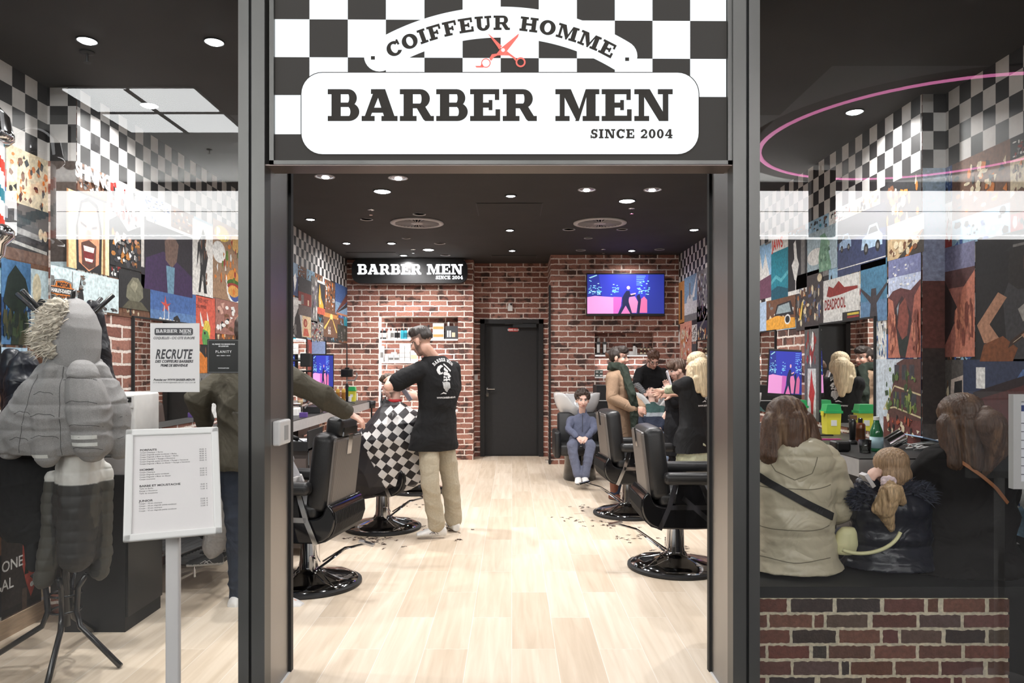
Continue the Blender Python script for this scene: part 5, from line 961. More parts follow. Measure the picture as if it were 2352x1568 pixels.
for x, l in ((802, 'white paper cup in front of the far yellow bin'), (820, 'white tube right of the far yellow bin')):
    X, Y = on_counter(x, 922 if x < 810 else 919, 'L'); tag(MB().lathe([(.03 if x < 810 else .012, 0), (.034 if x < 810 else .012, .07 if x < 810 else .1), (0, .07 if x < 810 else .1)], (X, Y, zt), 20).build('paper_cup' if x < 810 else 'white_tube', WHITEP, smooth=True, sharp=40), l, 'cup' if x < 810 else 'tube')
def gimbal_cam():
    X, Y = on_counter(797, 927, 'L'); e = empty('camera_rig', (X, Y, zt)); tag(e, 'black camera on a handheld stabiliser with mini tripod on the left worktop', 'camera'); S_ = Y/F
    t = MB()
    for a in (0, 120, 240): t.tube([(0, 0, .03), (.1*math.cos(R(a+20)), .1*math.sin(R(a+20)), .006)], .006, 6)
    t.build('mini_tripod', BLACKM, e); MB().lathe([(.014, .03), (.018, .08), (.016, .2), (.022, .22), (.014, .26)], n=16).build('grip', BLACKM, e, smooth=True)
    a = MB(); a.tube([(0, 0, .26), (0, 0, .30), (.10, 0, .30), (.13, 0, .36), (.12, 0, .40)], .011, 8); a.build('stabiliser_arm', mat('gimbal_grey', (.25, .25, .25), .4), e)
    c = MB().bbox(-.075, .075, -.03, .04, .345, .445, .012, 2).build('camera_body', BLACK, e); MB().lathe([(.032, 0), (.034, .08), (.0, .08)], (0.02, .04, .395), 20, 'y').build('lens', BLACK, c, smooth=True); MB().box(-.06, .02, -.034, -.03, .37, .435).build('display', mat('camera_display', (.02, .02, .025), .2), c); MB().box(-.02, .03, -.02, .02, .445, .465).build('viewfinder', BLACK, c)
gimbal_cam()
X, Y = on_counter(697, 958, 'L'); tag(MB().bbox(X-.035, X+.035, Y-.02, Y+.03, zt, zt+.045, .003, 1).build('purple_box', mat('purple_card', srgb(85, 60, 130), .5)), 'small purple box on the left worktop edge', 'box')
X, Y = on_counter(678, 954, 'L'); e = tag(MB().bbox(X-.05, X+.04, Y-.05, Y+.06, zt, zt+.07, .004, 1).build('white_carton', WHITEP), 'white carton beside the purple box', 'box')
for i in range(3): tag(MB().lathe([(.035, 0), (.035, .008), (0, .009)], (X, Y+.06, zt+.071+.02*i), 20).build('clipper_guard', BLACK if i % 2 else WHITEP, smooth=True), ('lowest', 'middle', 'topmost')[i]+' of the small discs stacked on the white carton', 'disc', 'discs on the white carton')
X, Y = on_counter(690, 944, 'L'); e = empty('shaving_brush', (X, Y, zt)); tag(e, 'shaving brush with pale bristles behind the white carton', 'brush'); MB().lathe([(.018, 0), (.02, .02), (.012, .045), (.016, .06)], n=16).build('handle', BLACK, e, smooth=True); MB().lathe([(.016, .06), (.03, .10), (.026, .12), (0, .125)], n=16).build('bristles', mat('bristles', srgb(190, 165, 130), .9, bump=.6), e, smooth=True)
X, Y = on_counter(716, 949, 'L'); tag(MB().bbox(X-.09, X+.09, Y-.02, Y+.12, zt, zt+.07, .006, 2).build('tool_case', BLACK), 'black tool case below the olive sleeve', 'case'); 
tag(MB().obox((X-.03, Y-.03, zt+.1), (.03, 0, .045), (0, .01, 0), (-.006, 0, .004)).build('razor', CHROME), 'steel blade leaning on the black tool case', 'razor')
def trolley():
    e = empty('drawer_trolley', (-1.72, 5.75, 0)); tag(e, 'dark drawer trolley with open top drawer under the left worktop edge', 'trolley'); MB().box(-.17, .17, -.2, .2, .06, .80).build('body', mat('trolley_grey', (.10, .085, .08), .4, noise=.1), e)
    for i, z in enumerate((.10, .32, .54)):
        d = MB().box(-.16, .16, -.212, -.2, z, z+.2).build('drawer', mat('trolley_brown', (.15, .12, .11), .4), e); MB().tube([(-.05, -.23, z+.15), (.05, -.23, z+.15)], .008, 8).build('handle', CHROME, d)
    t = MB(); t.box(-.18, .18, -.22, .2, .80, .815); t.box(-.18, .18, -.23, -.22, .80, .87); t.box(-.18, -.17, -.22, .2, .8, .87); t.box(.17, .18, -.22, .2, .8, .95); t.build('top_tray', BLACKM, e)
    for x in (-.14, .14):
        for y in (-.16, .16): MB().lathe([(.03, -.012), (.03, .012)], (x, y, .03), 16, 'y').build('wheel', RUBB, e)
    h = empty('hair_dryer', (-1.80, 5.62, .90)); tag(h, 'black hair dryer lying on the drawer trolley', 'hair dryer'); MB().lathe([(.045, -.10), (.055, -.04), (.05, .04), (.03, .10), (.035, .12)], (0, 0, .05), 20, 'y').build('barrel', BLACK, h, smooth=True); MB().tube([(0, 0, .04), (.10, .0, .0), (.16, 0, -.02)], .018, 10).build('handle', BLACK, h, smooth=True); MB().tube([(.16, 0, -.02), (.24, -.02, -.06), (.28, -.15, -.2), (.27, -.15, -.5)], .005, 6).build('cord', BLACKM, h)
    t = MB().bbox(-1.76, -1.60, 5.62, 5.8, .816, .87, .02, 2).build('folded_towel', mat('towel_white', (.6, .62, .66), .9, bump=.4)); tag(t, 'folded white and blue towel in the trolley tray', 'towel')
trolley()
e = empty('cup_holder', (-1.93, 10.05, .86)); tag(e, 'black cup holder on the far end of the left worktop', 'holder'); MB().lathe([(.05, 0), (.06, .10), (.05, .1), (.04, .01)], (0, 0, .0), 20).build('cup', BLACK, e, smooth=True); MB().tube([(.0, 0, 0), (.0, 0, -.3)], .012).build('stem', BLACKM, e)
# ---- right worktop goods
X, Y = on_counter(2013, 1036, 'R'); e = empty('water_bottle', (X, Y, zt)); tag(e, 'green mineral water bottle with white cap on the right worktop', 'bottle')
MB().lathe([(.033, 0), (.036, .01), (.036, .11), (.03, .13), (.017, .165), (.014, .185)], n=24).build('glass_body', mat('green_glass', srgb(40, 110, 70), .1, coat=.6), e, smooth=True); MB().lathe([(.0165, .18), (.0165, .2), (0, .2)], n=16).build('cap', WHITEP, e); MB().lathe([(.0367, .02), (.0367, .085)], n=24).build('label_band', mat('pale_label', srgb(170, 200, 210), .5), e, smooth=True)
X, Y = on_counter(1987, 1040, 'R'); m = MB().lathe([(.03, 0), (.034, .075), (.031, .075), (.027, .01), (0, .01)], (X, Y, zt), 20).build('tumbler', GLASS, smooth=True); tag(m, 'clear glass tumbler left of the green bottle', 'glass')
X, Y = on_counter(1976, 1012, 'R'); bottle('amber_bottle', (X, Y, zt), .15, .032, srgb(95, 50, 25), BK_, 'brown bottle behind the glass tumbler', srgb(70, 40, 20))
X, Y = on_counter(1935, 1036, 'R'); tag(MB().bbox(X-.05, X+.04, Y-.03, Y+.07, zt, zt+.06, .015, 3).build('clipper_dock', BLACK), 'black charging dock on the right worktop', 'dock')
X, Y = on_counter(1958, 1020, 'R'); e = empty('hair_clipper', (X, Y, zt)); tag(e, 'upright hair clipper on its stand beside the amber bottle', 'clipper'); MB().lathe([(.03, 0), (.028, .02), (.015, .03)], n=16).build('stand', BLACK, e, smooth=True); MB().lathe([(.016, .02), (.02, .10), (.022, .14), (.014, .16)], n=14).build('body', BLACK, e, smooth=True); MB().bbox(-.026, .026, -.012, .012, .15, .185, .006, 2).build('blade_head', CHROME, e)
X, Y = on_counter(2055, 1030, 'R'); M = Matrix.Translation((X, Y, zt+.05)) @ Matrix.Rotation(R(60), 4, 'Y'); b = MB(); b.M = M; b.lathe([(.045, -.05), (.045, .05), (.04, .055), (0, .055)], n=28); o = b.build('metal_canister', CHROME, smooth=True, sharp=40); tag(o, 'tilted shiny metal canister right of the green bottle', 'canister')
b = MB(); r = random.Random(2)
for i in range(7): b.tube([(X+.02+.1*r.random(), Y-.16+.04*i, zt+.01+.02*r.random()) for _ in range(4)]+[(X+.2+.05*r.random(), Y-.1, zt+.02+.05*r.random())], .0045, 6)
tag(b.build('white_cable', WHITEP, smooth=True), 'tangled white cables next to the metal canister', 'cable')
tag(MB().obox((X+.22, Y-.02, zt+.05), (.12, 0, -.03), (0, .1, 0), (.002, 0, .003)).build('paper_sheet', mat('pale_blue_paper', srgb(150, 175, 205), .7)), 'pale blue sheet of paper on the right worktop', 'paper')
for i, (x, y, l) in enumerate(((1890, 1000, 'black comb lying left on the right worktop'), (1905, 1010, 'pink handled comb on the right worktop'))):
    X, Y = on_counter(x, y, 'R'); tag(MB().box(X-.07, X+.07, Y-.012, Y+.012, zt, zt+.008).build('comb', BLACK if i == 0 else mat('magenta_plastic', srgb(190, 40, 130), .4)), l, 'comb')
# ---- hair clippings on the floor
b = MB(); r = random.Random(8); spots = [(870, 1243, 60, 26), (1010, 1215, 60, 24), (1050, 1240, 8, 5), (690+150, 1235, 40, 10), (1395, 1200, 60, 26), (1460, 1235, 50, 16), (1330, 1165, 30, 10), (1540, 1262, 60, 10), (1290, 1190, 30, 5), (950, 1160, 30, 6)]
for x, y, s_, n_ in spots:
    for i in range(n_):
        xx, yy_ = x+r.gauss(0, s_*.5), y+r.gauss(0, s_*.12); Y = CH*F/(yy_-HY); X = (xx-CX)*Y/F; 
        for q_ in range(5): a = r.random()*6.28; l_ = r.uniform(.004, .018); w_ = r.uniform(.0006, .0022); b.obox((X+r.gauss(0, .008), Y+r.gauss(0, .01), .002+.0008*q_), (l_*math.cos(a), l_*math.sin(a), 0), (-w_*math.sin(a), w_*math.cos(a), 0), (0, 0, .0008))
tag(b.build('hair_clippings', mat('dark_hair_bits', (.05, .025, .02), .9)), 'small tufts of cut dark hair on the pale floor around the chairs', 'hair', kind='stuff')
# ---- white box on the left reveal
e = empty('door_sensor', (XLi, 3.3, P(0, 992, 3.3).z)); tag(e, 'white lock box mounted on the left door jamb', 'lock box'); MB().bbox(.0, .035, -.08, .08, -.055, .055, .008, 2).build('casing', WHITEP, e); MB().box(.035, .038, -.02, .03, -.035, .03).build('slot_cover', mat('pale_grey', (.4, .4, .4), .5), e)
# ================= window posters (on the outside of the left pane)
def sheet(name, label, x0, x1, y0, y1, m, draw, tilt=0):
    a, b = P(x0, y1, GY-.004), P(x1, y0, GY-.004); e = empty(name, (a.x, a.y, a.z)); tag(e, label, 'poster'); W, H_ = b.x-a.x, b.z-a.z
    MB().box(0, W, 0, .0015, 0, H_).build('sheet', m, e); d = MB(); draw(d, W, H_); d.build('print', FLAT, e, colors=True); return e
U, V, NN = (1, 0, 0), (0, 0, 1), (0, -1, 0)
def poster1(d, W, H_):
    DK = (.06, .06, .065); d.cur = DK; put(d, [rrect(W*.09, H_*.825, W*.87, H_*.93, .008)], (0, 0, 0), U, V, NN, 1)
    d.cur = (.85, .85, .85); put(d, slab_line('BARBER MEN', H_*.05, W*.72, .06), (0, 0, 0), U, V, NN, 2, dx=W*.12, dy=H_*.86); put(d, slab_line('SINCE 2004', H_*.014, W*.19, .1), (0, 0, 0), U, V, NN, 2, dx=W*.655, dy=H_*.838)
    d.cur = DK
    def ln(t, h, y, w_, bold=.0, sp_=1.0):
        ps = sans(t, h, bold, .28, spacing=sp_); xs_ = [q[0] for p in ps for q in p]; kx = w_/(max(xs_)-min(xs_)); put(d, [[((a-min(xs_))*kx, b) for a, b in p] for p in ps], (0, 0, 0), U, V, NN, 1, dx=(W-w_)/2-.002, dy=y)
    ln('COQUELLES - C/C CITE EUROPE', H_*.036, H_*.768, W*.84, .0003); ln('RECRUTE', H_*.135, H_*.487, W*.76, .0018, 1.12); ln('DES COIFFEURS BARBIERS', H_*.038, H_*.428, W*.78, .0006); ln('PRIME DE BIENVENUE', H_*.036, H_*.37, W*.56, .0006); ln('Postulez sur WWW.BARBER-MEN.FR', H_*.03, H_*.165, W*.84, .0004); ln('CV A RECRUTEMENT@BARBER-MEN.FR / 03.21.33.61.88', H_*.018, H_*.13, W*.86)
sheet('recruitment_poster', 'white recruitment poster lettered RECRUTE on the left window', 345, 458, 742, 900, mat('poster_paper', (.80, .79, .78), .6), poster1)
def poster2(d, W, H_):
    d.cur = (.5, .5, .5)
    for a, b, c, e_ in ((.03, .03, .97, .035), (.03, .965, .97, .97), (.03, .03, .034, .97), (.966, .03, .97, .97)): put(d, [[(W*a, H_*b), (W*c, H_*b), (W*c, H_*e_), (W*a, H_*e_)]], (0, 0, 0), U, V, NN, 1)
    d.cur = (.8, .8, .8)
    for t, h, y, sp_ in (('ICI, PRENEZ VOS RENDEZ-VOUS', .035, .84, 1), ('EN LIGNE SUR', .035, .78, 1), ('PLANITY', .075, .6, 1.3), ('SIMPLE  +  IMMEDIAT  +  GRATUIT', .02, .51, 1), ('WWW.PLANITY.COM', .025, .14, 1)):
        put(d, sans(t, h*H_, .0003, align='CENTER', spacing=sp_, sx=.95), (0, 0, 0), U, V, NN, 1, dx=W/2, dy=y*H_)
sheet('booking_poster', 'black square booking poster lettered PLANITY beside the left frame', 476, 551, 779, 857, mat('poster_black', (.012, .013, .012), .35), poster2)
# ================= price stand in front of the left window
def price_stand():
    Y0 = 2.62; e = empty('price_stand', (P(398, 0, Y0+.03).x, Y0+.03, 0)); tag(e, 'white price list stand on a post in front of the left window', 'sign stand')
    base = MB().lathe([(.17, 0), (.17, .008), (.16, .012), (0, .014)], n=40).build('foot', WHITEP, e, smooth=True); MB().bbox(-.025, .025, -.012, .012, .01, .92, .006, 2).build('post', mat('satin_white', (.62, .61, .60), .35), e, smooth=True, sharp=50)
    # corners of the frame in the photograph; the board leans back and turns a little
    c = [P(292, 989, 2.65), P(503, 981, 2.79), P(508, 1227, 2.59), P(279, 1246, 2.46)]  # tl tr br bl
    c = [v-Vector(e.location) for v in c]; tl, tr, br_, bl_ = c; cen = (tl+tr+br_+bl_)/4; u = ((tr-tl)+(br_-bl_)).normalized(); v = ((tl-bl_)+(tr-br_)); v = (v-u*v.dot(u)).normalized(); n = u.cross(v); W = ((tr-tl).length+(br_-bl_).length)/2; H_ = ((tl-bl_).length+(tr-br_).length)/2
    if n.y > 0: n = -n
    f = MB(); t = .026
    for a, b, c_, d_ in ((-W/2, -W/2+t, -H_/2, H_/2), (W/2-t, W/2, -H_/2, H_/2), (-W/2, W/2, -H_/2, -H_/2+t), (-W/2, W/2, H_/2-t, H_/2)):
        f.obox(cen+u*(a+b)/2+v*(c_+d_)/2+n*.004, u*(b-a)/2, v*(d_-c_)/2, n*.008)
    fo = f.build('frame', mat('snap_frame', (.78, .78, .76), .35), e); bv = fo.modifiers.new('b', 'BEVEL'); bv.width = .005; bv.segments = 2
    MB().obox(cen, u*W/2*.98, v*H_/2*.98, n*.003).build('paper', mat('stand_paper', (.74, .72, .71), .5), e)
    d = MB(); d.cur = (.10, .10, .10); o = cen-u*W/2-v*H_/2+n*.0032; X0 = .15*W
    secs = ((.795, 'FORFAITS', ['Coupe Classique + Barbe', 'Coupe Degrade petite tondeuse + Barbe', 'Coupe Degrade a Blanc ou Shaver + Barbe', 'Coupe Classique + Rasage a l\'Ancienne', 'Coupe Degrade petite tondeuse + Rasage a l\'ancienne', 'Coupe Degrade a Blanc ou Shaver + Rasage a l\'ancienne'], ['39,00', '40,00', '47,00', '48,00', '50,00', '55,00']),
            (.612, 'HOMME', ['Coupe Classique', 'Coupe Degrade petite tondeuse', 'Coupe Degrade a Blanc ou Shaver', 'Coupe couronne'], ['25,00', '26,00', '27,00', '20,00']), (.465, 'BARBE ET MOUSTACHE', ['Taille de Barbe', 'Rasage a l\'Ancienne', 'Taille de moustache'], ['18,00', '27,00', '12,00']),
            (.333, 'JUNIOR', ['Coupe - 18 ans classique', 'Coupe - 18 ans degrade petite tondeuse', 'Coupe - 10 ans classique', 'Coupe - 10 ans degrade petite tondeuse'], ['23,00', '23,00', '19,00', '22,00']))
    for y, hd, ls, ps in secs:
        put(d, sans(hd, .0075, .0003, sx=1.2), o, u, v, n, 1, dx=X0, dy=y*H_)
        for i, l in enumerate(ls): put(d, sans(l, .0052, 0, sx=1.0), o, u, v, n, 1, dx=X0, dy=y*H_-.0088*(i+1)); put(d, sans(ps[i]+'  \u20ac', .0052, 0), o, u, v, n, 1, dx=.78*W, dy=y*H_-.0088*(i+.6))
    d.build('price_text', FLAT, e, colors=True)
price_stand()
# ================= barber pole at the left edge
def barber_pole():
    e = empty('barber_pole', (P(-32, 0, 3.0).x, 2.98, 0)); tag(e, 'red white and blue barber pole with chrome caps at the left edge', 'barber pole'); z1_, z2_ = P(0, 318, 3).z, P(0, 528, 3).z
    MB().lathe([(.02, z1_+.14), (.06, z1_+.13), (.095, z1_+.09), (.105, z1_+.03), (.11, z1_+.02), (.11, z1_), (.09, z1_-.02)], n=36).build('top_cap', CHROME, e, smooth=True)
    MB().lathe([(.09, z2_+.02), (.11, z2_), (.11, z2_-.03), (.08, z2_-.06), (.075, z2_-.10), (.05, z2_-.13), (0, z2_-.14)], n=36).build('bottom_cap', CHROME, e, smooth=True)
    b = MB(); n = 60
    for i in range(n):
        for j in range(24):
            z = z2_+(z1_-z2_)*i/n; zb = z2_+(z1_-z2_)*(i+1)/n; a, a2 = 2*math.pi*j/24, 2*math.pi*(j+1)/24; ph = (j/24+i/n*1.6) % 1; b.cur = srgb(215, 60, 40) if ph < .22 else ((.85, .85, .85) if ph < .5 else (srgb(40, 130, 150) if ph < .72 else (.85, .85, .85)))
            b.add([(.075*math.cos(a), .075*math.sin(a), z), (.075*math.cos(a2), .075*math.sin(a2), z), (.075*math.cos(a2), .075*math.sin(a2), zb), (.075*math.cos(a), .075*math.sin(a), zb)], [(0, 1, 2, 3)])
    b.build('striped_cylinder', mat('lit_stripes', rough=.3, attr=True, emit=(1, 1, 1), estr=.55), e, colors=True)
    MB().box(-.5, 0, .1, .15, z1_-.3, z1_-.25).build('wall_bracket', CHROME, e)
barber_pole()
# ================= seat bench and printed brick panel at the right window
bch = empty('bench'); tag(bch, 'black bench with printed brick front along the right window', 'bench')
bx0, bx1 = XRi+.13, P(2314, 0, 3.3).x
MB().box(bx0, 2.57, 3.30, 3.78, P(0, 1372, 3.3).z, .45).build('seat_board', BLACKM, bch); MB().box(bx0, 2.5, 3.32, 3.70, 0, .395).build('carcass', BLACKM, bch)
bk = MB(); bk.cur = srgb(226, 216, 192); bz1 = P(0, 1373, 3.3).z; bk.box(bx0, bx1, 3.296, 3.302, 0, bz1)
rows = [(1374, 1404), (1411, 1439), (1446, 1475), (1482, 1510), (1518, 1548), (1555, 1583), (1590, 1618)]
br_ = [[(0, 66), (76, 171), (181, 280), (290, 381), (390, 413), (426, 520), (530, 576)], [(0, 20), (27, 124), (130, 150), (158, 251), (263, 363), (371, 464), (473, 576)], [(0, 72), (80, 178), (187, 279), (287, 321), (329, 420), (431, 520), (530, 576)],
       [(0, 17), (24, 117), (126, 156), (163, 258), (268, 362), (370, 466), (475, 576)], [(0, 75), (82, 185), (193, 208), (214, 308), (316, 413), (421, 516), (528, 576)], [(0, 17), (26, 130), (143, 238), (248, 340), (350, 442), (450, 467), (477, 576)], [(0, 60), (70, 170), (180, 270), (280, 380), (390, 470), (480, 576)]]
cols_ = [srgb(118, 78, 68), srgb(128, 86, 74), srgb(108, 70, 62), srgb(104, 84, 74), srgb(112, 74, 64)]; r = random.Random(12)
for (ya, yb), bs in zip(rows, br_):
    for (a, b) in bs:
        x0, x1 = P(1740+a, 0, 3.3).x, P(1740+b, 0, 3.3).x; za, zb = P(0, yb, 3.3).z, P(0, ya, 3.3).z; zb = min(zb, bz1-.002); za = max(za, .002)
        if zb-za < .01: continue
        col_ = r.choice(cols_) if r.random() > .14 else srgb(72, 62, 58); bk.cur = tuple(c*r.uniform(.85, 1.1) for c in col_); pts = []
        n1 = max(3, int((x1-x0)/.012))
        for i in range(n1+1): pts.append((x0+(x1-x0)*i/n1, za+r.uniform(-.002, .002)))
        for i in range(1, 4): pts.append((x1+r.uniform(-.002, .002) if b < 570 else x1, za+(zb-za)*i/4))
        for i in range(n1+1): pts.append((x1-(x1-x0)*i/n1, min(zb+r.uniform(-.003, .003), bz1-.001)))
        for i in range(1, 4): pts.append((x0+r.uniform(-.002, .002) if a > 0 else x0, zb-(zb-za)*i/4))
        bk.prism(pts, (0, 3.2962, 0), (1, 0, 0), (0, 0, 1), (0, -.003, 0))
bk.build('brick_front', mat('printed_brick', rough=.85, attr=True, noise=.22, nscale=60, bump=.4, bscale=120), bch, colors=True)
# opening-hours frame at the right edge
e = empty('notice_frame', P(2326, 1122, 3.0)); tag(e, 'grey framed notice board at the right edge of the window', 'notice board'); H_ = 217*3.0/F
MB().box(.0, .3, 0, .012, 0, H_).build('paper', mat('notice_paper', (.62, .64, .67), .5), e); f = MB(); f.box(-.004, .028, -.01, .02, 0, H_); f.box(.0281, .3, -.01, .02, H_-.03, H_); f.box(.0281, .3, -.01, .02, 0, .03); f.build('frame', mat('snap_frame_grey', (.42, .42, .41), .35), e)
d = MB(); d.cur = (.03, .05, .15); d.box(.03, .3, -.002, 0, H_-.07, H_-.045); d.cur = (.1, .1, .12); [d.box(.035, .12, -.002, 0, H_-.12-.035*i, H_-.117-.035*i) for i in range(7)]; d.build('print', FLAT, e, colors=True)
MB().box(.12, .15, 0, .03, -.9, 0).build('post', WHITEP, e); MB().lathe([(.15, -.925), (.15, -.91), (0, -.905)], (.14, .02, 0), 30).build('foot', WHITEP, e, smooth=True) 
# ================= soft shapes: union of round forms, remeshed into one skin
SKIN = mat('skin', rough=.5, attr=True, noise=.05, nscale=40); SKIN.node_tree.nodes['Principled BSDF'].inputs['Subsurface Weight'].default_value = .0
CLOTH = mat('cloth', rough=.85, attr=True, noise=.08, nscale=90, bump=.10, bscale=500, sheen=0, spec=.25, fold=(4.5, .022))
SATIN = mat('satin_padding', rough=.34, attr=True, noise=.05, nscale=14, bump=.10, bscale=60, fold=(5, .022))
HAIRM = mat('hair', rough=.45, attr=True, noise=.38, nscale=150, stretch=(1, 1, .06), bump=.35, bscale=260)
FURM = mat('fur', rough=.9, attr=True, noise=.3, nscale=60)
def soft(name, mb, m, parent=None, voxel=.009, it=4, fac=.5, disp=None, colf=None, base=(1, 1, 1), origin=None, flat=False):
    o = mb.build('tmp', None); r = o.modifiers.new('r', 'REMESH'); r.mode = 'VOXEL'; r.voxel_size = voxel
    if it: s = o.modifiers.new('s', 'SMOOTH'); s.iterations = it; s.factor = fac
    bpy.context.view_layer.update()
    me = bpy.data.meshes.new_from_object(o.evaluated_get(bpy.context.evaluated_depsgraph_get())); old = o.data; bpy.data.objects.remove(o); bpy.data.meshes.remove(old)
    n = len(me.vertices); co = np.empty(n*3, 'f'); me.vertices.foreach_get('co', co); co = co.reshape(-1, 3); no = np.empty(n*3, 'f'); me.vertices.foreach_get('normal', no); no = no.reshape(-1, 3)
    if disp is not None:
        d = disp(co, no); co = co+(no*d[:, None] if d.ndim == 1 else d)
    c = np.ones((n, 4), 'f'); c[:, :3] = base
    if colf is not None: colf(co, c)
    if origin is not None: co = co-np.array(origin, 'f')
    me.vertices.foreach_set('co', co.astype('f').ravel()); at = me.color_attributes.new('Col', 'FLOAT_COLOR', 'POINT'); at.data.foreach_set('color', c.ravel())
    me.polygons.foreach_set('use_smooth', [True]*len(me.polygons)); me.materials.clear(); me.materials.append(m); me.name = name; me.update()
    ob = bpy.data.objects.new(name, me); COL.objects.link(ob)
    if origin is not None and parent is None: ob.location = origin
    if parent is not None: ob.parent = parent
    return ob
def wrinkle(amp=.004, sc=18, seed=0, zs=1.0):
    r = np.random.RandomState(seed); K_ = r.normal(size=(6, 3))*sc*np.array([1, 1, zs]); Q = r.normal(size=(6, 3))*sc*.4; ph = r.rand(6)*6.28
    def f(co, no):
        d = np.zeros(len(co))
        for i in range(6):
            s_ = np.sin(co@K_[i]*.6+ph[i]+1.8*np.sin(co@Q[i]+ph[i]*2)); d += (1.05-1.9*np.abs(s_)**.8)
        return (d/2.0*amp).astype('f')
    return f
def quilt(amp, pitch, z0=0, axis=None, wr=.003, seed=0):
    w2 = wrinkle(wr, 22, seed); ax = np.array(axis or (0, 0, 1.), 'f')
    return lambda co, no: (amp*(np.abs(np.sin(math.pi*(co@ax-z0)/pitch))**.32-.8)+w2(co, no)).astype('f')
def strands(amp=.006, sc=150, seed=0, v=(0, 0, 1)):
    r = np.random.RandomState(seed); ax = np.array(v, 'f')
    def f(co, no):
        d = np.zeros(len(co))
        for i in range(5):
            k = r.normal(size=3)*sc*(.5+.25*i); k -= ax*(k@ax)*.96; d += np.sin(co@k+3*np.sin(co@(r.normal(size=3)*14)))
        return (d/2.2*amp).astype('f')
    return f
def blob(n, cols, co, c, seed=0):
    pass
def nrm(v): return Vector(v).normalized()
UP = Vector((0, 0, 1))
def hand(mb, w, d, nrm_, k=1.0, curl=25, side=1, spread=6, thumb=35):
    """w wrist, d direction of the fingers, nrm_ back-of-hand normal, side: +1 thumb on d x n side"""
    w, d, n = Vector(w), nrm(d), nrm(nrm_); n = (n-d*n.dot(d)).normalized(); s = d.cross(n)*side
    mb.loft([(w-d*.03*k, s*.026*k, n*.019*k), (w+d*.01*k, s*.03*k, n*.017*k), (w+d*.05*k, s*.041*k, n*.015*k), (w+d*.088*k, s*.040*k, n*.012*k)], 16)
    for i, (off, ln) in enumerate(((.031, .9), (.011, 1.0), (-.010, .94), (-.030, .75))):
        dd = (d+s*math.tan(R(spread*(1.5-i)*.6))).normalized(); p = w+d*.084*k+s*off*k; r_ = .0095*k; c = 0
        for j, seg in enumerate((.042, .026, .021)):
            c += curl*(.8 if j == 0 else 1.1); a = R(c); q = p+(dd*math.cos(a)-n*math.sin(a))*seg*ln*k; mb.cap(p, q, r_, r_*.9); p = q; r_ *= .9
    p = w+d*.025*k+s*.028*k; t1 = (d*math.cos(R(thumb))+s*math.sin(R(thumb))-n*.25).normalized(); q = p+t1*.042*k; mb.cap(p, q, .0135*k, .0115*k); q2 = q+(t1+d*.5-n*.2).normalized()*.032*k; mb.cap(q, q2, .0115*k, .0095*k)
def head(mb, c, f, u, k=1.0, ch=0):
    c, f = Vector(c), nrm(f); u = nrm(u); r = f.cross(u).normalized(); u = r.cross(f).normalized(); Rm = Matrix((r, f, u)).transposed()
    E = lambda ox, oy, oz, rad: mb.ell(c+r*ox*k+f*oy*k+u*oz*k, tuple(x*k for x in rad), 20, 14, Rm)
    E(0, -.012, .035, (.075, .092, .082)); E(0, .022, -.03+.008*ch, (.060+.005*ch, .070, .078-.01*ch)); E(0, .052-.004*ch, -.092+.018*ch, (.030, .030-.004*ch, .024)); E(0, .03, -.075+.014*ch, (.048+.006*ch, .052, .034))
    for s in (-1, 1): E(s*.077, -.008, -.012, (.010, .020, .032)); E(s*.034, .062, -.030, (.024, .022, .022))
    E(0, .078, .030, (.050, .016, .013)); mb.cap(c+(f*.088+u*.012)*k, c+(f*.108-u*.028)*k, .008*k, .013*k); E(0, .092, -.031, (.018, .014, .008)); E(0, .083, -.056, (.022, .012, .006)); E(0, .081, -.067, (.018, .012, .007))
    return r, f, u
def face_paint(c0, f, u, k, skin, lips=srgb(190, 125, 112), brow=(.05, .03, .025), closed=False, glasses=False, beard=None, scalp=None):
    c0, f = Vector(c0), nrm(f); r = f.cross(nrm(u)).normalized(); u = r.cross(f).normalized(); B_ = np.array((r, f, u), 'f')
    def g(co, c):
        p = (co-np.array(c0, 'f'))@B_.T/k; x, y, z = p[:, 0], p[:, 1], p[:, 2]; near = (np.abs(x) < .1) & (np.abs(y) < .16) & (np.abs(z) < .17)
        ax = np.abs(x); front = near & (y > .045)
        def S(m_, col): c[m_, :3] = col
        S(front & (np.hypot(ax-.045, (z+.035)) < .022), tuple(a*b for a, b in zip(skin, (1.0, .93, .92))))
        if beard is not None: S(near & (y > -.005) & (z < -.045-.35*(ax > .055)*0) & (z < -.02-.4*(.07-ax)), tuple(.55*a+.45*b for a, b in zip(skin, beard)))
        if scalp is not None:
            w_ = np.clip((z+.045+.35*np.clip(y+.02, 0, 1)*4)/.05, 0, 1)*(ax < .081)*((y < .045) | (z > .085))*near*np.where((y > -.028) & (z < .025) & (ax > .06), 0, 1)*.8; c[:, :3] = c[:, :3]*(1-w_[:, None])+np.array(scalp)*w_[:, None]
        e = front & (((ax-.031)/.0155)**2+((z-.005)/(.0035 if closed else .0075))**2 < 1)
        if closed: S(e, brow)
        else: S(e, (.6, .58, .56)); S(front & (np.hypot(ax-.031, z-.005) < .0068), (.03, .02, .018)); S(front & (np.abs(ax-.031) < .018) & (np.abs(z-.0135+.15*(ax-.031)**2) < .0025), brow)
        S(front & (((ax-.034)/.022)**2+((z-.030-.1*(ax-.03))/.0048)**2 < 1), brow)
        S(front & (((x)/.025)**2+((z+.0615)/.0095)**2 < 1), lips); S(front & ((x/.023)**2+((z+.0605)/.0016)**2 < 1), tuple(v*.35 for v in lips))
        S(front & (np.hypot(ax-.008, z+.038) < .0042) & (y > .09), tuple(v*.35 for v in skin))
    return g
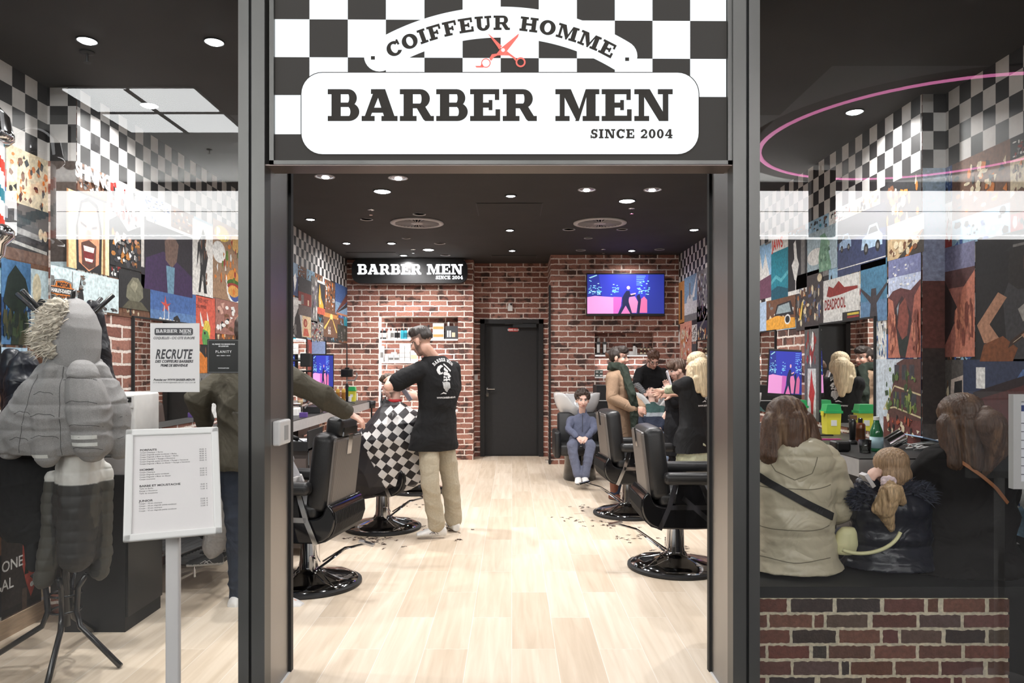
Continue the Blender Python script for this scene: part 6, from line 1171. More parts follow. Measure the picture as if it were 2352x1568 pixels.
def torso(mb, J, k, t=0.0, flare=0, down=0, belly=0, w=1.0):
    pel, chest, nk = J['pelvis'], J['chest'], J['neck']; f, r = J['f'], J['r']; up1 = (chest-pel).normalized(); up2 = (nk-chest).normalized()
    f1 = (f-up1*f.dot(up1)).normalized(); f2 = (f-up2*f.dot(up2)).normalized(); A = lambda p, a, b, ff, o=0: (p+ff*o, r*((a*k*w)+t), ff*((b*k)+t))
    secs = []
    if down: secs.append(A(pel-up1*(down), .165+flare, .115+flare*.8, f1))
    secs += [A(pel-up1*.06*k, .165+flare*.5, .118+flare*.5, f1), A(pel+up1*.04*k, .160, .112, f1), A(pel.lerp(chest, .45), .138+belly, .105+belly, f1), A(pel.lerp(chest, .8), .155, .115, f1), A(chest, .168, .118, f2), A(chest.lerp(nk, .45), .170, .105, f2, -.005), A(chest.lerp(nk, .78), .125, .082, f2, -.01), A(nk, .062, .062, f2)]
    mb.loft(secs, 24)
def joints(pel, chest, nk, hd, f, k, **kw):
    f = Vector(f).normalized(); fh = Vector((f.x, f.y, 0)).normalized(); r = fh.cross(UP).normalized(); J = dict(pelvis=Vector(pel), chest=Vector(chest), neck=Vector(nk), head=Vector(hd), f=fh, r=kw.get('rs', r))
    J['r'] = Vector(J['r']).normalized(); up2 = (J['neck']-J['chest']).normalized(); sh = J['chest'].lerp(J['neck'], .55)
    J['shR'] = sh+J['r']*.165*k*kw.get('sw', 1); J['shL'] = sh-J['r']*.165*k*kw.get('sw', 1); J['hiR'] = J['pelvis']+J['r']*.088*k-UP*.02; J['hiL'] = J['pelvis']-J['r']*.088*k-UP*.02
    for q in ('elR', 'elL', 'haR', 'haL', 'knR', 'knL', 'anR', 'anL'): J[q] = Vector(kw[q])
    J['toR'] = nrm(kw.get('toR', f)); J['toL'] = nrm(kw.get('toL', f)); return J
def limb(mb, a, b, c, ra, rb, rc, t=0, end=1.0):
    a, b, c = Vector(a), Vector(b), Vector(c); mb.cap(a, b, ra+t, rb+t)
    if end > 0: mb.cap(b, b.lerp(c, end), rb+t, rb+(rc-rb)*end+t)
def half(mb, a, b, ra, rb, fr, t): a, b = Vector(a), Vector(b); mb.cap(a, a.lerp(b, fr), ra+t, ra+(rb-ra)*fr+t)
def person(name, label, J, k, skin, hdir, hup=UP, hands=None, lo=True, voxel=.0062, hk=1.0, ch=None, **fp):
    ch = (1 if k < .9 else 0) if ch is None else ch; m = MB(); torso(m, J, k, -.016); head(m, J['head'], hdir, hup, k*hk, ch); m.cap(J['neck']-UP*.02, J['head']-nrm(hup)*.06*k-nrm(hdir)*.012*k, .056*k, .052*k)
    for s in 'RL':
        limb(m, J['sh'+s], J['el'+s], J['ha'+s], .050*k, .038*k, .025*k)
        if hands and s in hands: h = hands[s]; hand(m, J['ha'+s], h[0], h[1], k*h[2].get('k', 1) if len(h) > 2 else k, **({q: v for q, v in (h[2] if len(h) > 2 else {}).items() if q != 'k'}))
        else: hand(m, J['ha'+s], J['ha'+s]-J['el'+s], J['f'].cross(UP)+J['f']*.2, k, 20, 1)
        if lo: limb(m, J['hi'+s], J['kn'+s], J['an'+s], .068*k, .045*k, .034*k); to = J['to'+s]; m.cap(J['an'+s]-UP*.03*k, J['an'+s]+to*.12*k-UP*.045*k, .034*k, .026*k)
    org_ = Vector((J['pelvis'].x, J['pelvis'].y, 0)); o = soft(name, m, SKIN, None, voxel, 3, .5, None, face_paint(J['head'], hdir, hup, k*hk, skin, **fp), skin, org_)
    tag(o, label, 'person'); J['o'] = o; J['org'] = org_; J['k'] = k; J['hd'] = nrm(hdir); J['hu'] = nrm(hup); J['hk'] = k*hk; return J
def top(J, name='shirt', sleeve=1.6, t=.012, down=.0, flare=.01, col=(.01, .01, .011), m=None, disp=None, colf=None, collar=False, belly=0, w=1.0, voxel=.008, tarm=None, hood=False):
    k = J['k']; b = MB(); torso(b, J, k, t, flare, down, belly, w); ta = tarm if tarm is not None else t+.004
    for s in 'RL':
        if sleeve <= 1: half(b, J['sh'+s], J['el'+s], .052*k, .044*k, sleeve, ta)
        else: limb(b, J['sh'+s], J['el'+s], J['ha'+s], .052*k, .042*k, .03*k, ta, min(.97, sleeve-1+.0))
    if collar: b.cap(J['neck'], J['neck']+UP*.03, .064*k+t*.5, .06*k+t*.5)
    o = soft(name, b, m or CLOTH, None, voxel, 5, .5, disp or wrinkle(.004, 16, 3), colf, col, J['org']); o.parent = J['o']; o.matrix_parent_inverse = Matrix.Identity(4); o.location = (0, 0, 0); return o
def legs(J, name='trousers', to=1.0, t=.014, col=(.1, .1, .1), m=None, disp=None, colf=None, loose=0, hip=True, voxel=.008, cuff=0):
    k = J['k']; b = MB(); pel = J['pelvis']; r, f = J['r'], J['f']
    if hip: b.loft([(pel-UP*.11*k, r*(.165*k+t), f*(.115*k+t)), (pel, r*(.168*k+t), f*(.118*k+t)), (pel+UP*.08*k, r*(.150*k+t), f*(.108*k+t))], 22)
    for s in 'RL':
        kn, an = J['kn'+s], J['an'+s]; b.cap(J['hi'+s], kn, .088*k+t, .06*k+t+loose*.5)
        if to > 0: b.cap(kn, kn.lerp(an, to), .060*k+t+loose*.5, .048*k+t+loose)
    o = soft(name, b, m or CLOTH, None, voxel, 5, .5, disp or wrinkle(.006, 14, 7), colf, col, J['org']); o.parent = J['o']; o.location = (0, 0, 0); return o
def shoes(J, col=(.7, .7, .69), sole=(.75, .75, .74), name='shoe', boot=0, kk=1.0, mark=None):
    k = J['k']*kk
    for s in 'RL':
        an, to = J['an'+s], J['to'+s]; up = UP; si = to.cross(up).normalized(); up = si.cross(to).normalized(); z = an-up*.075*k; b = MB()
        b.loft([(z-to*.075*k+up*.03, si*.03*k, up*.028), (z-to*.06*k+up*.045*k, si*.038*k, up*.045*k), (z+up*.055*k, si*.042*k, up*.055*k), (z+to*.07*k+up*.035*k, si*.046*k, up*.036*k), (z+to*.13*k+up*.026*k, si*.046*k, up*.026*k), (z+to*.175*k+up*.018*k, si*.03*k, up*.018*k)], 20)
        if boot: b.cap(z+up*.07*k, z+up*boot, .05*k, .058*k)
        def cf(co, c, z=z, up=up):
            h = (co-np.array(z, 'f'))@np.array(up, 'f'); c[h < .022*k, :3] = sole; c[h < .004, :3] = tuple(v*.6 for v in sole)
        o = soft(name, b, mat('shoe_leather', rough=.45, attr=True, noise=.04, nscale=40), None, .006, 3, .5, None, cf, col, J['org']); o.parent = J['o']; o.location = (0, 0, 0)
        if mark:
            q = MB(); q.cur = mark; sd = si if si.y < 0 else -si; c0 = z+to*.03*k+up*.035*k+sd*.047*k
            for dx in (-.012, .012): q.tube([c0+to*(dx-.02)-up*.008, c0+to*dx+up*.012, c0+to*(dx+.03)-up*.004], .0022, 6)
            l = q.build('side_logo', FLAT, None, colors=True); l.location = (0, 0, 0); 
            for v in l.data.vertices: v.co -= J['org']
            l.parent = J['o']
def streak(light, f=140, th=.3):
    def g(co, c):
        w_ = np.clip((np.sin(co[:, 0]*f+4*np.sin(co[:, 2]*8+co[:, 0]*11)+2.5*np.sin(co[:, 0]*41))+np.sin(co[:, 0]*f*.37+3*np.sin(co[:, 2]*5)))*.5-th, 0, 1)[:, None]*.9; c[:, :3] = c[:, :3]*(1-w_)+np.array(light)*w_
    return g
def fade(J, skin, z0=.01, z1=-.06):
    def g(co, c):
        z = (co-np.array(J['head'], 'f'))@np.array(J['hu'], 'f'); w_ = np.clip((z0-z)/(z0-z1), 0, 1)[:, None]*.5; c[:, :3] = c[:, :3]*(1-w_)+np.array(skin)*w_
    return g
def hair(J, col, parts, name='hair', amp=.004, seed=0, voxel=.006, v=None, colf=None, sc=150, it=3):
    """parts in head coordinates (x right, y forward, z up): ('e', c, r) or ('c', p0, p1, r0, r1)"""
    c0, f, u, k = J['head'], J['hd'], J['hu'], J['hk']; r = f.cross(u).normalized(); u = r.cross(f).normalized(); Rm = Matrix((r, f, u)).transposed(); b = MB(); W = lambda p: c0+(r*p[0]+f*p[1]+u*p[2])*k
    for p in parts:
        if p[0] == 'e': b.ell(W(p[1]), tuple(x*k for x in p[2]), 20, 14, Rm)
        elif p[0] == 'w': b.cap(Vector(p[1]), Vector(p[2]), p[3], p[4])
        else: b.cap(W(p[1]), W(p[2]), p[3]*k, p[4]*k)
    o = soft(name, b, HAIRM, None, voxel, it, .5, strands(amp, sc, seed, v or u), colf, col, J['org']); o.parent = J['o']; o.location = (0, 0, 0); return o
SHORT = [('e', (0, -.020, .050), (.0785, .094, .074)), ('e', (0, -.045, .015), (.0755, .066, .075))]
def childof(o, J):
    for v in o.data.vertices: v.co -= J['org']
    o.parent = J['o']; return o
def decal(target, polys, o, u, v, d, name, m, parent, org_=None, off=.0025, cell=.012):
    """project flat polygons along d on to the target mesh"""
    bpy.context.view_layer.update(); me = target.data; M = target.matrix_world; bv = BVHTree.FromPolygons([M @ x.co for x in me.vertices], [p.vertices[:] for p in me.polygons]); bm = bmesh.new(); o, u, v, d = map(Vector, (o, u, v, d)); d.normalize()
    for p in polys:
        vs = [bm.verts.new(o+u*a+v*b) for a, b in p]
        try: bm.faces.new(vs)
        except Exception: pass
    for _ in range(3):
        ed = [e for e in bm.edges if e.calc_length() > cell]
        if ed: bmesh.ops.subdivide_edges(bm, edges=ed, cuts=1, use_grid_fill=False)
    bmesh.ops.triangulate(bm, faces=bm.faces)
    for x in bm.verts:
        h = bv.ray_cast(x.co-d*.5, d)
        if h[0] is not None: x.co = h[0]-d*off
        else: x.tag = True
    bmesh.ops.delete(bm, geom=[x for x in bm.verts if x.tag], context='VERTS')
    me2 = bpy.data.meshes.new(name); bm.to_mesh(me2); bm.free(); ob = bpy.data.objects.new(name, me2); COL.objects.link(ob); me2.materials.append(m)
    if org_ is not None:
        for x in me2.vertices: x.co -= org_
    ob.parent = parent; return ob
def curls(n, seed, r0=.017, sx=.088, sy=.100, sz=.088, zc=.048, zmin=-.02, front=.055):
    r = random.Random(seed); out = []
    while len(out) < n:
        v = Vector([r.gauss(0, 1) for _ in range(3)]).normalized(); p = (v.x*sx, v.y*sy-.015, v.z*sz+zc)
        if p[2] < zmin or (p[1] > front and p[2] < .075) or (p[1] > .0 and p[2] < .03): continue
        q = r.uniform(.75, 1.2)*r0; out.append(('e', p, (q, q, q*.85)))
    return out
def seams(target, lines, o, name, m, parent, org_, w_=.0024, **k):
    polys = []
    for ln in lines:
        for (x0, y0), (x1, y1) in zip(ln, ln[1:]):
            dx, dy = x1-x0, y1-y0; L_ = math.hypot(dx, dy) or 1; nx, ny = -dy/L_*w_/2, dx/L_*w_/2; polys.append([(x0-nx, y0-ny), (x1-nx, y1-ny), (x1+nx, y1+ny), (x0+nx, y0+ny)])
    return decal(target, polys, o, (1, 0, 0), UP, (0, 1, 0), name, m, parent, org_, .0012)
def pxl(pts, Y, o):
    return [((P(x, y, Y)-o).x, (P(x, y, Y)-o).z) for x, y in pts]
def skull_logo():   # bearded skull with swept hair and comb, as white patches in a 1 x 1.6 box
    L_ = []; add = L_.append
    add([(.05, 1.15), (.0, 1.3), (.1, 1.48), (.3, 1.58), (.45, 1.5), (.3, 1.42), (.2, 1.3), (.25, 1.15), (.4, 1.2), (.35, 1.08), (.15, 1.05)]); add([(.45, 1.6), (.5, 1.66), (.95, 1.28), (.9, 1.2)]); add([(.5, 1.45), (.75, 1.25), (.7, 1.15), (.45, 1.3)])
    add([(.4, 1.12), (.5, 1.22), (.8, 1.12), (.92, .95), (.85, .9), (.7, 1.0), (.45, 1.02)]); add([(.42, .98), (.52, .98), (.5, .88), (.42, .84)]); add([(.66, .97), (.8, .95), (.82, .85), (.7, .84)]); add([(.53, .92), (.6, .96), (.64, .84), (.58, .8)])
    add([(.4, .8), (.85, .82), (.82, .72), (.7, .76), (.6, .7), (.5, .74), (.4, .7)])
    r = random.Random(4)
    for i in range(16):
        x0 = .34+.03*i+r.uniform(-.01, .01); y0 = .68-.1*abs(i-8)/8*r.random(); y1 = .05+.035*abs(i-7)+r.uniform(0, .08); w_ = .011; add([(x0-w_, y0), (x0+w_, y0), (.4+.028*i+w_*.5, y1), (.4+.028*i-w_, y1)])
    add([(.2, .0), (.4, .12), (.6, .04), (.55, .0), (.4, .04)])
    return L_
# ================= people
SK1, SK2, SK3 = srgb(224, 178, 158), srgb(214, 168, 150), srgb(232, 192, 175)
BLKC = (.012, .012, .013); KHAKI = srgb(176, 166, 146)
WPRINT = mat('white_print', (.72, .72, .72), .8)
# ---- standing barber
Yb = 6.2
J = joints(P(1000, 982, Yb), P(1010, 890, Yb), P(996, 818, Yb), P(968, 783, 6.12), (-.78, .62, 0), 1.0, elR=P(1042, 905, 6.55), haR=P(962, 912, 6.62), elL=P(892, 888, 5.92), haL=P(898, 868, 6.17), knR=P(1035, 1105, 6.32), knL=P(988, 1110, 6.05), anR=P(1043, 1197, 6.4), anL=P(1005, 1210, 6.13), toR=(-.35, .9, 0), toL=(-.97, -.2, 0), sw=1.1)
person('person', 'barber standing with his back turned in black printed shirt and khaki trousers', J, 1.0, SK1, (-.82, .42, -.34), (-.30, .1, .95), {'L': ((-.2, .9, .1), (-.3, -.2, 1), {'curl': 22, 'side': -1}), 'R': ((-.9, -.1, .15), (0, -1, .3), {'curl': 30, 'side': 1})}, beard=(.06, .04, .035), scalp=(.05, .038, .032))
sh1 = top(J, 'shirt', .72, .024, .18, .03, BLKC, disp=wrinkle(.004, 11, 2), w=1.2, tarm=.032)
legs(J, 'trousers', .93, .014, KHAKI, loose=.014, disp=wrinkle(.005, 13, 5)); shoes(J, (.74, .73, .71), (.7, .7, .69), mark=(.05, .05, .07))
hair(J, (.034, .026, .022), [('e', (0, -.012, .060), (.0765, .090, .070)), ('e', (0, .03, .095), (.058, .062, .042)), ('e', (0, -.052, .030), (.070, .056, .052))], amp=.002)
b = MB(); b.cur = (.4, .3, .25); [b.cap(J['an'+s]+UP*.05, J['an'+s]+UP*.005, .05, .046) for s in 'RL']; o = b.build('trouser_cuff', mat('khaki_cuff', srgb(150, 140, 120), .9)); childof(o, J)
c0 = P(1046, 846, 5.8); uu = Vector((.93, .36, 0)).normalized(); d_ = Vector((-.36, .93, 0)).normalized()
# lettering arc, skull, web line on the back
lg = [[(a*.150-.075, b_*.155-.170) for a, b_ in q] for q in skull_logo()]; arc = slab_arc('BARBER MEN', .028, .118, 0, -.015, .1, amax=.85); decal(sh1, lg+arc+[[(a-.075, b_-.205) for a, b_ in p] for p in [[(x*.9, y) for x, y in q] for q in sans('WWW.BARBER-MEN.FR', .014, .0006)]], c0-d_*.3+Vector((0, 0, -.045)), uu, UP, d_, 'shirt_print', WPRINT, J['o'], J['org'])
cz = P(934, 905, 6.5); M = Matrix.Translation(cz) @ Matrix.Rotation(R(-35), 4, 'Y'); b = MB(); b.M = M; b.bbox(-.02, .02, -.02, .02, -.07, .07, .008, 2); e = b.build('hair_clipper', mat('silver_plastic', (.42, .40, .46), .25, metal=.6)); tag(e, 'silver hair clipper held at the boy neck by the standing barber', 'clipper'); b = MB(); b.M = M; b.box(-.022, .022, -.012, .012, .07, .085); b.build('blade', CHROME, e)
# ---- boy under the cape
J = joints((-1.07, 6.5, .66), (-1.06, 6.5, .92), (-1.05, 6.5, 1.10), P(904, 889, 6.5), (-1, -.1, 0), .82, elR=(-1.15, 6.66, .8), haR=(-1.3, 6.6, .70), elL=(-1.15, 6.34, .8), haL=(-1.3, 6.42, .70), knR=(-1.48, 6.58, .58), knL=(-1.48, 6.42, .58), anR=(-1.75, 6.6, .26), anL=(-1.75, 6.4, .26))
person('person', 'boy with lowered head in checkered cape having his hair cut', J, .82, SK3, (-.93, -.1, -.25), (-.25, 0, 1), hk=1.14, voxel=.007, scalp=(.07, .045, .03))
hair(J, (.07, .045, .03), SHORT+[('e', (0, .04, .1), (.07, .07, .045))], amp=.004, seed=2)
def cape_col(co, c):
    x, z = co[:, 0], co[:, 2]; s_ = .062; a = R(52); X_ = x*math.cos(a)+z*math.sin(a); Z_ = -x*math.sin(a)+z*math.cos(a); ck = (np.floor(X_/s_)+np.floor(Z_/s_)) % 2 == 0
    px__ = CX+x*F/6.5; py__ = HY+(CH-z)*F/6.5; reg = px__ > 853+(py__-1010)*.47; reg &= (px__ > 905-(py__-925)*.72) | (py__ > 985)
    c[:, :3] = 0; c[reg, :3] = 1
def cape_mat():
    m = bpy.data.materials.new('checkered_nylon'); m.use_nodes = True; nt = m.node_tree; L = nt.links; N = nt.nodes.new; p = nt.nodes['Principled BSDF']; p.inputs['Roughness'].default_value = .5
    tc = N('ShaderNodeTexCoord'); mp = N('ShaderNodeMapping'); mp.inputs['Rotation'].default_value = (0, R(52), 0); L.new(tc.outputs['Object'], mp.inputs[0]); m2 = N('ShaderNodeMapping'); m2.inputs['Scale'].default_value = (1/.062, 0, 1/.062); m2.inputs['Location'].default_value = (0, .5, 0); L.new(mp.outputs[0], m2.inputs[0])
    ck = N('ShaderNodeTexChecker'); ck.inputs['Scale'].default_value = 1; L.new(m2.outputs[0], ck.inputs['Vector']); at = N('ShaderNodeAttribute'); at.attribute_name = 'Col'; mu = N('ShaderNodeMath'); mu.operation = 'MULTIPLY'; L.new(ck.outputs['Fac'], mu.inputs[0]); L.new(at.outputs['Fac'], mu.inputs[1])
    mx = N('ShaderNodeMixRGB'); mx.inputs[1].default_value = (.014, .012, .015, 1); mx.inputs[2].default_value = (.62, .60, .59, 1); L.new(mu.outputs[0], mx.inputs[0]); L.new(mx.outputs[0], p.inputs['Base Color']); return m
b = MB(); sec = []
for y, xl, xr, dp in ((916, 893, 920, .06), (926, 886, 932, .09), (942, 866, 958, .25), (965, 842, 974, .38), (1000, 806, 986, .42), (1040, 766, 986, .37), (1075, 748, 984, .36), (1105, 770, 978, .33), (1122, 792, 950, .28), (1140, 802, 870, .18)):
    sec.append((P((xl+xr)/2, y, 6.5), Vector(((xr-xl)/2*6.5/F, 0, 0)), Vector((0, dp, 0))))
b.loft(sec, 30); cp = soft('checkered_cape', b, cape_mat(), None, .0055, 4, .5, wrinkle(.010, 9, 11, .5), cape_col, (1, 1, 1), J['org']); cp.parent = J['o']; cp.location = (0, 0, 0)
b = MB(); b.lathe([(.052, 0), (.062, .004), (.06, .026), (.05, .03)], tuple(P(907, 924, 6.5)), 24); o = b.build('neck_strip', mat('red_strip', srgb(190, 40, 45), .6), smooth=True); childof(o, J)
let = [[(a, b_) for a, b_ in p] for p in slab_line('MEN', .07, .2, .1)]; t_ = R(38); rot = lambda p: [(a*math.cos(t_)-b_*math.sin(t_), a*math.sin(t_)+b_*math.cos(t_)) for a, b_ in p]
decal(cp, [rot(p) for p in let], P(760, 1064, 6.2), (1, 0, 0), UP, (0, 1, 0), 'cape_lettering', WPRINT, J['o'], J['org'])
b = MB(); b.tube([P(958+6*math.sin(i), 1000+12*i, 6.42) for i in range(10)], .03, 8)
# ---- man in olive jacket at the left, arm on the headrest
Ym = 4.42
J = joints((-1.62, Ym, .95), (-1.60, Ym, 1.24), (-1.60, Ym+.02, 1.47), (-1.585, Ym+.03, 1.64), (.35, .93, 0), 1.0, elR=P(745, 912, 4.5), haR=P(794, 946, 4.66), elL=P(452, 915, 4.35), haL=P(470, 975, 4.55), knR=P(600, 1205, 4.5), knL=P(545, 1210, 4.4), anR=P(636, 1365, 4.46), anL=P(548, 1370, 4.45), toR=(.97, -.25, 0), toL=(.2, 1, 0), sw=1.05)
J['shR'] = P(650, 862, 4.42); 
person('person', 'man in olive jacket and jeans at the left door jamb, hand on the chair', J, 1.0, SK1, (.4, .9, -.1), UP, {'R': ((.78, .2, -.42), (.25, -.25, 1), {'curl': 20, 'side': -1, 'thumb': 25}), 'L': ((0, .5, -.8), (-1, 0, 0), {'curl': 30})})
top(J, 'jacket', 1.93, .035, .13, .01, srgb(74, 70, 60), disp=wrinkle(.009, 12, 21), tarm=.034, w=1.05); legs(J, 'jeans', 1.0, .012, srgb(45, 52, 66), disp=wrinkle(.005, 18, 9)); shoes(J, (.74, .73, .72), (.72, .72, .7)); hair(J, (.05, .035, .03), SHORT+[('e', (0, .03, .09), (.066, .07, .05))])
# ---- child on the first chair (only the legs show through the left window)
J = joints((-1.50, 4.86, .66), (-1.60, 4.86, .90), (-1.67, 4.86, 1.05), (-1.74, 4.86, 1.18), (-1, -.1, 0), .78, elR=(-1.55, 5.05, .8), haR=(-1.72, 4.98, .72), elL=(-1.55, 4.68, .8), haL=(-1.72, 4.76, .72), knR=(-1.86, 4.97, .66), knL=(-1.86, 4.77, .66), anR=(-1.96, 4.98, .22), anL=(-1.94, 4.74, .22), toR=(-1, -.1, 0), toL=(-1, -.25, 0))
person('person', 'seated child in light grey tracksuit on the first barber chair', J, .78, SK3, (-1, 0, -.2), UP, hk=1.15, voxel=.008); top(J, 'sweatshirt', 1.9, .014, .04, .01, srgb(150, 148, 150)); legs(J, 'sweatpants', .9, .022, srgb(188, 184, 182), loose=.02, disp=wrinkle(.008, 15, 4)); shoes(J, (.03, .03, .032), (.6, .6, .6), kk=1.15, mark=(.7, .7, .7)); hair(J, (.06, .04, .03), SHORT)
# ---- boy waiting on the left shampoo chair
Y1 = 9.15
J = joints(P(1334, 1013, Y1), P(1335, 985, 9.2), P(1337, 950, 9.22), P(1338, 918, 9.14), (0, -1, 0), .80, elR=P(1306, 985, 9.05), haR=P(1325, 1003, 8.86), elL=P(1366, 985, 9.05), haL=P(1349, 1004, 8.86), knR=P(1314, 1023, 8.72), knL=P(1358, 1023, 8.72), anR=P(1328, 1096, 8.62), anL=P(1343, 1096, 8.60), toR=(-.1, -1, 0), toL=(.1, -1, 0))
person('person', 'boy in blue-grey tracksuit sitting with clasped hands on the left shampoo chair', J, .80, SK3, (.04, -1, -.12), UP, {'R': ((.75, -.4, -.3), (-.2, -.5, .9), {'curl': 28, 'side': 1}), 'L': ((-.75, -.4, -.25), (.2, -.5, .9), {'curl': 28, 'side': -1})}, hk=1.24, voxel=.006, scalp=(.045, .028, .02))
TRK = srgb(98, 103, 124); top(J, 'hoodie', 1.93, .018, .03, .01, TRK, disp=wrinkle(.006, 20, 8), collar=True, tarm=.018); legs(J, 'joggers', .93, .018, srgb(100, 104, 122), disp=wrinkle(.006, 18, 3)); shoes(J, (.74, .72, .7), (.1, .1, .1), kk=1.12)
hair(J, (.045, .028, .02), SHORT+curls(150, 5, .019, .084, .096, .086, .052, -.01, .06), amp=.002, sc=300, seed=5, it=1, voxel=.005)
b = MB(); f0 = J['neck']-J['f']*0; b.tube([P(1338, 952, 9.06), P(1338, 970, 9.03), P(1338, 992, 9.0)], .0035, 6); o = b.build('zip', BLACKM); childof(o, J)
# ---- woman in camel coat
Yw = 7.75
J = joints(P(1427, 968, Yw), P(1424, 893, Yw), P(1414, 850, Yw), P(1421, 821, Yw), (.92, -.38, 0), .94, elR=P(1405, 915, 7.55), haR=P(1458, 940, 7.5), elL=P(1452, 915, 7.9), haL=P(1475, 938, 7.62), knR=P(1428, 1060, Yw), knL=P(1436, 1060, Yw+.15), anR=P(1412, 1134, 7.7), anL=P(1462, 1130, 7.95), toR=(.6, -.8, 0), toL=(.8, -.4, 0))
person('person', 'smiling woman in camel coat and dark scarf standing beside the basins', J, .94, SK2, (.90, -.38, -.1), UP, {'R': ((.9, .1, -.1), (.2, -.9, .3), {'curl': 25, 'side': 1}), 'L': ((-.1, -.9, -.2), (.9, -.2, .3), {'curl': 30, 'side': -1})}, lips=srgb(180, 80, 80))
CAM = srgb(150, 124, 102); top(J, 'coat', 1.92, .032, .30, .02, CAM, disp=wrinkle(.005, 10, 31), tarm=.026, collar=True); legs(J, 'jeans', 1.0, .01, srgb(52, 62, 84)); shoes(J, srgb(110, 62, 42), (.05, .03, .02), 'boot', .20)
hair(J, (.03, .02, .016), SHORT+[('e', (0, .03, .088), (.07, .075, .05)), ('e', (0, -.03, .03), (.084, .095, .075)), ('e', (0, -.125, .025), (.042, .036, .045))], amp=.004, v=(1, 0, 0), colf=lambda co, c, q=J: c.__setitem__((((co-np.array(q['head']-q['hd']*.12, 'f'))**2).sum(1) < .0025, slice(0, 3)), (.12, .05, .03)))
b = MB(); q = J['head']-J['hd']*.093+UP*.03; b.ell(q, (.018, .03, .03)); o = b.build('scrunchie', mat('teal_cloth', srgb(40, 120, 105), .8), smooth=True); childof(o, J)
b = MB(); n0 = J['neck']; fd = J['f']; rd = J['r']
b.loft([(n0+UP*.0, rd*.095, fd*.09), (n0+UP*.03, rd*.10, fd*.095), (n0+UP*.065, rd*.085, fd*.085), (n0+UP*.085, rd*.07, fd*.075)], 22); b.cap(n0+fd*.09+rd*.03+UP*.02, P(1452, 905, 7.5), .05, .05); b.cap(P(1452, 905, 7.5), P(1459, 990, 7.5), .05, .045); b.cap(n0+fd*.09-rd*.04, P(1460, 935, 7.62), .045, .04)
o = soft('scarf', b, CLOTH, None, .008, 3, .5, wrinkle(.006, 25, 6), None, (.022, .03, .022), J['org']); o.parent = J['o']; o.location = (0, 0, 0)
# ---- barber bending over the basin
Yk = 10.2
J = joints((1.93, Yk+.05, .95), (1.96, Yk-.02, 1.22), P(1494, 838, Yk-.12), P(1500, 826, Yk-.25), (-.15, -1, 0), 1.0, elR=P(1462, 882, 10.0), haR=P(1484, 906, 9.75), elL=P(1536, 880, 10.0), haL=P(1515, 904, 9.75), knR=(1.85, Yk+.05, .5), knL=(2.05, Yk+.05, .5), anR=(1.85, Yk+.1, .09), anL=(2.05, Yk+.1, .09))
person('person', 'barber with glasses bending over the washing basin against the brick wall', J, 1.0, SK2, (.1, -.80, -.55), (0, -.5, .85), {'R': ((.5, -.6, -.4), (0, -.4, 1), {'curl': 30}), 'L': ((-.5, -.6, -.4), (0, -.4, 1), {'curl': 30, 'side': -1})}, beard=(.2, .1, .06), scalp=(.09, .05, .03))
top(J, 'shirt', .85, .018, .14, .01, BLKC, w=1.1, tarm=.022); b = MB(); [b.cap(J['el'+s].lerp(J['ha'+s], -.1), J['ha'+s].lerp(J['el'+s], .1), .045, .034) for s in 'RL']; o = soft('tattooed_sleeve', b, CLOTH, None, .007, 2, .5, None, lambda co, c: c.__setitem__((np.sin(co[:, 2]*260+6*np.sin(co[:, 0]*90)) > .2, slice(0, 3)), (.28, .28, .28)), (.06, .06, .065), J['org']); o.parent = J['o']; o.location = (0, 0, 0)
legs(J, 'trousers', 1, .014, BLKC); shoes(J, (.05, .05, .05), (.4, .4, .4)); hair(J, srgb(88, 58, 42), SHORT[:1]+curls(90, 9, .015, .074, .088, .074, .062, .03, .07), amp=.002, sc=300, it=1)
hc, f_, u_ = J['head'], J['hd'], J['hu']; r_ = f_.cross(u_).normalized(); u_ = r_.cross(f_); b = MB()
for s in (-1, 1): q = hc+f_*.100+r_*s*.030+u_*.003; b.tube([q+(r_*math.cos(a)*.021+u_*math.sin(a)*.014) for a in [i*.6283 for i in range(10)]], .0028, 6, closed=True); b.tube([q+r_*s*.024, hc+r_*s*.08+f_*.0], .0026, 6)
o = b.build('glasses', BLACKM); childof(o, J); decal(bpy.data.objects[J['o'].children[0].name], sans('BARBER MEN', .012), P(1512, 862, 9.6), (1, 0, 0), UP, (0, 1, 0), 'chest_print', WPRINT, J['o'], J['org'])
# ---- boy with his head in the basin
J = joints(P(1499, 1000, 9.1), P(1496, 958, 9.38), P(1496, 928, 9.52), P(1496, 905, 9.58), (0, -1, 0), .8, elR=P(1468, 965, 9.25), haR=P(1478, 985, 9.0), elL=P(1526, 965, 9.25), haL=P(1516, 985, 9.0), knR=P(1500, 1003, 8.6), knL=P(1524, 1003, 8.6), anR=P(1500, 1080, 8.5), anL=P(1526, 1080, 8.5))
person('person', 'boy in striped sweater leaning his head back into the right basin', J, .8, SK3, (0, -.62, .78), (0, .78, .62), hk=1.12, closed=True)
def swc(co, c):
    z = co[:, 2]; c[z > .845, :3] = srgb(60, 84, 82); c[(z > .80) & (z < .845), :3] = srgb(150, 155, 160)
top(J, 'sweater', 1.92, .014, .02, .01, srgb(44, 50, 66), colf=swc, disp=wrinkle(.005, 22, 14)); legs(J, 'jeans', 1, .012, srgb(135, 155, 180), disp=wrinkle(.006, 24, 5)); shoes(J); hair(J, (.05, .03, .025), SHORT, seed=9)
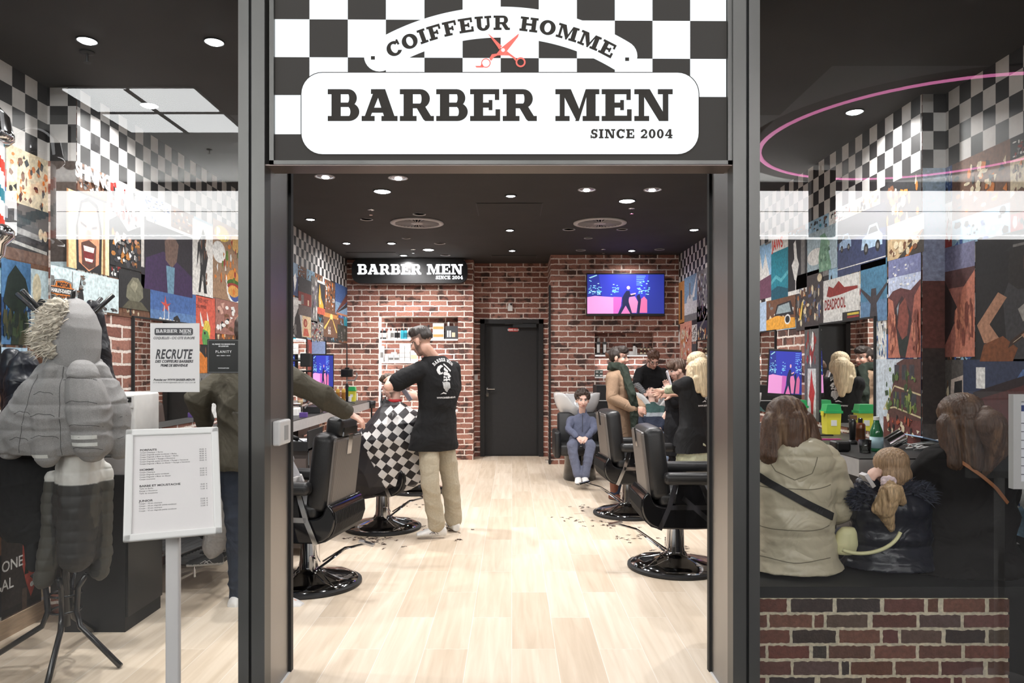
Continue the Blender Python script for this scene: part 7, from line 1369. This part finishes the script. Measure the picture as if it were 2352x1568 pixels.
# ---- blonde stylist
Ys = 6.95
J = joints(P(1592, 985, Ys), P(1594, 905, Ys), P(1596, 862, Ys), P(1598, 836, Ys-.02), (-.75, .66, 0), .93, elR=P(1600, 905, 7.25), haR=P(1545, 905, 7.4), elL=P(1549, 893, 7.0), haL=P(1522, 898, 7.25), knR=P(1605, 1068, 7.05), knL=P(1580, 1070, 6.9), anR=P(1605, 1165, 7.1), anL=P(1580, 1170, 6.9), toR=(-.7, .7, 0), toL=(-.7, .7, 0))
person('person', 'blonde stylist in black printed shirt and pale green skirt at the right', J, .93, SK1, (-.8, .55, -.2), UP)
sh2 = top(J, 'shirt', .7, .022, .22, .05, BLKC, disp=wrinkle(.006, 12, 12), w=1.15, tarm=.03); legs(J, 'shorts', 0, .004, srgb(160, 164, 140), hip=True)
b = MB(); pl = J['pelvis']; b.loft([(pl-UP*z_, J['r']*(.17+a_), J['f']*(.13+a_)) for z_, a_ in ((-.02, -.01), (.06, .0), (.18, .015), (.32, .035), (.33, .03))], 28); o = soft('skirt', b, CLOTH, None, .008, 2, .5, wrinkle(.010, 24, 3, .15), None, srgb(190, 194, 168), J['org']); o.parent = J['o']; o.location = (0, 0, 0)
b = MB(); b.cap(J['shL'].lerp(J['elL'], .65), J['elL'], .055, .05); b.cap(J['elL'], J['elL'].lerp(J['haL'], .55), .05, .042); o = soft('under_sleeve', b, CLOTH, None, .007, 3, .5, wrinkle(.004, 30, 2), None, srgb(165, 172, 145), J['org']); o.parent = J['o']; o.location = (0, 0, 0); shoes(J, (.6, .6, .6))
BLN = srgb(200, 180, 148); hp = J['head']
hair(J, BLN, [('e', (0, -.02, .045), (.088, .102, .083)), ('e', (0, -.06, -.03), (.085, .06, .10)), ('w', hp+Vector((.03, -.08, -.02)), P(1612, 878, 6.83), .085, .07), ('w', hp+Vector((-.03, -.06, -.04)), P(1588, 880, 6.84), .07, .05), ('w', P(1612, 878, 6.83), P(1618, 905, 6.8), .07, .03), ('w', P(1588, 880, 6.84), P(1592, 900, 6.82), .05, .025), ('w', P(1600, 870, 6.82), P(1604, 896, 6.8), .05, .03)], amp=.0016, seed=3, sc=380, voxel=.005, colf=streak(srgb(150, 122, 90), 260, .45))
uu = J['r'].normalized(); dd = Vector((J['f'].x, J['f'].y, 0)).normalized(); c0 = J['chest']-dd*.2-uu*.02+UP*.03; lg2 = [[(a*.17-.08, b_*.16-.1) for a, b_ in q] for q in skull_logo()]; decal(sh2, lg2+[[(a-.09, b_-.14) for a, b_ in p] for p in sans('WWW.BARBER-MEN.FR', .015, .0006)]+slab_arc('BARBER MEN', .028, .115, 0, .03, .1, amax=.8), c0-dd*.3, uu, UP, dd, 'shirt_print', WPRINT, J['o'], J['org'])
# ---- brown haired boy next to her
Yt = 7.65
J = joints(P(1553, 968, Yt), P(1553, 915, Yt), P(1556, 880, Yt), P(1556, 849, Yt-.05), (-1, .15, 0), .86, elR=P(1550, 915, Yt+.2), haR=P(1534, 945, Yt+.1), elL=P(1552, 925, Yt-.16), haL=P(1540, 900, Yt-.12), knR=P(1552, 1060, Yt+.08), knL=P(1552, 1060, Yt-.08), anR=P(1552, 1135, Yt+.08), anL=P(1552, 1135, Yt-.08))
person('person', 'brown haired boy in black coat looking down between the basin and blonde stylist', J, .86, SK3, (-.93, -.05, -.3), (-.2, 0, 1), hk=1.1, scalp=srgb(82, 62, 50))
top(J, 'coat', 1.9, .02, .35, .02, (.014, .014, .016)); legs(J, 'trousers', 1, .012, (.02, .02, .025)); shoes(J, (.1, .1, .1)); hair(J, srgb(82, 62, 50), SHORT+[('e', (0, .045, .07), (.078, .065, .055)), ('e', (0, -.02, .03), (.086, .1, .08))], amp=.006, sc=110, it=1)
b = MB(); q = P(1536, 868, Yt-.12); b.obox(q, (.004, 0, .01), (0, .035, 0), (-.02, 0, .07)); tag(b.build('mobile_phone', mat('phone_white', (.6, .6, .65), .2)), 'pale mobile phone held up by the brown haired boy', 'phone')
# ================= three people on the bench, seen from behind
def seated(label, xp, yhead, Y, k, f, name='person', headx=None, sk=SK1, ysh=None, hk=1.0):
    pel = Vector(((xp-CX)*Y/F, Y, .45+.10)); nk_ = P(xp, ysh, Y); chest = pel.lerp(nk_, .6); hd = P(headx or xp, yhead, Y); f = Vector(f).normalized(); r = f.cross(UP)
    J = joints(pel, chest, nk_, hd, f, k, elR=nk_+r*.26*k+f*.10-UP*.30*k, haR=nk_+r*.12*k+f*.34*k-UP*.36*k, elL=nk_-r*.26*k+f*.10-UP*.30*k, haL=nk_-r*.12*k+f*.34*k-UP*.36*k, knR=pel+f*.34*k+r*.1, knL=pel+f*.34*k-r*.1, anR=pel+f*.38*k+r*.1-UP*.45*k, anL=pel+f*.38*k-r*.1-UP*.45*k)
    for s in 'RL': J['an'+s].z = .09
    return J
J = seated('', 1812, 972, 3.58, 1.0, (.1, 1, 0), headx=1806, ysh=1024)
person('person', 'woman in shiny beige padded coat with brown hair seated behind the right window', J, .98, SK1, (.15, .95, -.25), (0, .2, 1), voxel=.0085)
BEI = srgb(190, 180, 155)
b = MB(); torso(b, J, 1.0, .055, .04, .085, .02, 1.02)
for s in 'RL': limb(b, J['sh'+s], J['el'+s], J['ha'+s], .06, .055, .04, .045, .95)
nk_ = J['neck']; b.ell(nk_+Vector((.03, -.11, -.05)), (.15, .075, .11)); b.loft([(nk_+Vector((0, -.03, -.06)), Vector((.16, 0, 0)), Vector((0, .12, 0))), (nk_+Vector((0, -.02, .03)), Vector((.12, 0, 0)), Vector((0, .10, 0)))], 20)
q1 = quilt(.009, .125, .02, None, .003, 5); q2 = wrinkle(.005, 9, 44, 1.6); q3 = wrinkle(.0018, 24, 45, 1.6)
o = soft('padded_coat', b, SATIN, None, .008, 4, .5, lambda co, no: q1(co, no)+q2(co, no)*.6+q3(co, no)*.7, None, srgb(200, 190, 165), J['org']); o.parent = J['o']; o.location = (0, 0, 0); coat1 = o
legs(J, 'trousers', 1, .012, (.03, .03, .035), voxel=.012); shoes(J, (.1, .1, .1))
h = J['head']; BR = srgb(92, 66, 50)
hair(J, BR, [('e', (0, -.015, .045), (.098, .112, .092)), ('e', (0, -.05, -.03), (.105, .075, .11)), ('w', h+Vector((-.06, -.03, 0)), h+Vector((-.10, -.07, -.15)), .07, .055), ('w', h+Vector((.06, -.03, 0)), h+Vector((.11, -.07, -.15)), .07, .055), ('w', h+Vector((0, -.07, 0)), h+Vector((0, -.09, -.14)), .085, .07), ('w', h+Vector((.11, -.07, -.13)), h+Vector((.14, -.09, -.19)), .04, .015)], amp=.0018, seed=4, sc=380, voxel=.005,
     colf=streak(srgb(160, 130, 102)))
def strap(name, target, pts, w_, m, J, off=.006):
    bpy.context.view_layer.update(); me = target.data; M = target.matrix_world; bv = BVHTree.FromPolygons([M @ x.co for x in me.vertices], [p.vertices[:] for p in me.polygons]); b = MB(); vs = []; n = 40; pts = [Vector(p) for p in pts]
    for i in range(n+1):
        t = i/n*(len(pts)-1); j = min(int(t), len(pts)-2); p = pts[j].lerp(pts[j+1], t-j); dr = (pts[min(j+1, len(pts)-1)]-pts[j]).normalized(); s_ = dr.cross(Vector((0, 1, 0))).normalized()
        for sg_ in (-1, 1):
            q = p+s_*w_*sg_/2; h_ = bv.ray_cast(Vector((q.x, q.y-.8, q.z)), Vector((0, 1, 0))); hh = h_[0] if h_[0] is not None else q; vs.append(hh-Vector((0, off, 0)))
    fs = [(2*i, 2*i+1, 2*i+3, 2*i+2) for i in range(n)]; b.add(vs, fs); o = b.build(name, m); so = o.modifiers.new('s', 'SOLIDIFY'); so.thickness = .004; childof(o, J); return o
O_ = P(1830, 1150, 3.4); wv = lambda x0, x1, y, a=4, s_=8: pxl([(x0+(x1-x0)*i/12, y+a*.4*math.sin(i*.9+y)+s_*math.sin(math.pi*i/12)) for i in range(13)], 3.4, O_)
seams(coat1, [wv(1735, 1920, 1118), wv(1735, 1915, 1212), wv(1735, 1915, 1284), pxl([(1772, 1046), (1790, 1085), (1830, 1104), (1868, 1088), (1880, 1050)], 3.4, O_)], O_-Vector((0, .3, 0)), 'seam_line', mat('beige_seam', srgb(120, 112, 95), .8), J['o'], J['org'], .004)  # darker lines drawn along the coat's seams
strap('bag_strap', coat1, [P(1712, 1068, 3.4), P(1775, 1112, 3.4), P(1845, 1152, 3.4), P(1925, 1192, 3.4)], .034, BLACKM, J)
# girl
J = seated('', 2046, 1078, 3.60, .72, (-.1, 1, 0), ysh=1138, sk=SK3)
J['haL'] = P(1996, 1118, 3.62); J['elL'] = P(1975, 1165, 3.75)
person('person', 'little girl in navy padded coat with blond ponytail seated between the women', J, .72, SK3, (-.15, 1, -.2), UP, {'L': ((.1, .1, 1), (-1, 0, 0), {'curl': 30}), 'R': ((-.5, .8, 0), (0, 0, 1))}, hk=1.22, voxel=.0075)
b = MB(); torso(b, J, .78, .05, .05, .08, .03, 1.2)
for s in 'RL': limb(b, J['sh'+s], J['el'+s], J['ha'+s], .05, .045, .035, .035, .9)
b.ell(J['neck']+Vector((.0, -.09, -.05)), (.15, .07, .09)); q1 = quilt(.006, .07, .02, None, .0025, 15)
gc = soft('navy_coat', b, SATIN, None, .008, 4, .5, q1, None, (.010, .012, .022), J['org']); gc.parent = J['o']; gc.location = (0, 0, 0); legs(J, 'leggings', 1, .01, (.03, .03, .04), voxel=.012); shoes(J, (.3, .25, .25))
h = J['head']; BG = srgb(168, 138, 108)
hair(J, BG, [('e', (0, -.012, .04), (.088, .104, .084)), ('e', (0, -.05, -.03), (.082, .06, .075))], amp=.002, seed=6, sc=320, voxel=.005)
pq = P(2040, 1106, 3.45)
hair(J, srgb(190, 160, 122), [('w', pq, pq+Vector((.0, -.02, -.05)), .022, .05), ('w', pq+Vector((0, -.02, -.05)), pq+Vector((-.02, -.01, -.13)), .05, .045), ('w', pq+Vector((.03, -.02, -.04)), pq+Vector((.06, -.01, -.09)), .03, .02), ('w', pq+Vector((-.02, -.01, -.13)), pq+Vector((.015, 0, -.22)), .042, .016), ('w', pq+Vector((-.02, -.02, -.05)), pq+Vector((-.06, 0, -.13)), .03, .02)], 'ponytail', amp=.0022, seed=8, sc=380, voxel=.005, colf=streak(srgb(140, 108, 78), 240, .35))
b = MB()
for i in range(9): a = i*.698; b.ell(pq+Vector((math.cos(a)*.026, -.005, math.sin(a)*.016)), (.016, .02, .016))
o = soft('scrunchie', b, CLOTH, None, .004, 2, .5, wrinkle(.003, 90, 3), None, srgb(225, 205, 208), J['org']); o.parent = J['o']; o.location = (0, 0, 0)
def fur(name, pts, n, L_, col, parent, org_, seed=1, spread=.03, dirf=None, w_=.0035):
    r = random.Random(seed); b = MB(); pts = [Vector(p) for p in pts]
    for i in range(n):
        t = r.random()*(len(pts)-1); j = min(int(t), len(pts)-2); p = pts[j].lerp(pts[j+1], t-j)+Vector([r.gauss(0, spread*.4) for _ in range(3)]); d = (dirf(p) if dirf else Vector((0, 0, 1))).normalized()+Vector([r.gauss(0, .45) for _ in range(3)]); d.normalize(); s_ = d.cross(Vector((0, 1, 0))).normalized()*w_; ln = L_*r.uniform(.6, 1.1); g_ = Vector((0, 0, -.25))*ln
        q_ = r.uniform(.6, 1.25); b.cur = tuple(c*q_ for c in col); b.add([p-s_, p+s_, p+s_*.7+d*ln*.6, p+d*ln+g_*.6, p-s_*.7+d*ln*.6], [(0, 1, 2, 3, 4)])
    o = b.build(name, FURM, None, colors=True)
    if parent is not None:
        for v in o.data.vertices: v.co -= org_
        o.parent = parent
    return o
for s_, pts in ((-1, [P(1998, 1128, 3.5), P(1975, 1140, 3.52), P(1968, 1158, 3.55)]), (1, [P(2078, 1128, 3.5), P(2110, 1122, 3.48), P(2128, 1140, 3.5)])): fur('fur_trim', pts, 500, .055, (.045, .05, .075), J['o'], J['org'], 3+s_, .035, lambda p, s_=s_: Vector((s_*1.0, -.3, .35)))
b = MB(); q = P(1992, 1102, 3.55); b.obox(q, (.02, 0, -.03), (0, .03, 0), (.008, 0, .005)); tag(b.build('white_phone', mat('phone_case', (.7, .68, .7), .3)), 'white phone held by the little girl at her ear', 'phone')
YLB = mat('pale_yellow_leather', srgb(222, 218, 170), .45)
b = MB(); b.loft([(P(1940, 1272, 3.55), Vector((.05, 0, 0)), Vector((0, .03, 0))), (P(1942, 1250, 3.55), Vector((.06, 0, 0)), Vector((0, .04, 0))), (P(1945, 1222, 3.55), Vector((.048, 0, 0)), Vector((0, .035, 0))), (P(1948, 1210, 3.55), Vector((.03, 0, 0)), Vector((0, .02, 0)))], 20); e = soft('handbag', b, YLB, None, .006, 3); e.data.materials[0] = YLB; tag(e, 'pale yellow handbag on the bench left of the little girl', 'handbag')
b = MB(); pts = [P(1935, 1262, 3.42), P(1960, 1271, 3.38), P(2000, 1269, 3.36), P(2035, 1255, 3.36), P(2068, 1222, 3.38)]; vs = []
qs = [Vector((1-t)**3*pts[0]+3*(1-t)**2*t*(pts[1]+Vector((.02, 0, -.02)))+3*(1-t)*t*t*(pts[3]+Vector((.03, 0, -.03)))+t**3*pts[4]) for t in [i/20 for i in range(21)]]; b.tube(qs, .009, 8); b.build('strap', YLB, e, smooth=True)
# woman in black sweater
J = seated('', 2228, 965, 3.58, 1.0, (-.12, 1, 0), headx=2205, ysh=1014)
person('person', 'woman in black sweater with tan strap and long brown hair seated at the right', J, .98, SK1, (-.3, .9, -.2), UP, voxel=.0085)
b = MB(); torso(b, J, 1.0, .03, .07, .10, .03, 1.22)
for s in 'RL': limb(b, J['sh'+s], J['el'+s], J['ha'+s], .06, .055, .04, .03, .95)
sw = soft('sweater', b, CLOTH, None, .009, 5, .5, wrinkle(.006, 14, 71), None, (.012, .011, .011), J['org']); sw.parent = J['o']; sw.location = (0, 0, 0); legs(J, 'trousers', 1, .012, (.03, .03, .035), voxel=.012); shoes(J, (.1, .1, .1))
h = J['head']; hair(J, srgb(78, 56, 42), [('e', (0, -.015, .045), (.1, .112, .092)), ('e', (0, -.05, -.04), (.10, .075, .11)), ('w', h+Vector((-.06, -.03, -.02)), h+Vector((-.08, -.08, -.20)), .065, .05), ('w', h+Vector((.0, -.06, -.02)), h+Vector((.0, -.10, -.20)), .08, .05)], amp=.0018, seed=14, sc=380, voxel=.005, colf=streak(srgb(125, 96, 72)))
h2 = P(2265, 950, 3.47); hair(J, srgb(88, 62, 44), [('w', h2, h2+Vector((.0, -.02, -.05)), .04, .075), ('w', h2+Vector((0, -.02, -.05)), h2+Vector((.03, -.02, -.17)), .075, .055), ('w', h2+Vector((.03, -.02, -.17)), h2+Vector((-.02, -.01, -.28)), .05, .02)], 'ponytail', amp=.0018, seed=15, sc=380, voxel=.005, colf=streak(srgb(150, 112, 80)))
strap('bag_strap', sw, [P(2222, 1062, 3.4), P(2262, 1092, 3.4), P(2300, 1125, 3.4), P(2332, 1160, 3.4)], .016, mat('tan_leather', srgb(170, 108, 64), .5), J, .008)
# ================= coat rack with coats
ck = empty('coat_rack', (-2.21, 3.62, 0)); tag(ck, 'black tubular coat rack loaded with jackets in the left window', 'coat rack'); TB = mat('black_tube', (.018, .018, .02), .25, coat=.3); X0, Y0 = -2.21, 3.62
b = MB(); b.tube([(0, 0, .16), (0, 0, 1.78)], .022, 14); b.build('pole', TB, ck, smooth=True)
for ang in (-20, 100, 200, 290):
    c_, s_ = math.cos(R(ang)), math.sin(R(ang)); b = MB(); b.tube([(c_*.14, s_*.14, .43), (c_*.085, s_*.085, .36), (c_*.075, s_*.075, .24), (c_*.10, s_*.10, .17), (c_*.36, s_*.36, .012)], .0135, 12); b.build('leg', TB, ck, smooth=True)
b = MB(); [b.tube([(.07*math.cos(i*math.pi/12), .07*math.sin(i*math.pi/12), z) for i in range(24)], .006, 6, closed=True) for z in (.24, .32)]; b.build('ring', TB, ck, smooth=True)
for ang in (10, 75, 130, 190, 250, 310):
    c_, s_ = math.cos(R(ang)), math.sin(R(ang)); b = MB(); b.tube([(0, 0, 1.60), (c_*.10, s_*.10, 1.68), (c_*.22, s_*.22, 1.80)], .011, 8); b.build('hook', TB, ck, smooth=True)
def garment(name, label, secs, Y, m, col, disp, arms=(), colf=None, grp='jackets on the coat rack', voxel=.0062, dp=.09):
    b = MB()
    if secs: b.loft([(P((xl+xr)/2, y, Y+dy), Vector(((xr-xl)/2*Y/F, .01, 0)), Vector((0, d, 0))) for y, xl, xr, d, dy in secs], 26)
    for a in arms:
        for (x0, y0, r0), (x1, y1, r1) in zip(a[1:], a[2:]): b.cap(P(x0, y0, a[0]), P(x1, y1, a[0]), r0, r1)
    o = soft(name, b, m, None, voxel, 3, .5, disp, colf, col, (X0, Y0, 0)); return tag(o, label, 'jacket', grp)
GRY = srgb(136, 134, 134); Yp = 3.46
g = garment('parka', 'grey hooded padded parka with fur trim hanging at the front of the coat rack', [(1045, 20, 250, .10, 0), (1000, 12, 262, .13, 0), (940, 30, 262, .14, 0), (880, 55, 250, .13, 0), (840, 95, 235, .11, 0), (815, 125, 215, .08, .02)], Yp, mat('heather_cloth', rough=.7, attr=True, noise=.16, nscale=260, bump=.12, bscale=300), GRY, quilt(.011, .122, .05, None, .0045, 9),
            arms=[(Yp-.08, (125, 850, .05), (105, 940, .075), (108, 1045, .060)), (Yp-.10, (190, 860, .07), (205, 940, .095), (212, 1020, .085)), (Yp+.02, (225, 850, .05), (258, 930, .075), (275, 1030, .06)), (Yp, (70, 900, .06), (30, 980, .07), (25, 1030, .06))])
b = MB(); b.loft([(P(x, y, Yp), Vector((w_*Yp/F, 0, 0)), Vector((0, d, 0))) for y, x, w_, d in ((845, 168, 62, .10), (800, 168, 66, .12), (755, 166, 62, .13), (720, 166, 46, .11), (695, 166, 26, .07), (682, 167, 8, .03))], 26); o = soft('hood', b, g.data.materials[0], None, .006, 12, .5, wrinkle(.008, 13, 17, .35), None, GRY, (X0, Y0, 0)); o.parent = g; o.location = (0, 0, 0)
fp = [P(134, 706, 3.36), P(120, 735, 3.34), P(108, 762, 3.34), P(104, 786, 3.35), P(118, 800, 3.36)]; b = MB(); [b.cap(p_, q_, .042, .042) for p_, q_ in zip(fp, fp[1:])]; o = soft('fur_trim', b, FURM, None, .005, 1, .5, strands(.010, 200, 7, (1, .2, .1)), None, srgb(188, 180, 166), (X0, Y0, 0)); o.parent = g; o.location = (0, 0, 0)
fur('fur_trim', fp, 2600, .048, srgb(196, 188, 174), g, Vector((X0, Y0, 0)), 5, .05, lambda p: Vector((-1, -.5, -.05)), .0022)
RF = mat('reflective_strip', (.6, .6, .58), .4); g_org = Vector((X0, Y0, 0))
for (x0, x1, y, t_) in ((172, 232, 1006, 9), (178, 232, 1022, 8), (70, 110, 1052, 8)):
    decal(g, [[(0, 0), ((x1-x0)*Yp/F, 0), ((x1-x0)*Yp/F, t_*Yp/F), (0, t_*Yp/F)]], P(x0, y, 3.34), (1, 0, 0), UP, (0, 1, 0), 'reflective_strip', RF, g, g_org, .004)
SEAM = mat('dark_seam', (.05, .05, .05), .8)  # thin dark lines along the quilting seams, drawn to sharpen them
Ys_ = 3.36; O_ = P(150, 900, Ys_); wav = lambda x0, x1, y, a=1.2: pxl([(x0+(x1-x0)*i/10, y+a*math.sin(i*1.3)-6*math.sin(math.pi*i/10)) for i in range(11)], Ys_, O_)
seams(g, [wav(150, 228, 872), wav(160, 238, 925), wav(165, 246, 978), wav(168, 246, 1030), wav(88, 132, 905), wav(82, 136, 955), wav(78, 140, 1005), wav(252, 284, 905), wav(256, 292, 960), wav(254, 292, 1010), wav(35, 80, 950), wav(22, 72, 1010), pxl([(88, 860), (72, 920), (56, 980), (44, 1040)], Ys_, O_), pxl([(150, 830), (146, 880), (146, 940), (144, 1000), (142, 1045)], Ys_, O_)], O_-Vector((0, .1, 0)), 'seam_line', SEAM, g, g_org)
garment('jacket', 'white black and olive padded jacket hanging below the grey parka', [(1210, 128, 232, .08, 0), (1180, 128, 235, .10, 0), (1100, 130, 238, .10, 0), (1030, 140, 232, .09, 0)], 3.55, mat('padded_nylon', rough=.6, attr=True, noise=.06, nscale=30), srgb(70, 68, 62), quilt(.006, .055, .01, None, .004, 19),
        arms=[(3.50, (180, 1040, .08), (182, 1150, .095), (175, 1272, .085)), (3.60, (235, 1080, .05), (235, 1200, .055), (228, 1310, .050)), (3.58, (125, 1100, .05), (118, 1230, .052), (102, 1330, .05))],
        colf=lambda co, c: (c.__setitem__((co[:, 2] > .885, slice(0, 3)), (.62, .61, .58)), c.__setitem__(((co[:, 2] < .885) & (co[:, 1] < 3.56) & (co[:, 0] > -2.23+0) & (co[:, 0] < -1.99), slice(0, 3)), srgb(48, 47, 46))))
garment('coat', 'long black coat hanging low on the left side of the rack', [(1245, 20, 120, .06, 0), (1215, -10, 132, .09, 0), (1120, -15, 135, .11, 0), (1040, -10, 132, .10, 0), (960, 5, 125, .09, 0)], 3.62, CLOTH, (.010, .010, .011), wrinkle(.006, 12, 27), arms=[(3.6, (70, 1240, .04), (78, 1300, .03))])
garment('coat', 'dark navy coat hanging behind the parka on its left', [(1040, 0, 90, .06, 0), (950, 8, 90, .09, 0), (870, 20, 88, .09, 0), (830, 32, 80, .07, 0), (806, 50, 72, .04, 0)], 3.70, SATIN, (.012, .014, .022), wrinkle(.007, 15, 37), arms=[(3.72, (28, 820, .045), (24, 870, .05), (22, 1040, .05))])
garment('coat', 'black leather coat hanging behind the parka on its right', [(930, 215, 268, .04, 0), (860, 212, 256, .06, 0), (780, 208, 246, .06, 0), (720, 205, 238, .05, 0), (690, 206, 226, .03, 0)], 3.72, SATIN, (.012, .012, .016), wrinkle(.007, 14, 47))
